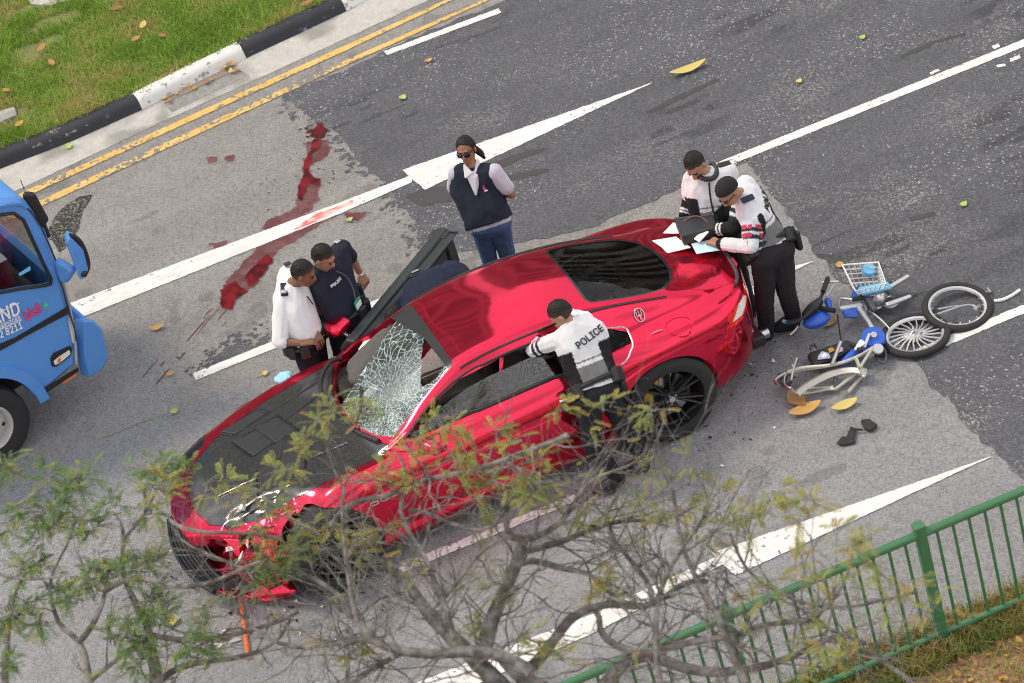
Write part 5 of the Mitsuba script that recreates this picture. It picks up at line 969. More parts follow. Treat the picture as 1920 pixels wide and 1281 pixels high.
p.tag('holster', p.J['waist'] + vec((-.12, .16, .10)), (0, .4, 1), (1, .3, 0), .08, .15, 'm_black', .05); p.tag('buckle', p.J['waist'] + vec((-.12, .16, .135)), (0, .4, 1), (1, .3, 0), .03, .07, 'm_silver', .015)
# ================================================================ wrecked electric bicycle behind the car
bike = thing('electric_bicycle', 'wrecked blue and silver electric bicycle with a white wire basket lying behind the car', 'bicycle')
def bp(name, mesh, m, parent=bike, smooth=40, **k): return add(name, tm(mesh), m, parent, smooth=smooth, **k)
def rod(a, b, r, m='m_steel', name='frame_tube', parent=bike): return bp(name, tube([a, b], r, 8), m, parent)
def bent(pts, r, m='m_steel', name='frame_tube', n=20, parent=bike): return bp(name, tube(curve(pts, n), r, 8), m, parent)
def cyl_wheel(c, nrm, R, tyre=.030, rimw=.020, spokes=0, key=None, missing=False, sq=1.0):
    x = unit(np.cross(nrm, (0, 1, .2))); Fm = np.eye(4); z = unit(nrm); Fm[:3, 0] = x; Fm[:3, 1] = np.cross(z, x) * sq; Fm[:3, 2] = z; Fm[:3, 3] = c
    a = np.linspace(0, 2 * np.pi, 61); ring_ = lambda r, rr, dz=0, sd=10: tube(np.c_[r * np.cos(a), r * np.sin(a), a * 0 + dz], rr, sd, cap=False)
    ty = add('tyre', moved(ring_(R - tyre, tyre), Fm), 'm_rubber', key, smooth=50)
    add('rim', moved(lathe([(R - 2 * tyre - .012, -.014), (R - 2 * tyre + .008, -.018), (R - 2 * tyre + .008, .018), (R - 2 * tyre - .012, .014), (R - 2 * tyre - .020, 0), (R - 2 * tyre - .012, -.014)], 60), Fm), 'm_silver', key, smooth=40)
    return Fm
w1 = thing('bicycle_wheel', 'detached spoked bicycle wheel with black tyre lying flat across the white line', 'wheel', 'detached bicycle wheels')
c1 = (2.823,-2.155,0.05)
FM = cyl_wheel(c1, (.03, -.02, 1), .288, key=w1)
ri = .288 - .075
for k in range(20):
    a = k * 2 * np.pi / 20; q = tube([(.045 * math.cos(a), .045 * math.sin(a), .012), (.12 * math.cos(a + .05), .12 * math.sin(a + .05), .008), (ri * math.cos(a + .16), ri * math.sin(a + .16), 0)], [.010, .0075, .0065], 6)
    add('spoke', moved(q, FM), 'm_silver', w1)
add('hub', moved(lathe([(0, .05), (.02, .05), (.025, .025), (.058, .02), (.06, -.02), (0, -.02)], 28), FM), 'm_silver', w1)
add('axle', moved(cat_([tube([(0, 0, .04), (.02, .03, .10)], .008, 6), tube([(-.03, .03, .02), (-.05, .06, .05)], .007, 6), tube([(.02, .03, .08), (.06, .05, .06)], .006, 6)]), FM), 'm_steel', w1)
w2 = thing('bicycle_wheel', 'detached bicycle wheel with bare buckled rim and no spokes, farther right on the dark asphalt', 'wheel', 'detached bicycle wheels')
c2 = (3.259,-2.035,0.06)
FM2 = cyl_wheel(c2, (.10, -.16, 1), .288, key=w2, sq=1.02)
add('broken_hub', moved(cat_([tube(curve([(-.14, .10, .02), (-.05, .06, .05), (.06, .04, .04), (.19, .02, .02)], 14), .008, 6), tube([(-.16, .07, 0), (-.10, .12, .05)], .018, 8), tube([(.10, .03, .02), (.15, .12, .05)], .012, 6), tube([(0, .02, .03), (.16, -.03, .02)], .007, 6)]), FM2), 'm_steel', w2)
for k in range(16):
    a = k * .393; q = moved(tube([((ri + .006) * math.cos(a), (ri + .006) * math.sin(a), 0), ((ri - .022) * math.cos(a + .04), (ri - .022) * math.sin(a + .04), .008)], .005, 5), FM2); add('spoke_stub', q, 'm_steel', w2)
# basket
bk_t = [np.array(q) for q in [(2.622,-1.276,0.34),(2.88,-1.435,0.34),(2.804,-1.748,0.34),(2.56,-1.684,0.34)]]; bk_b = [np.array(q) for q in [(2.668,-1.23,0.1),(2.867,-1.35,0.1),(2.82,-1.528,0.1),(2.655,-1.454,0.1)]]
def lerp(a, b, t): return a * (1 - t) + b * t
wires = []
bsk = thing('wire_basket', 'white wire bicycle basket lying on its side above the broken frame', 'basket')
for k in range(5):
    t = k / 4; add('hoop', tube([lerp(bk_b[i % 4], bk_t[i % 4], t) for i in range(5)], .007 if k in (0, 4) else .0045, 6), 'm_white', bsk)
for i in range(4):
    for j in range(6):
        s = j / 6; add('wire', tube([lerp(bk_b[i], bk_b[(i + 1) % 4], s), lerp(bk_t[i], bk_t[(i + 1) % 4], s)], .0045, 5), 'm_white', bsk)
for j in range(1, 6): add('wire', tube([lerp(bk_b[0], bk_b[1], j / 6), lerp(bk_b[3], bk_b[2], j / 6)], .0045, 5), 'm_white', bsk)
whole('blue_bowl', tm(m3.Manifold.cylinder(.05, .058, .052, 24).transform(frame((2.802,-1.36,0.24), (1, .2, 0), (-.1, -.6, 1))[:3])), 'm_lightblue', 'round pale blue bowl lying in the wire basket', 'bowl', smooth=40)
whole('blue_tray', tm(hull(*[ball(q, .018, 8) for q in [(2.66,-1.488,0.2),(2.869,-1.56,0.2),(2.865,-1.631,0.2),(2.653,-1.566,0.2)]])), 'm_lightblue', 'light blue plastic tray at the foot of the wire basket', 'tray', smooth=50)
bp('basket_bracket', hull(*[ball(q, .02, 8) for q in [(2.643,-1.4,0.14),(2.691,-1.391,0.14),(2.622,-1.523,0.14),(2.599,-1.468,0.14)]]), 'm_blue_plastic')
bp('basket_bracket', hull(*[ball(q, .016, 8) for q in [(2.671,-1.491,0.12),(2.762,-1.526,0.12),(2.747,-1.643,0.12),(2.643,-1.598,0.12)]]), 'm_blue_plastic')
# fork blades / mudguard halves
for a, b in (([(2.797,-1.593,0.16),(3.066,-1.526,0.16)]), ([(2.786,-1.728,0.12),(2.977,-1.741,0.12)])):
    bp('fork_blade', hull(ball(a, .024, 10), ball(b, .020, 10)), 'm_silver')
bent([(2.782,-1.581,0.1),(2.763,-1.686,0.1),(2.793,-1.746,0.1),(2.871,-1.743,0.1),(2.965,-1.707,0.1)], .009)
lamp = bp('head_lamp', lathe([(.0, -.07), (.03, -.06), (.058, 0), (.052, 0), (.02, -.045), (0, -.05)], 24).apply_transform(frame((2.834,-1.64,0.16), (0, 1, 0), (.8, -.15, .6))), 'm_steel')
bp('lamp_bulb', ball((2.822,-1.648,0.17), .026), 'm_black', lamp)
bp('lamp_body', hull(ball((2.76,-1.649,0.15), .045), ball((2.719,-1.621,0.12), .035)), 'm_silver')
rod(*[(2.481,-1.479,0.18),(2.557,-1.558,0.18)], .012, 'm_silver'); rod(*[(2.565,-1.53,0.16),(2.669,-1.557,0.16)], .020, 'm_black', 'grip'); rod(*[(2.669,-1.557,0.16),(2.774,-1.602,0.16)], .012, 'm_silver'); bent([(2.491,-1.438,0.14),(2.453,-1.501,0.14),(2.423,-1.624,0.14)], .009, 'm_silver')
rod(*[(2.662,-1.665,0.08),(2.751,-1.661,0.08)], .015, 'm_silver'); rod(*[(2.651,-1.546,0.14),(2.596,-1.732,0.14)], .016, 'm_steel')
bp('fork_crown', hull(ball((2.68,-1.587,0.14), .035), ball((2.669,-1.71,0.12), .03)), 'm_wrapgrey')
# head tube and down tube
bp('head_tube', hull(ball((2.442,-1.59,0.16), .026), ball((2.586,-1.624,0.14), .028)), 'm_silver'); bp('head_cover', hull(*[ball(q, .022, 8) for q in [(2.459,-1.597,0.14),(2.53,-1.644,0.14),(2.5,-1.721,0.14),(2.439,-1.673,0.14)]]), 'm_blue_plastic')
bp('down_tube', hull(ball((2.567,-1.646,0.14), .030), ball((2.557,-1.906,0.1), .024)), 'm_silver')
bent([(2.613,-1.62,0.12),(2.639,-1.796,0.12),(2.649,-1.984,0.12)], .006, 'm_steel', 'cable'); bent([(2.626,-1.625,0.1),(2.665,-1.837,0.1),(2.67,-2.012,0.1)], .006, 'm_white', 'cable'); bent([(2.404,-1.561,0.1),(2.329,-1.774,0.1),(2.27,-1.952,0.1)], .006, 'm_black', 'cable')
# handlebar, grips, blue cover
bent([(2.459,-1.331,0.3),(2.367,-1.464,0.3),(2.255,-1.578,0.3),(2.152,-1.661,0.3),(2.047,-1.706,0.3),(1.973,-1.702,0.3)], .013, 'm_black', 'handlebar'); rod(*[(2.457,-1.345,0.32),(2.349,-1.493,0.32)], .021, 'm_rubber', 'grip'); rod(*[(2.084,-1.602,0.22),(1.966,-1.565,0.22)], .020, 'm_rubber', 'grip'); rod(*[(2.27,-1.581,0.24),(2.352,-1.69,0.24)], .021, 'm_rubber', 'grip')
bp('brake_housing', hull(ball((2.205,-1.596,0.28), .05), ball((2.134,-1.617,0.26), .04), ball((2.283,-1.548,0.28), .035)), 'm_black'); bent([(2.348,-1.541,0.3),(2.406,-1.495,0.3),(2.464,-1.429,0.3)], .008, 'm_silver', 'brake_lever'); bent([(2.035,-1.639,0.2),(1.978,-1.685,0.2),(1.935,-1.706,0.2)], .008, 'm_silver', 'brake_lever')
rod(*[(2.398,-1.339,0.3),(2.518,-1.416,0.3)], .010, 'm_silver', 'mirror_stalk')
bp('front_cover', ball((2.203,-1.629,0.18), (.12, .085, .06), 24), 'm_blue_plastic', label='rounded bright blue front cover'); bp('cover_clip', hull(ball((2.359,-1.531,0.24), .03), ball((2.35,-1.576,0.2), .02)), 'm_blue_plastic')
rod(*[(1.956,-1.521,0.22),(1.988,-1.581,0.22)], .016, 'm_lightblue', 'grip_end')
# motor disc, crank and blue beam
D_ = frame((2.483,-2.126,0.16), (1, .2, 0), (.0, -.45, 1))
bp('chain_cover', m3.Manifold.cylinder(.035, .098, .092, 40).transform(D_[:3]), 'm_blue_plastic', label='round blue chain cover'); bp('crank', cat_([tube([(0, 0, .05), (-.03, .02, .06), (-.14, -.06, .06)], .014, 8)]).apply_transform(D_), 'm_silver'); bp('crank_hub', m3.Manifold.cylinder(.06, .03, .026, 20).transform(D_[:3]), 'm_silver')
bp('frame_beam', hull(ball((2.423,-2.123,0.16), .055), ball((2.309,-2.179,0.14), .048)) + hull(ball((2.309,-2.179,0.14), .048), ball((2.167,-2.244,0.14), .032)), 'm_blue_plastic', label='blue plastic frame beam')
bp('beam_stripe', hull(ball((2.366,-2.169,0.215), .015), ball((2.291,-2.226,0.205), .012), ball((2.373,-2.218,0.22), .012)), 'm_white')
bp('battery_strap', tube(curve([(2.284,-2.134,0.2),(2.309,-2.205,0.2),(2.313,-2.279,0.2)], 8), .020, 6), 'm_black')
bat = bp('battery_box', hull(*[ball(q, .03, 8) for q in [(1.986,-1.985,0.13),(2.293,-2.019,0.13),(2.336,-2.113,0.13),(1.976,-2.117,0.13)]] + [ball(q, .03, 8) for q in [(2.019,-1.866,0.04),(2.341,-1.998,0.04),(2.009,-1.998,0.04)]]), 'm_black', label='black battery box with coloured stickers')
for pts, m in (([(2.025,-2.075,0.167),(2.07,-2.039,0.167),(2.103,-2.091,0.167),(2.091,-2.151,0.167),(2.005,-2.111,0.167)], 'm_stickblue'), ([(2.126,-2.04,0.168),(2.159,-2.039,0.168),(2.159,-2.083,0.168),(2.119,-2.087,0.168)], 'm_gold'), ([(2.196,-2.085,0.168),(2.226,-2.09,0.168),(2.212,-2.132,0.168),(2.182,-2.126,0.168)], 'm_stickpink'), ([(2.042,-2.092,0.17),(2.078,-2.076,0.17),(2.08,-2.113,0.17),(2.054,-2.119,0.17)], 'm_white')):
    bp('sticker', hull(*[ball(q, .006, 6 + 2) for q in pts]), m, bat)
bent([(1.999,-1.979,0.18),(2.039,-1.931,0.18),(2.049,-1.973,0.18),(2.057,-1.91,0.18)], .006, 'm_black', 'cable')
rod(*[(2.225,-2.086,0.22),(2.048,-2.316,0.22)], .016, 'm_silver', 'seat_post')
# rear mudguard, rack and stays
arc = curve([(1.702,-2.376,0.16),(1.781,-2.343,0.16),(1.895,-2.318,0.16),(2.02,-2.31,0.16),(2.138,-2.34,0.16),(2.218,-2.401,0.16)], 24); half = []
for k in (-1, 0, 1): half.append(arc + np.array([.0, k * .045, -.022 * abs(k)]))
V = np.concatenate(half); n = len(arc); Fq = []
for a in (0, n):
    for k in range(n - 1): Fq += [[a + k, a + k + 1, a + n + k + 1], [a + k, a + n + k + 1, a + n + k]]
mg = trimesh.Trimesh(V, Fq, process=False); mg2 = trimesh.Trimesh(V - [0, 0, .006], np.array(Fq)[:, ::-1], process=False)
bp('mudguard', cat_([mg, mg2]), 'm_mudguard', label='dented silver rear mudguard')
bent([(1.743,-2.094,0.14),(1.838,-2.114,0.14),(1.955,-2.169,0.14),(2.058,-2.213,0.14)], .013, 'm_ivory'); bent([(1.728,-2.129,0.18),(1.911,-2.182,0.18),(2.07,-2.268,0.18),(2.237,-2.293,0.18),(2.421,-2.26,0.18)], .014, 'm_ivory'); bent([(1.717,-2.156,0.05),(1.748,-2.281,0.05),(1.865,-2.335,0.05),(2.002,-2.405,0.05)], .013, 'm_ivory'); bent([(1.737,-2.246,0.06),(1.881,-2.303,0.06),(1.996,-2.382,0.06)], .012, 'm_ivory')
rod(*[(1.988,-2.456,0.09),(2.248,-2.355,0.09)], .013, 'm_ivory', 'seat_stay'); rod(*[(2.073,-2.493,0.04),(2.296,-2.33,0.04)], .015, 'm_ivory', 'kickstand'); rod(*[(2.247,-2.332,0.2),(2.22,-2.466,0.2)], .015, 'm_ivory', 'seat_stay'); rod(*[(2.22,-2.466,0.2),(2.413,-2.286,0.2)], .013, 'm_ivory', 'seat_stay')
bp('bracket', hull(*[ball(q, .012, 8) for q in [(2.25,-2.313,0.1),(2.289,-2.393,0.1),(2.24,-2.459,0.1),(2.217,-2.407,0.1)]]), 'm_ivory')
bent([(1.729,-2.115,0.16),(1.675,-2.177,0.16),(1.656,-2.265,0.16),(1.68,-2.318,0.16)], .011, 'm_steel'); bent([(1.85,-2.06,0.22),(1.778,-2.162,0.22),(1.703,-2.293,0.22)], .009, 'm_ivory', 'rack_stay'); bent([(1.722,-2.11,0.16),(1.663,-2.117,0.16),(1.613,-2.147,0.16),(1.61,-2.197,0.16)], .015, 'm_steel', 'axle_plate'); rod(*[(1.661,-2.066,0.14),(1.749,-2.081,0.14)], .013, 'm_black', 'axle_nut'); rod(*[(1.62,-2.076,0.1),(1.721,-2.083,0.1)], .010, 'm_steel', 'axle_plate')
bp('rear_hub', lathe([(0, .04), (.05, .04), (.06, 0), (.05, -.04), (0, -.04)], 20).apply_transform(frame((1.706,-2.106,0.1), (1, 0, .2), (.3, -.5, 1))), 'm_wrapgrey')
bent([(2.524,-2.159,0.08),(2.522,-2.245,0.08),(2.456,-2.368,0.08),(2.431,-2.28,0.08)], .010, 'm_wrapgrey', 'chain_tube'); bp('chain_wheel', lathe([(0, .012), (.045, .012), (.045, -.012), (0, -.012)], 20).apply_transform(frame((2.463,-2.253,0.14), (1, 0, 0), (.2, -.5, 1))), 'm_silver')
bent([(2.44,-2.204,0.05),(2.508,-2.221,0.05),(2.564,-2.141,0.05)], .018, 'm_black', 'chain_case')
rod(*[(2.077,-2.189,0.04),(2.04,-2.315,0.04)], .010, 'm_steel', 'spoke_bundle')
# loose bits round it
whole('mudguard_strip', tube(curve([(3.556,-2.092,0.02),(3.618,-2.122,0.02),(3.703,-2.116,0.02),(3.787,-2.091,0.02)], 14), .014, 8), 'm_white', 'curved white mudguard strip at the right edge of the road', 'bicycle part', smooth=40)
whole('axle_bolt', cat_([tube([(3.527,-1.949,0.03),(3.589,-1.97,0.03)], .010, 6), tube([(3.58,-1.933,0.04),(3.564,-2.004,0.04)], .012, 6)]), 'm_steel', 'small steel axle bolt between the bare wheel and the white strip', 'bicycle part')
whole('black_fragment', tm(union([hull(*[ball(q, .010, 8) for q in [(1.753,-3.007,0.02),(1.776,-3.048,0.02),(1.865,-3.074,0.02),(1.864,-3.025,0.02),(1.814,-2.963,0.02)]]), hull(*[ball(q, .012, 8) for q in [(1.83,-3.014,0.03),(1.865,-3.048,0.03),(1.924,-2.947,0.03),(1.915,-2.907,0.03)]]), limb((1.913,-2.945,0.04), .012, (1.976,-2.985,0.03), .007)])), 'm_rubber', 'larger torn black rubber piece on the light asphalt', 'debris', smooth=50)
whole('black_fragment', tm(hull(*[ball(q, .014, 8) for q in [(2.02,-2.887,0.03),(2.063,-2.903,0.03),(2.084,-3,0.03),(2.034,-3.028,0.03),(2.005,-2.99,0.03)]])), 'm_rubber', 'smaller torn black rubber piece on the light asphalt', 'debris', smooth=50)
# big fallen leaves
for k, (a, b, w, m, l) in enumerate((((1.57,-2.47,0.03), (1.843,-2.482,0.03), .06, 'm_bigleaf0', 'large tan leaf on the road below the wrecked bicycle'), ((1.684,-2.202,0.03), (1.712,-2.442,0.03), .07, 'm_bigleaf1', 'brown folded leaf under the rear of the wrecked bicycle'), ((1.877,-2.616,0.03), (2.097,-2.622,0.03), .05, 'm_bigleaf2', 'yellow green leaf on the road right of the tan leaf'), ((2.259,-1.535,0.02), (2.403,-1.482,0.02), .05, 'm_bigleaf1', 'brown leaf beside the blue front cover'), ((2.707,-0.806,0.02), (2.771,-0.829,0.02), .04, 'm_bigleaf0', 'small orange leaf left of the wire basket'),
        ((2.69,3.108,0.03), (3.059,3.093,0.03), .055, 'm_bigleaf2', 'large yellow leaf alone on the dark asphalt at the top'), ((-2.802,2.342,0.02), (-2.663,2.315,0.02), .035, 'm_bigleaf0', 'orange leaf on the road right of the truck'), ((-2.816,1.528,0.02), (-2.743,1.511,0.02), .03, 'm_bigleaf0', 'small orange leaf below the other one by the truck'), ((-2.915,0.919,0.02), (-2.842,0.938,0.02), .035, 'm_bigleaf3', 'green leaf on the road left of the bonnet'), ((-2.059,0.954,0.02), (-1.995,0.952,0.02), .03, 'm_bigleaf2', 'small yellow leaf above the bonnet edge'),
        ((4.396,2.466,0.02), (4.464,2.481,0.02), .03, 'm_bigleaf3', 'pale green leaf near the top right'), ((3.607,2.156,0.02), (3.666,2.177,0.02), .03, 'm_bigleaf2', 'small yellow leaf right of the large yellow leaf'), ((3.926,-0.693,0.02), (3.997,-0.671,0.02), .03, 'm_bigleaf3', 'green leaf on the dark asphalt at right'), ((0.34,4.632,0.02), (0.41,4.673,0.02), .04, 'm_bigleaf3', 'small green leaf on the dark asphalt by the pale dash'), ((0.776,5.182,0.02), (0.853,5.167,0.02), .03, 'm_bigleaf0', 'small orange leaf below the pale dash'), ((-0.728,2.844,0.02), (-0.663,2.846,0.02), .03, 'm_bigleaf3', 'small green leaf by the white line near the trail'), ((-3.554,-1.837,0.02), (-3.465,-1.883,0.02), .06, 'm_bigleaf2', 'yellow leaf among the branches at lower left'), ((-2.886,6.271,0.02), (-2.803,6.277,0.02), .05, 'm_bigleaf3', 'green leaf in the concrete gutter'))):
    a, b = vec(a), vec(b); L = np.linalg.norm(b - a); whole(number('fallen_leaf'), moved(leaf_mesh(L, w, .25 if k < 6 else .5, 10), frame((a + b) / 2, b - a, (.05, -.12, 1))), m, l, 'leaf', smooth=60)
# ================================================================ blue truck cab at the left edge
tk = thing('blue_truck', 'blue truck cab with white lettering on its door at the left edge', 'truck')
YT, TW = 1.40, 1.78
def xz(l): return [(a[0], a[2]) for a in l]
PF = xz([(-3.512,1.400,0.529),(-3.438,1.400,0.760),(-3.368,1.400,1.094),(-3.324,1.400,1.382),(-3.298,1.400,1.626),(-3.296,1.400,1.871),(-3.314,1.400,2.064),(-3.350,1.400,2.183),(-3.413,1.400,2.258),(-3.544,1.400,2.317)])
PF = [(x, z) for x, z in PF]; zt = PF[-1][1]
prof = PF + [(-5.35, zt + .02), (-5.35, .45), (-3.90, .45), (-3.86, .45)]
pg_ = sg.Polygon(prof).buffer(0)
def solid_xz(g, y0, y1): return prism_xz(np.array(g.exterior.coords[:-1]), y0, y1)
cab = hull(solid_xz(pg_.buffer(-.05), YT, YT + TW), solid_xz(pg_, YT + .05, YT + TW - .05))
inner_ = solid_xz(pg_.buffer(-.07), YT + .05, YT + TW - .05)
WX = xz([(-3.702,1.400,2.228),(-3.592,1.400,2.197),(-3.496,1.400,2.153),(-3.443,1.400,2.051),(-3.438,1.400,1.843),(-3.431,1.400,1.581),(-3.422,1.400,1.418),(-3.440,1.400,1.383),(-3.488,1.400,1.395),(-3.690,1.400,1.482),(-3.962,1.400,1.583)])
win = sg.Polygon(WX + [(-4.6, WX[-1][1] + .02), (-4.6, WX[0][1] - .02)]).buffer(0)
cab = cab - inner_ - solid_xz(win, YT - .1, YT + TW + .1)
# windscreen opening along the sloping front
zs = [z for _, z in PF]; q0 = PF[3]; q1 = PF[6]
scr = sg.Polygon([(q0[0] - .30, q0[1]), (q0[0] + .3, q0[1]), (q1[0] + .3, q1[1]), (q1[0] - .30, q1[1])])
cab = cab - solid_xz(scr, YT + .10, YT + TW - .10)
AX = (-4.43, .39)
cab = cab - m3.Manifold.cylinder(1.0, .50, .50, 48).rotate([-90, 0, 0]).translate([AX[0] - .02, YT - .3, AX[1] + .02])
add('cab', tm(cab), 'm_truck_blue', tk, smooth=30)
def side(name, pts, m, lift=.004, th=.006, parent=tk, lab=None):
    g = sg.Polygon(xz(pts)).buffer(0); return add(name, tm(solid_xz(g, YT - lift - th, YT - lift + .01)), m, parent, smooth=False, label=lab)
dl_ = xz([(-3.430,1.400,0.754),(-3.402,1.400,0.854),(-3.381,1.400,1.114),(-3.344,1.400,1.400),(-3.320,1.400,1.583),(-3.325,1.400,1.916),(-3.354,1.400,2.093),(-3.392,1.400,2.181),(-3.444,1.400,2.232),(-3.533,1.400,2.267),(-3.674,1.400,2.299)])
add('door_gap', tube([(x, YT - .001, z) for x, z in dl_], .007, 6), 'm_black', tk)
add('window_seal', tube([(x, YT - .004, z) for x, z in WX + [(-4.6, WX[-1][1] + .02), (-4.6, WX[0][1] - .02), WX[0]]], .016, 8), 'm_black', tk)
side('trim_stripe', [(-4.148,1.400,1.122),(-3.899,1.400,1.090),(-3.385,1.400,1.104),(-3.404,1.400,1.041),(-3.755,1.400,1.053),(-4.176,1.400,1.053)], 'm_black', .008)
side('roof_gutter', [(-3.668,1.400,2.312),(-3.529,1.400,2.276),(-3.415,1.400,2.227),(-3.372,1.400,2.153),(-3.386,1.400,2.144),(-3.431,1.400,2.214),(-3.536,1.400,2.258),(-3.675,1.400,2.295)], 'm_truck_blue', .02)
fl = sg.Polygon([(AX[0] + .58 * math.cos(a), AX[1] + .04 + .56 * math.sin(a)) for a in np.linspace(-.05, np.pi + .05, 40)] + [(AX[0] + .49 * math.cos(a), AX[1] + .02 + .49 * math.sin(a)) for a in np.linspace(np.pi + .05, -.05, 40)]).intersection(sg.box(-6, .40, 0, 3))
add('wheel_flare', tm(solid_xz(fl, YT - .035, YT + .02)), 'm_truck_blue', tk, smooth=40)
side('side_lamp', [(-3.700,1.400,0.734),(-3.656,1.400,0.766),(-3.496,1.400,0.749),(-3.491,1.400,0.722),(-3.523,1.400,0.666),(-3.679,1.400,0.639),(-3.713,1.400,0.660)], 'm_black', .012)
side('side_lamp_lens', [(-3.686,1.400,0.702),(-3.633,1.400,0.716),(-3.522,1.400,0.724),(-3.527,1.400,0.685),(-3.655,1.400,0.659),(-3.689,1.400,0.669)], 'm_lensglass', .022)
side('side_lamp_bulb', [(-3.653,1.400,0.705),(-3.624,1.400,0.711),(-3.630,1.400,0.667),(-3.662,1.400,0.669)], 'm_orange', .026)
side('step', [(-3.875,1.400,0.508),(-3.509,1.400,0.522),(-3.516,1.400,0.490),(-3.873,1.400,0.459)], 'm_black', .02)
side('reflector', [(-3.684,1.400,0.501),(-3.535,1.400,0.496),(-3.553,1.400,0.466),(-3.691,1.400,0.457)], 'm_orange', -.005, .03)
# bumper and mirror
bq = [(-3.284,1.460,0.847),(-3.223,1.460,0.810),(-3.187,1.460,0.706),(-3.201,1.460,0.585),(-3.237,1.460,0.418),(-3.298,1.460,0.361),(-3.420,1.460,0.354),(-3.392,1.460,0.538)]
bmp = hull(*[ball(vec(q) + d, .022, 10) for q in bq for d in ((0, 0, 0), (-.03, .07, 0))]) + hull(*[ball(vec(q) + d, .03, 10) for q in (bq[2], bq[5]) for d in ((-.03, .07, 0), (-.02, TW - .3, 0))])
add('bumper', tm(bmp), 'm_truck_blue', tk, smooth=50)
add('headlamp', tm(hull(*[ball(q, .03, 8) for q in ((-3.42, YT + .06, 1.00), (-3.44, YT + .06, .74), (-3.40, YT + .40, 1.00), (-3.40, YT + .40, .74))])), 'm_lensglass', tk, smooth=50)
add('front_panel_trim', tube([(q[0] + .015, YT + .035, q[1]) for q in PF[0:4]], .014, 6), 'm_silver', tk)
mr = thing('x', None) if False else None
mi_ = [vec(q) for q in [(-3.202,1.160,1.818),(-3.147,1.160,1.663),(-3.170,1.160,1.481),(-3.229,1.160,1.437),(-3.198,1.160,1.693),(-3.222,1.160,1.791)]]
add('wing_mirror', tm(hull(*[ball(q, .022, 8) for q in mi_] + [ball(q + [.03, .10, 0], .02, 8) for q in mi_])), 'm_truck_blue', tk, smooth=50)
add('mirror_rim', tube(curve([vec(q) + [.03, .03, 0] for q in [(-3.214,1.140,1.839),(-3.156,1.140,1.744),(-3.147,1.140,1.605),(-3.172,1.140,1.485),(-3.223,1.140,1.437)]], 20), .022, 8), 'm_black', tk)
add('mirror_arm', tube([(-3.318,1.300,1.508),(-3.272,1.300,1.491),(-3.215,1.300,1.474)], .02, 8), 'm_truck_blue', tk); add('mirror_knob', tm(ball([(-3.204,1.150,1.460)][0], .035)), 'm_black', tk)
add('mirror_foot', tm(hull(ball([(-3.301,1.380,1.535)][0], .04), ball([(-3.308,1.380,1.381)][0], .05), ball([(-3.256,1.280,1.474)][0], .04))), 'm_truck_blue', tk, smooth=50)
# black sun visor bar along the windscreen edge and aerial
add('visor', tm(hull(*[ball(q, .035, 8) for q in [(-3.320,1.460,2.213),(-3.281,1.460,2.180),(-3.257,1.460,1.924),(-3.297,1.460,1.902)]])), 'm_black', tk, smooth=50)
add('visor_arm', tube([(-3.278,1.460,1.924),(-3.280,1.460,1.759)], .018, 6), 'm_black', tk)
add('aerial', tube([(-3.309,1.500,2.246),(-3.307,1.500,2.343)], .004, 5), 'm_black', tk)
# glass
scene['m_clear_glass'] = {'type': 'thindielectric', 'int_ior': 1.5, 'specular_transmittance': rgb(.80, .84, .82)}
for nm, y in (('door_window', YT + .02), ('door_window', YT + TW - .02)):
    add(nm, tm(solid_xz(win.buffer(.004), y - .001, y + .001)) if False else trimesh.Trimesh([(x, y, z) for x, z in np.array(win.exterior.coords[:-1])], trimesh.creation.triangulate_polygon(win, engine='earcut')[1] if False else [[0, k, k + 1] for k in range(1, len(win.exterior.coords) - 2)], process=False), 'm_clear_glass', tk, smooth=False)
a, b = q0, q1
add('windscreen', trimesh.Trimesh([(a[0] - .03, YT + .1, a[1]), (a[0] - .03, YT + TW - .1, a[1]), (b[0] - .03, YT + TW - .1, b[1]), (b[0] - .03, YT + .1, b[1])], [[0, 1, 2], [0, 2, 3]], process=False), 'm_clear_glass', tk, smooth=False)
# inside the cab
add('seat', tm(hull(ball((-4.55, YT + .45, 1.05), .12), ball((-4.0, YT + .45, 1.0), .10), ball((-4.55, YT + .75, 1.05), .12), ball((-4.0, YT + .75, 1.0), .10)) + hull(ball((-4.6, YT + .45, 1.05), .1), ball((-4.72, YT + .45, 1.75), .08), ball((-4.6, YT + .75, 1.05), .1), ball((-4.72, YT + .75, 1.75), .08))), 'm_seatgrey', tk, smooth=60)
add('dashboard', tm(hull(ball((-3.60, YT + .15, 1.30), .08), ball((-3.60, YT + TW - .15, 1.30), .08), ball((-3.55, YT + .15, .9), .08), ball((-3.55, YT + TW - .15, .9), .08))), 'm_dark_interior', tk, smooth=60)
add('steering_wheel', moved(ring(.21, .21, .017, 40), frame((-3.93, YT + .45, 1.38), (0, 1, 0), (-.8, 0, .6))), 'm_black', tk)
add('dash_paper', tm(rbox(-3.62, YT + .95, 1.40, .16, .50, .012, .005)), 'm_paper', tk); add('dash_cloth', tm(rbox(-3.66, YT + 1.0, 1.425, .05, .30, .02, .008)), 'm_cyan_paper', tk)
add('door_pocket', tm(rbox(-4.0, YT + .09, 1.18, .9, .06, .20, .02)), 'm_dark_interior', tk); side('window_sticker', [(-3.656,1.400,1.608),(-3.542,1.400,1.619),(-3.550,1.400,1.585),(-3.655,1.400,1.585)], 'm_lightblue', -.018, .004)
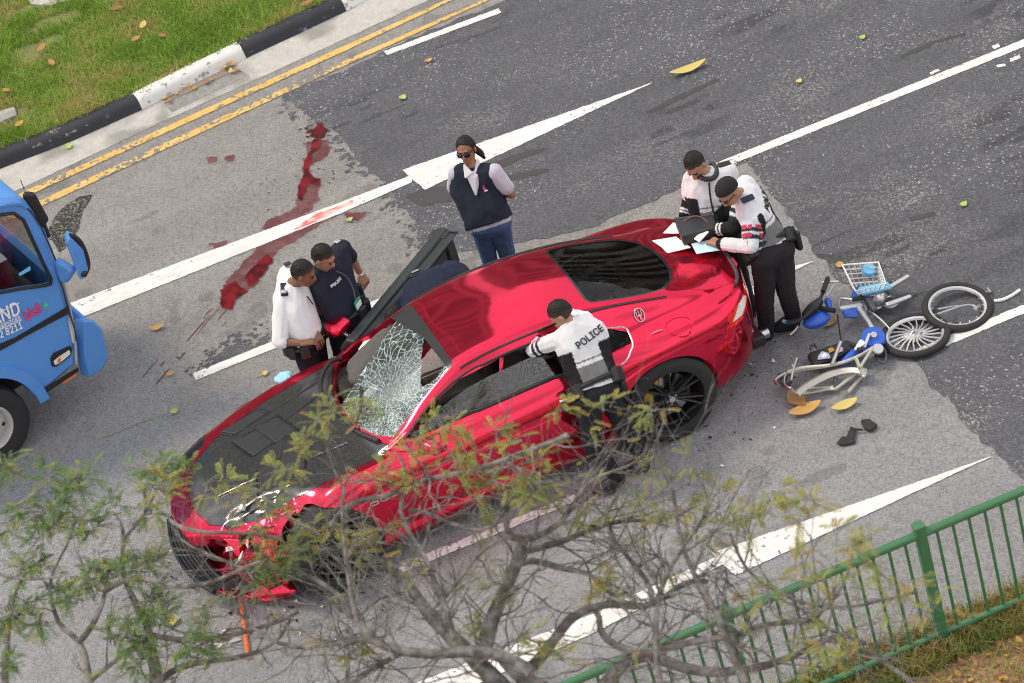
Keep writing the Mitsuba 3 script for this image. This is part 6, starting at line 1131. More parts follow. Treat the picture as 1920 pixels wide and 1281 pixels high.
# wheel
def truck_wheel(x, y):
    X = np.eye(4); X[:3, 3] = (x, y, .39); X = X @ rotz(math.pi)
    w = add('wheel', lathe([(.215, -.10), (.26, -.115), (.34, -.115), (.375, -.10), (.39, -.07), (.39, .07), (.375, .10), (.34, .115), (.26, .115), (.215, .10)], 64, 'y'), 'm_rubber', tk, smooth=40, xf=X)
    add('rim', lathe([(.225, .105), (.215, .115), (.20, .10), (.185, .04), (.15, .065), (.11, .075), (.085, .07), (.08, .11), (.05, .12), (0, .12)], 48, 'y'), 'm_rimgrey', w, smooth=35, xf=X)
    for k in range(6):
        a = k * np.pi / 3 + .3; add('rim_hole', tm(ball((.145 * math.cos(a), .062, .145 * math.sin(a)), (.022, .012, .022), 12)), 'm_black', w, xf=X)
    for k in range(5):
        a = k * 2 * np.pi / 5; add('wheel_nut', tm(ball((.095 * math.cos(a), .085, .095 * math.sin(a)), .013, 8)), 'm_steel', w, xf=X)
mat('m_rimgrey', (.45, .44, .42), .5); mat('m_seatgrey', (.07, .075, .08), .8)
truck_wheel(AX[0] - .0, YT + .13)
add('chassis', tm(box(-5.4, -3.7, YT + .35, YT + 1.4, .42, .60)), 'm_dark_interior', tk, smooth=False)
# lettering on the door
def side_text(text, h, p0, p1, m, bold=True, name='lettering', sc=1.0, lab=None):
    a, b = vec(p0), vec(p1); t = meshkit.text_mesh(text, h, .004, bold=bold); V = np.array(t.vertices); L = np.linalg.norm(b - a); V[:, 0] *= L / V[:, 0].max()
    r = unit(b - a); up = np.cross((0, -1., 0), r); up = up if up[2] > 0 else -up
    add(name, trimesh.Trimesh(a + np.outer(V[:, 0], r) + np.outer(V[:, 1], up) + np.outer(V[:, 2] + .002, (0, -1., 0)), t.faces, process=False), m, tk, smooth=False, label=lab)
side_text('AND', .125, [(-4.047,1.392,1.304)][0], [(-3.782,1.392,1.274)][0], 'm_white', lab='white letters AND')
side_text('SERVICES', .034, [(-4.008,1.392,1.246)][0], [(-3.800,1.392,1.228)][0], 'm_white', lab='small white letters SERVICES')
side_text('82 8211', .066, [(-4.072,1.392,1.165)][0], [(-3.815,1.392,1.139)][0], 'm_white', lab='white digits 82 8211')
side_text('bAsit', .10, [(-3.765,1.395,1.182)][0], [(-3.598,1.395,1.190)][0], 'm_pink', lab='pink graffiti letters')
side_text('+', .08, [(-3.584,1.395,1.198)][0], [(-3.532,1.395,1.196)][0], 'm_lettergreen', lab='green mark after the pink letters')
for k, (u, v) in enumerate((([(-4.040,1.395,1.395)][0], [(-3.757,1.395,1.372)][0]), ([(-4.052,1.395,1.237)][0], [(-3.795,1.395,1.212)][0]))): add('lettering_rule', tube([u, v], .005, 4), 'm_white', tk)
# the cab stands turned a little towards the kerb
_pv = np.eye(4); _pv[:3, 3] = (-3.51, 1.4, 0); _nv = np.eye(4); _nv[:3, 3] = (3.51, -1.4, 0); TXF = _pv @ rotz(math.radians(15)) @ _nv
for k in [k for k in scene if k.startswith(tk + '__')]:
    scene[k]['to_world'] = ST(TXF @ np.array(scene[k]['to_world'].matrix, float)) if 'to_world' in scene[k] else ST(TXF)
# ================================================================ green railing
fc = thing('green_railing', 'green metal railing with round bars along the verge', 'fence')
FY, X0 = -5.505, 1.47
for k in range(-4, 6):
    x = X0 + k * 1.45
    pst = add('post', tm(rbox(x, FY, .50, .075, .075, 1.16, .012)), 'm_green_paint', fc, smooth=40)
    add('post_cap', tm(rbox(x, FY, 1.095, .085, .085, .03, .01)), 'm_green_paint', pst, smooth=40)
    x1 = x + 1.45
    add('top_rail', tube([(x + .03, FY, 1.02), (x1 - .03, FY, 1.02)], .032, 12), 'm_green_paint', fc)
    add('bottom_rail', tube([(x + .03, FY, .10), (x1 - .03, FY, .10)], .024, 10), 'm_green_paint', fc)
    for j in range(11):
        xx = x + 1.45 * (j + 1) / 12; add('baluster', tube([(xx, FY, .10), (xx, FY, 1.02)], .0115, 8), 'm_green_paint', fc)
# ================================================================ roadside trees in front
def f_bark(p, n, uv):
    b = fbm(p.x * 16, p.y * 16, p.z * 16); c = fbm(p.x * 60, p.y * 60, p.z * 30)
    return mix((.095, .088, .082), (.25, .24, .23), smoothstep(.3, .75, b)) * (.6 + .8 * c)
mat('m_tree_bark', mikit.proc(f_bark), .95)
rt = np.random.default_rng(21)
def wiggle(P, n, amp):
    C = curve(P, n); d = (meshkit.fbm(np.c_[C[:, :2] * 3.1, C[:, 2] * 3.1], 3) - .5); e = (meshkit.fbm(C * 3.1 + 40, 3) - .5)
    return C + np.c_[d, e, d * e * 3] * amp
twigs_at = {}
def limb_part(tree, name, P, r0, r1, n=None, amp=.05):
    P = np.array(P); L = np.linalg.norm(np.diff(P, axis=0), axis=1).sum(); n = n or max(8, int(L / .06)); C = wiggle(P, n, amp)
    t = np.linspace(0, 1, n); r = (r0 * (1 - t) + r1 * t) * (1 + .22 * (meshkit.noise(np.c_[t * L * 9, t * 0 + r0 * 100, t * 0]) - .5))
    add(name, tube(C, r, 9), 'm_tree_bark', tree, smooth=60); twigs_at.setdefault(tree, []).append((C, r)); return C
def twig(o, d, L, r, n=9):
    P = [np.array(o)]; d = unit(d)
    for k in range(n):
        d = unit(d + rt.normal(0, .20, 3) + [0, 0, .02]); P.append(P[-1] + d * L / n)
    return np.array(P), np.linspace(r, r * .38, n + 1)
class Frond:
    def __init__(self): self.V, self.F, self.C, self.n = [], [], [], 0
    def add(self, o, d, L, col, pairs=8, lw=.0042, ll=.0195):
        d = unit(d); s = unit(np.cross(d, (0, 0, 1.)) + 1e-6); u = np.cross(s, d)
        t = np.linspace(.12, 1, pairs); R = o + np.outer(t * L, d) - np.outer((t ** 2) * L * .22, (0, 0, 1.)); q = rt.uniform(.8, 1.2)
        for k in (-1, 1):
            ang = .9 + rt.normal(0, .06, pairs); dd = np.outer(np.cos(ang), d) + np.outer(np.sin(ang) * k, s) + rt.normal(0, .08, (pairs, 3)) - [0, 0, .18]; dd /= np.linalg.norm(dd, axis=1, keepdims=True)
            l = ll * q * (1 - .45 * np.abs(t - .5)) * rt.uniform(.8, 1.15, pairs); w = np.cross(dd, u); w /= np.linalg.norm(w, axis=1, keepdims=True); hw = (lw * q)
            A, B, Cc, D = R, R + dd * l[:, None] * .5 + w * hw, R + dd * l[:, None], R + dd * l[:, None] * .5 - w * hw
            V = np.stack([A, B, Cc, D], 1).reshape(-1, 3); i = np.arange(pairs)[:, None] * 4 + self.n
            self.F += [np.concatenate([i + [0, 1, 2], i + [0, 2, 3]])]; self.V.append(V); self.n += len(V); c = np.clip(np.array(col) * rt.uniform(.75, 1.3), 0, 1)
            self.C.append(np.tile(c, (len(V), 1)) * np.repeat(rt.uniform(.85, 1.15, pairs), 4)[:, None])
    def mesh(self): return trimesh.Trimesh(np.concatenate(self.V), np.concatenate(self.F), process=False), np.clip(np.concatenate(self.C), 0, 1)
OLIVE = [(.30, .33, .11), (.36, .36, .11), (.26, .30, .12), (.40, .36, .11), (.33, .41, .12), (.24, .28, .10), (.28, .34, .12), (.38, .29, .10)]
GREEN = [(.13, .22, .09), (.16, .26, .10), (.11, .19, .08), (.22, .31, .11), (.20, .28, .11), (.32, .32, .11)]
def tuft(fr, tw, c, R, n, cols, up=.15):
    """A spray of twiglets with feathery leaves round the point c."""
    c = vec(c)
    for k in range(n):
        a = rt.uniform(0, 2 * np.pi); d = vec((math.cos(a), math.sin(a), up + rt.normal(0, .35))); L = R * rt.uniform(.5, 1.1)
        P, r = twig(c + rt.normal(0, R * .25, 3) * [1, 1, .6], d, L, .0042, 5); tw.append(tube(P, r, 4, cap=False))
        for m in range(rt.integers(2, 5)):
            j = rt.integers(2, 6); e = unit(d + rt.normal(0, .7, 3) * [1, 1, .5]); fr.add(P[j], e, rt.uniform(.06, .12), cols[rt.integers(len(cols))])
# -- main tree: grey, half bare
T1_ = thing('roadside_tree', 'half bare roadside tree with spreading grey limbs and sparse olive leaves in the bottom centre', 'tree')
MAIN_ = [([(-1.733,-7.992,3.148),(-1.826,-7.799,3.258),(-1.937,-7.532,3.417),(-2.017,-7.338,3.53),(-2.076,-7.123,3.668),(-2.178,-6.972,3.731),(-2.273,-6.871,3.758),(-2.435,-6.749,3.764)],0.075,0.022),
 ([(-1.856,-7.737,3.396),(-1.813,-7.713,3.44),(-1.741,-7.661,3.524),(-1.65,-7.614,3.614),(-1.537,-7.581,3.706),(-1.442,-7.529,3.802),(-1.381,-7.495,3.865)],0.06,0.036),
 ([(-1.389,-7.558,3.915),(-1.444,-7.491,3.938),(-1.429,-7.41,4.013),(-1.416,-7.349,4.069),(-1.419,-7.264,4.136)],0.03,0.01),
 ([(-1.381,-7.495,3.865),(-1.312,-7.528,3.877),(-1.083,-7.56,3.984),(-1.024,-7.54,4.034),(-0.903,-7.5,4.138)],0.028,0.009),
 ([(-1.393,-7.411,3.714),(-1.344,-7.435,3.723),(-1.074,-7.547,3.785),(-0.972,-7.583,3.815),(-0.786,-7.684,3.84),(-0.646,-7.809,3.819)],0.028,0.01),
 ([(-1.436,-7.378,3.612),(-1.344,-7.427,3.625),(-1.228,-7.542,3.597),(-1.098,-7.668,3.568),(-1.076,-7.732,3.528),(-0.958,-7.839,3.508)],0.028,0.012),
 ([(-1.636,-8.075,3.44),(-1.813,-7.872,3.513),(-2.015,-7.736,3.513),(-2.233,-7.582,3.519),(-2.367,-7.448,3.555),(-2.399,-7.316,3.645),(-2.431,-7.181,3.737),(-2.506,-7.051,3.799),(-2.623,-6.89,3.862)],0.05,0.014),
 ([(-1.581,-8.019,3.21),(-1.652,-7.915,3.258),(-1.735,-7.735,3.363)],0.06,0.05),
 ([(-1.59,-7.764,3.215),(-1.477,-7.749,3.29),(-1.314,-7.732,3.395),(-1.107,-7.797,3.457),(-0.861,-7.958,3.464),(-0.753,-7.98,3.508),(-0.553,-8.069,3.549)],0.042,0.014),
 ([(-1.156,-7.647,3.345),(-1.146,-7.69,3.316),(-1.17,-7.726,3.274),(-1.071,-7.921,3.169),(-0.986,-8.018,3.136)],0.022,0.03),
 ([(-1.32,-7.91,2.939),(-1.234,-7.894,3),(-1.059,-7.899,3.092),(-0.85,-8.071,3.065),(-0.584,-8.267,3.05),(-0.301,-8.393,3.105),(-0.099,-8.456,3.167),(0.051,-8.519,3.201)],0.055,0.014),
 ([(-0.882,-8.076,3.564),(-0.867,-7.977,3.656),(-0.909,-7.817,3.766),(-0.917,-7.7,3.858),(-0.885,-7.595,3.963)],0.024,0.009),
 ([(-2.338,-7.029,4.119),(-2.093,-7.073,4.223),(-1.969,-7.141,4.24),(-1.793,-7.208,4.288),(-1.506,-7.357,4.336),(-1.299,-7.446,4.387),(-1.151,-7.507,4.426),(-0.998,-7.561,4.474)],0.018,0.02),
 ([(-1.962,-7.835,3.667),(-1.931,-7.657,3.837),(-1.932,-7.482,3.983),(-1.949,-7.241,4.171),(-1.864,-7.139,4.303),(-1.85,-7.026,4.401)],0.026,0.01),
 ([(-1.902,-7.125,4.077),(-1.732,-7.298,4.036),(-1.512,-7.472,4.021),(-1.455,-7.462,4.063)],0.014,0.016),
 ([(-1.104,-8.183,3.342),(-0.834,-8.293,3.405),(-0.612,-8.412,3.432),(-0.378,-8.516,3.48),(-0.209,-8.615,3.495),(0.024,-8.628,3.626),(0.14,-8.566,3.754)],0.03,0.01),
 ([(-0.64,-8.722,3.35),(-0.638,-8.513,3.54),(-0.648,-8.319,3.708),(-0.644,-8.154,3.854),(-0.603,-7.988,4.021),(-0.55,-7.829,4.188)],0.03,0.009),
 ([(-1.057,-8.527,3.381),(-0.96,-8.336,3.611),(-0.799,-8.209,3.82),(-0.586,-8.167,3.988),(-0.41,-8.125,4.134)],0.026,0.009),
 ([(0.052,-8.757,3.311),(-0.057,-8.636,3.353),(-0.181,-8.504,3.395)],0.012,0.016),
 ([(0.364,-8.817,3.558),(0.13,-8.711,3.507),(-0.036,-8.612,3.495),(-0.226,-8.434,3.537),(-0.356,-8.199,3.662),(-0.362,-8.048,3.788)],0.01,0.012),
 ([(-2.364,-7.387,3.505),(-2.525,-7.272,3.509),(-2.757,-7.142,3.488),(-2.94,-6.926,3.561),(-3.04,-6.695,3.687)],0.022,0.009),
 ([(-2.408,-7.506,3.795),(-2.376,-7.367,3.928),(-2.322,-7.252,4.054),(-2.259,-7.091,4.221),(-2.14,-6.994,4.368)],0.018,0.008),
 ([(-2.036,-7.587,3.73),(-1.814,-7.597,3.849),(-1.653,-7.584,3.954),(-1.458,-7.633,4.027)],0.014,0.012),
 ([(-2.222,-7.399,3.369),(-2.413,-7.351,3.304),(-2.63,-7.324,3.21)],0.02,0.018),
 ([(-2.623,-6.89,3.862),(-2.765,-6.831,3.831),(-2.915,-6.686,3.862),(-3.033,-6.549,3.904),(-3.158,-6.35,3.988)],0.016,0.007),
 ([(-0.085,-8.401,3.117),(0.113,-8.605,3.057),(0.241,-8.834,2.931)],0.014,0.014),
 ([(-1.003,-7.906,4.069),(-0.783,-7.856,4.247),(-0.646,-7.845,4.341),(-0.489,-7.751,4.518)],0.012,0.005),
 ([(-1.055,-7.734,4.184),(-0.897,-7.749,4.268),(-0.689,-7.826,4.33),(-0.607,-7.788,4.414)],0.012,0.005)]
LEFT_ = [([(-3.662,-6.748,3.127),(-3.601,-6.628,3.25),(-3.549,-6.523,3.357),(-3.514,-6.434,3.44)],0.05,0.03),
 ([(-3.984,-6.631,3.248),(-3.953,-6.518,3.35),(-3.928,-6.33,3.505),(-4,-6.189,3.574),(-3.993,-6.08,3.657),(-3.979,-5.963,3.749)],0.03,0.01),
 ([(-3.923,-6.397,3.555),(-3.773,-6.369,3.653),(-3.667,-6.302,3.758),(-3.598,-6.238,3.841)],0.022,0.009),
 ([(-3.509,-6.567,3.54),(-3.521,-6.42,3.645),(-3.518,-6.2,3.81),(-3.452,-6.104,3.915),(-3.456,-5.965,4.013)],0.024,0.007),
 ([(-3.45,-6.175,3.965),(-3.277,-6.155,4.069),(-3.192,-6.127,4.134)],0.01,0.006),
 ([(-3.663,-6.371,3.808),(-3.541,-6.411,3.841),(-3.39,-6.497,3.856),(-3.223,-6.65,3.826),(-2.899,-6.792,3.891),(-2.737,-6.851,3.933)],0.018,0.01),
 ([(-3.165,-6.491,4.186),(-3.083,-6.595,4.15),(-2.841,-6.785,4.135),(-2.64,-6.951,4.117)],0.01,0.012),
 ([(-3.514,-6.434,3.44),(-3.363,-6.565,3.419),(-3.024,-6.758,3.447),(-2.812,-6.849,3.488),(-2.68,-6.893,3.524)],0.02,0.01),
 ([(-3.618,-6.518,3.131),(-3.216,-6.64,3.242),(-2.85,-6.787,3.317),(-2.727,-6.76,3.401)],0.022,0.01),
 ([(-4.489,-6.177,3.148),(-4.415,-6.055,3.273),(-4.352,-5.953,3.378),(-4.255,-5.816,3.524)],0.026,0.012),
 ([(-3.988,-6.149,3.707),(-3.859,-6.011,3.875),(-3.734,-5.954,3.979),(-3.686,-5.919,4.029)],0.01,0.006),
 ([(-4.242,-5.955,3.624),(-4.087,-5.859,3.77),(-3.907,-5.868,3.854)],0.01,0.006),
 ([(-3.957,-6.453,3.3),(-3.714,-6.474,3.407),(-3.512,-6.5,3.49)],0.014,0.012),
 ([(-4.208,-5.892,3.687),(-4.21,-6.049,3.572),(-4.155,-6.1,3.561),(-4.077,-6.068,3.624)],0.008,0.007),
 ([(-3.973,-5.697,4.142),(-3.861,-5.718,4.184),(-3.744,-5.729,4.236)],0.007,0.005),
 ([(-4.204,-5.898,3.881),(-4.037,-6.043,3.86),(-3.883,-6.135,3.87)],0.01,0.007)]
TG = [(-3.939,-5.442,4.237),(-3.954,-5.391,4.265),(-3.722,-5.63,4.216),(-3.622,-5.752,4.181),(-3.571,-5.759,4.202),(-3.855,-5.752,4.063),(-3.726,-5.766,4.119),(-3.953,-5.652,4.084),(-3.812,-5.85,4.014),(-3.634,-5.948,4.035),(-3.604,-6.017,4),(-3.897,-5.829,3.986),(-3.412,-5.99,4.119),(-3.133,-6.047,4.223),(-3.25,-6.183,4.063),(-3.07,-6.054,4.251),(-3.194,-6.012,4.216),(-2.984,-6.164,4.216),(-3.979,-5.956,3.854),(-4.06,-5.928,3.833),(-3.671,-6.236,3.805),(-3.746,-6.175,3.812),(-3.571,-6.249,3.847),(-3.649,-6.195,3.847),(-4.23,-6.04,3.666),(-4.292,-6.054,3.624),(-3.378,-6.383,3.847),(-3.551,-6.522,3.652),(-3.427,-6.515,3.721),(-3.376,-6.587,3.693),(-3.479,-6.535,3.679),(-3.625,-6.626,3.533),(-3.66,-6.548,3.575),(-3.205,-6.794,3.624),(-3.299,-6.819,3.554),(-3.703,-6.528,3.568),(-4.093,-6.19,3.624),(-3.619,-6.685,3.491),(-3.282,-6.858,3.533),(-4.086,-5.696,3.986),(-4.374,-6.206,3.47),(-4.43,-6.233,3.422),(-3.934,-6.148,3.735),(-3.425,-6.276,3.903),(-3.319,-6.35,3.903),(-2.872,-6.79,3.805),(-2.831,-6.809,3.812),(-2.748,-6.804,3.861),(-2.587,-6.863,3.903),(-3.832,-6.209,3.742),(-4.165,-6.047,3.693)]
TO = [(-3.096,-6.306,4.259),(-3.164,-6.333,4.203),(-3.138,-6.253,4.276),(-2.34,-6.653,4.412),(-2.41,-6.67,4.359),(-2.08,-6.613,4.589),(-2.032,-6.663,4.579),(-2.169,-6.63,4.527),(-1.916,-6.791,4.548),(-1.939,-6.827,4.506),(-2.263,-6.656,4.453),(-2.673,-6.616,4.255),(-2.767,-6.507,4.286),(-2.501,-6.659,4.318),(-2.859,-6.496,4.244),(-2.63,-6.741,4.182),(-2.626,-6.798,4.14),(-2.72,-6.759,4.119),(-1.59,-7.072,4.516),(-1.531,-7.129,4.506),(-1.317,-7.301,4.495),(-0.967,-7.458,4.579),(-0.743,-7.626,4.579),(-1.491,-7.275,4.412),(-1.547,-7.273,4.38),(-1.635,-7.261,4.338),(-1.243,-7.419,4.443),(-1.188,-7.535,4.38),(-1.209,-7.595,4.318),(-1.345,-7.459,4.349),(-1.43,-7.473,4.286),(-1.356,-7.589,4.234),(-1.237,-7.637,4.265),(-1.82,-7.191,4.286),(-1.643,-7.125,4.443),(-2.042,-6.992,4.318),(-1.924,-7.051,4.338),(-1.571,-7.397,4.265),(-1.285,-7.652,4.223),(-1.778,-7.065,4.412),(-0.545,-7.799,4.558)]
TB = [(-2.373,-6.835,3.938),(-2.273,-6.865,3.969),(-2.275,-6.931,3.917),(-2.17,-6.952,3.958),(-2.139,-7.027,3.917),(-2.455,-6.777,3.938),(-2.612,-6.775,3.854),(-2.368,-6.892,3.896),(-2.056,-7.019,3.969),(-2.712,-6.678,3.875),(-2.564,-6.728,3.917),(-2.255,-7.026,3.854)]
TS = [(-0.335,-8.011,4.055),(-0.282,-8.147,3.971),(-0.315,-8.22,3.888),(-0.249,-8.231,3.919),(-0.084,-8.204,4.044),(0.025,-8.306,4.023),(0.057,-8.364,3.992),(-0.099,-8.277,3.971),(0.146,-8.592,3.846),(0.229,-8.627,3.867),(0.161,-8.672,3.783),(0.085,-8.677,3.731),(0.199,-8.768,3.72),(0.097,-8.511,3.888),(-0.014,-8.362,3.95),(-0.208,-8.787,3.448),(-0.291,-8.753,3.428),(-0.144,-8.898,3.386),(-0.395,-8.798,3.323),(-0.137,-8.788,3.49),(0.215,-8.892,3.616),(0.295,-8.88,3.678),(-0.346,-8.472,3.647),(-0.353,-8.432,3.678),(-1.507,-7.377,3.888),(-1.586,-7.321,3.888),(-1.146,-7.466,4.023),(-1.781,-7.445,3.678),(-1.622,-7.554,3.678),(-1.594,-7.599,3.658),(-1.106,-7.861,3.72),(-1.115,-7.93,3.658),(-1.053,-7.948,3.678),(-1.782,-7.623,3.532),(-1.787,-7.632,3.522),(-1.538,-7.888,3.448),(-1.503,-7.949,3.417),(-1.463,-8.001,3.396),(-1.049,-7.663,3.919),(-1.083,-7.601,3.95),(-0.766,-7.801,3.971),(-0.7,-7.923,3.908),(-0.641,-7.891,3.971),(-0.537,-8.063,3.888),(-0.51,-8.131,3.846),(-2.436,-7.321,3.417),(-2.481,-7.33,3.386),(-0.541,-7.962,3.971),(-0.532,-8.427,3.574),(-2.018,-7.149,3.783),(-2.6,-7.145,3.469),(-0.65,-7.684,4.138),(-0.547,-7.808,4.097),(-0.425,-7.847,4.138),(-0.15,-8.193,4.013),(-0.371,-8.144,3.919),(-0.138,-8.487,3.762),(-0.04,-8.602,3.72),(0.335,-9.019,3.574)]

TR = vec(MAIN_[0][0][0]); trunk = [(TR[0] + .25, TR[1] - .75, -.05), (TR[0] + .20, TR[1] - .65, 1.2), (TR[0] + .08, TR[1] - .35, 2.3), tuple(TR)]
limb_part(T1_, 'trunk', trunk, .16, .085, amp=.03)
for P, a, b in MAIN_: limb_part(T1_, 'limb', P, a * .80, b * .80)
T2_ = thing('roadside_tree', 'leafier roadside tree with dark green feathery leaves at the lower left', 'tree')
TR2 = vec(LEFT_[0][0][0]); limb_part(T2_, 'trunk', [(TR2[0] + .1, TR2[1] - .9, -.05), (TR2[0] + .08, TR2[1] - .7, 1.4), (TR2[0] + .03, TR2[1] - .3, 2.5), tuple(TR2)], .11, .055, amp=.03)
for q in (1, 8, 9): 
    e = vec(LEFT_[q][0][0]); limb_part(T2_, 'limb', [(TR2[0] + .05, TR2[1] - .5, 2.0), tuple((TR2 + e) / 2 + [0, -.2, -.35]), tuple(e)], .05, LEFT_[q][1], amp=.03)
for P, a, b in LEFT_: limb_part(T2_, 'limb', P, a, b * .95)
def crown(tree, n_twigs, leafy, cols, tufts, lmin=.25, lmax=.75):
    tw, fr = [], Frond(); pool = twigs_at[tree][1:]; w = np.array([len(c) for c, _ in pool], float); w /= w.sum()
    for k in range(n_twigs):
        C, r = pool[rt.choice(len(pool), p=w)]; j = rt.integers(2, len(C) - 1); d = unit(C[j + 1] - C[j - 1]) if j + 1 < len(C) else unit(C[j] - C[j - 1])
        a = rt.uniform(0, 2 * np.pi); e = vec((math.cos(a), math.sin(a), rt.uniform(-.2, .55))); e = unit(e + d * .6); L = rt.uniform(lmin, lmax); r0 = min(.0078, r[j] * .5) * rt.uniform(.6, 1.)
        P, rr = twig(C[j], e, L, r0, 10); tw.append(tube(P, rr, 5, cap=False))
        for m in range(rt.integers(2, 5)):
            i = rt.integers(3, 10); Q, qr = twig(P[i], unit(P[i] - P[i - 1]) + rt.normal(0, .6, 3) * [1, 1, .6], L * rt.uniform(.25, .6), rr[i] * .7, 6); tw.append(tube(Q, qr, 4, cap=False))
            if rt.random() < leafy:
                for _ in range(rt.integers(1, 4)): fr.add(Q[-1 - rt.integers(0, 3)], rt.normal(0, 1, 3) * [1, 1, .4], rt.uniform(.06, .11), cols[rt.integers(len(cols))])
    for pts, R, n, cc in tufts:
        for c in pts: tuft(fr, tw, c, R * rt.uniform(.7, 1.2), n, cc)
    add('twigs', cat_(tw), 'm_tree_bark', tree, kind='stuff', smooth=60)
    m, c = fr.mesh(); add('foliage', m, 'm_thinleaf', tree, kind='stuff', smooth=True, color=c)
crown(T1_, 430, .03, OLIVE, [(TO, .085, 5, OLIVE), (TB, .08, 3, OLIVE[3:] + [(.30, .25, .09)]), (TS, .07, 4, OLIVE)])
crown(T2_, 60, .2, GREEN, [(TG, .10, 11, GREEN)], .2, .5)
# ================================================================ things on and round the car
case = thing('black_case', 'black document case lying on the boot lid between the officers', 'case')
cz = [(1.463,-0.872,1.03),(1.73,-0.994,1.03),(1.683,-1.195,1.03),(1.419,-1.132,1.03)]
add('shell', tm(hull(*[ball(vec(q) + [0, 0, dz], .016, 8) for q in cz for dz in (0, .07)])), 'm_case', case, smooth=50)
add('zip', tube([vec(cz[0]) + [0, -.02, .088], vec(cz[1]) + [0, -.02, .088]], .008, 6), 'm_wrapgrey', case); add('strap', tube(curve([vec(cz[0]) + [.03, -.10, .09], vec(cz[0]) + [.10, -.09, .10], vec(cz[1]) + [-.08, -.12, .09]], 10), .005, 6), 'm_lip', case)
def paper(pts, m, lab, z=0):
    P = [vec(q) for q in pts]; n = 8; V = []
    for i in range(n + 1):
        for j in range(n + 1):
            s, t = i / n, j / n; q = (P[0] * (1 - s) + P[1] * s) * (1 - t) + (P[3] * (1 - s) + P[2] * s) * t; V.append(q + [0, 0, .012 * (meshkit.noise(np.array([q * 7 + z])))[0]])
    V = np.array(V); F = []
    for i in range(n):
        for j in range(n): a = i * (n + 1) + j; F += [[a, a + 1, a + n + 2], [a, a + n + 2, a + n + 1]]
    m1 = trimesh.Trimesh(V, F, process=False); whole(number('paper_sheet'), cat_([m1, trimesh.Trimesh(V - [0, 0, .003], np.array(F)[:, ::-1], process=False)]), m, lab, 'paper', 'papers on the boot lid', smooth=60)
paper([(1.207,-0.878,1.005),(1.404,-0.961,1.005),(1.443,-1.201,1.005),(1.257,-1.145,1.005)], 'm_paper', 'white paper sheet nearest the rear window', 1)
paper([(1.46,-1.166,1.02),(1.626,-1.225,1.02),(1.626,-1.413,1.02),(1.443,-1.33,1.02)], 'm_cyan_paper', 'pale blue paper sheet under the capped officer\'s hands', 2)
paper([(1.325,-0.867,1.02),(1.451,-0.776,1.02),(1.521,-0.891,1.02),(1.425,-0.967,1.02)], 'm_paper', 'white paper sheet left of the black case', 3)
paper([(1.515,-0.771,1.02),(1.608,-0.789,1.02),(1.649,-0.881,1.02),(1.539,-0.868,1.02)], 'm_cyan_paper', 'pale blue paper sheet above the black case', 4)
# blue tissue on the bonnet edge, wing piece of bumper, orange ribbon
t = thing('blue_tissue', 'crumpled light blue tissue on the far edge of the bonnet', 'tissue')
m = tm(hull(*[ball(q, .02, 8) for q in [(-2.023,-0.515,0.88),(-1.969,-0.468,0.88),(-1.9,-0.493,0.88),(-1.931,-0.558,0.88),(-2.001,-0.575,0.88)]]).refine_to_length(.012)); m.vertices = m.vertices + m.vertex_normals * (.03 * (meshkit.fbm(m.vertices * 45, 2) - .5))[:, None]; add(t, m, 'm_tissue', None, smooth=50)
bpiece = tm((hull(*[ball(q, .02, 10) for q in [(-3.081,-1.78,0.06),(-2.992,-1.917,0.06),(-2.772,-2.113,0.06),(-2.587,-2.181,0.06)]]) + hull(*[ball(q, .02, 10) for q in [(-2.713,-2.056,0.2),(-2.567,-2.187,0.2),(-2.552,-2.331,0.2)]] + [ball(q, .02, 10) for q in [(-2.88,-2.009,0.06),(-2.587,-2.181,0.06)]])).refine_to_length(.02)); bpiece.vertices = bpiece.vertices + bpiece.vertex_normals * (.03 * (meshkit.fbm(bpiece.vertices * 9, 2) - .5))[:, None]
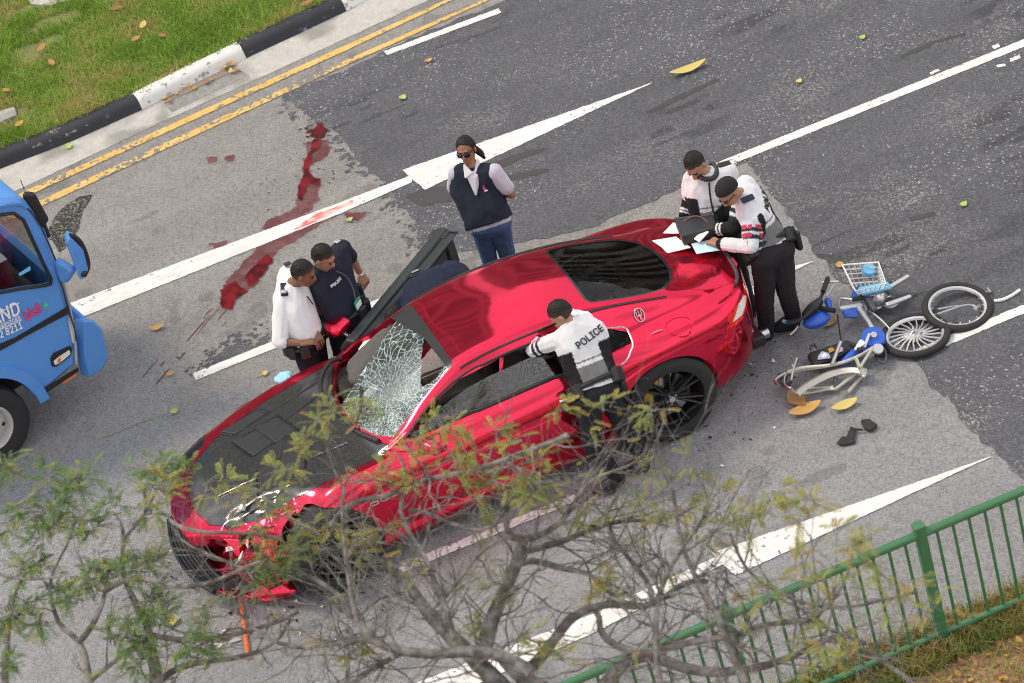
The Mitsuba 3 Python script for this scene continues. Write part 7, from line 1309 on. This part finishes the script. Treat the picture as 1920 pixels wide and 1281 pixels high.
whole('bumper_piece', bpiece, 'm_car_red', 'torn off red bumper corner on the road under the crushed nose', 'car part', smooth=60)
whole('orange_ribbon', tube(curve([(-2.96,-1.966,0.03),(-2.996,-2.186,0.03),(-3.031,-2.417,0.03),(-3.075,-2.652,0.03)], 16), [.006] + [.016] * 14 + [.022], 6), 'm_orange', 'orange tape strip on the road below the crushed nose', 'tape')
rr_ = np.random.default_rng(77)
wf = [vec(q) for q in [(-3.168,-2.312,0.02),(-3.216,-2.387,0.02),(-3.136,-2.384,0.02),(-3.238,-2.329,0.02)]]
whole('lamp_shards', cat_([tm(hull(*[ball(q + rr_.normal(0, .04, 3) * [1, 1, .15], .007, 6 + 2) for _ in range(4)])) for q in wf]), 'm_ivory', 'pale broken lamp pieces beside the orange tape', 'debris', kind='stuff')
bits = [vec(q) for q in [(-3.323,-1.179,0.012),(-3.294,-1.293,0.012),(-3.242,-1.204,0.012),(-3.352,-1.08,0.012),(-2.418,-2.411,0.012),(-2.476,-2.297,0.012),(-2.158,-2.442,0.012),(-3.104,-1.941,0.012),(-3.205,-1.797,0.012),(-2.927,-2.136,0.012),(0.473,-1.626,0.012),(1.498,-1.617,0.012),(1.452,-1.844,0.012),(0.983,-2.421,0.012),(1.823,-1.865,0.012),(1.938,-2.039,0.012),(-1.938,-2.296,0.012),(-2.216,-2.328,0.012)]]
gl_ = []
for k in range(420):
    q = bits[rr_.integers(len(bits))] + rr_.normal(0, .22, 3) * [1, 1, 0]; s = .006 + .012 * rr_.random() ** 3
    gl_.append(trimesh.Trimesh(q + rr_.normal(0, s, (4, 3)) * [1, 1, .5] + [0, 0, .002], [[0, 2, 1], [0, 1, 3], [1, 2, 3], [2, 0, 3]], process=False))
whole('car_debris', cat_(gl_[:300]), 'm_black', 'small black plastic crumbs scattered round the crushed nose and the bicycle', 'debris', kind='stuff', smooth=False)
whole('car_debris', cat_(gl_[300:]), 'm_white', 'small white plastic crumbs scattered round the crushed nose and the bicycle', 'debris', kind='stuff', smooth=False)
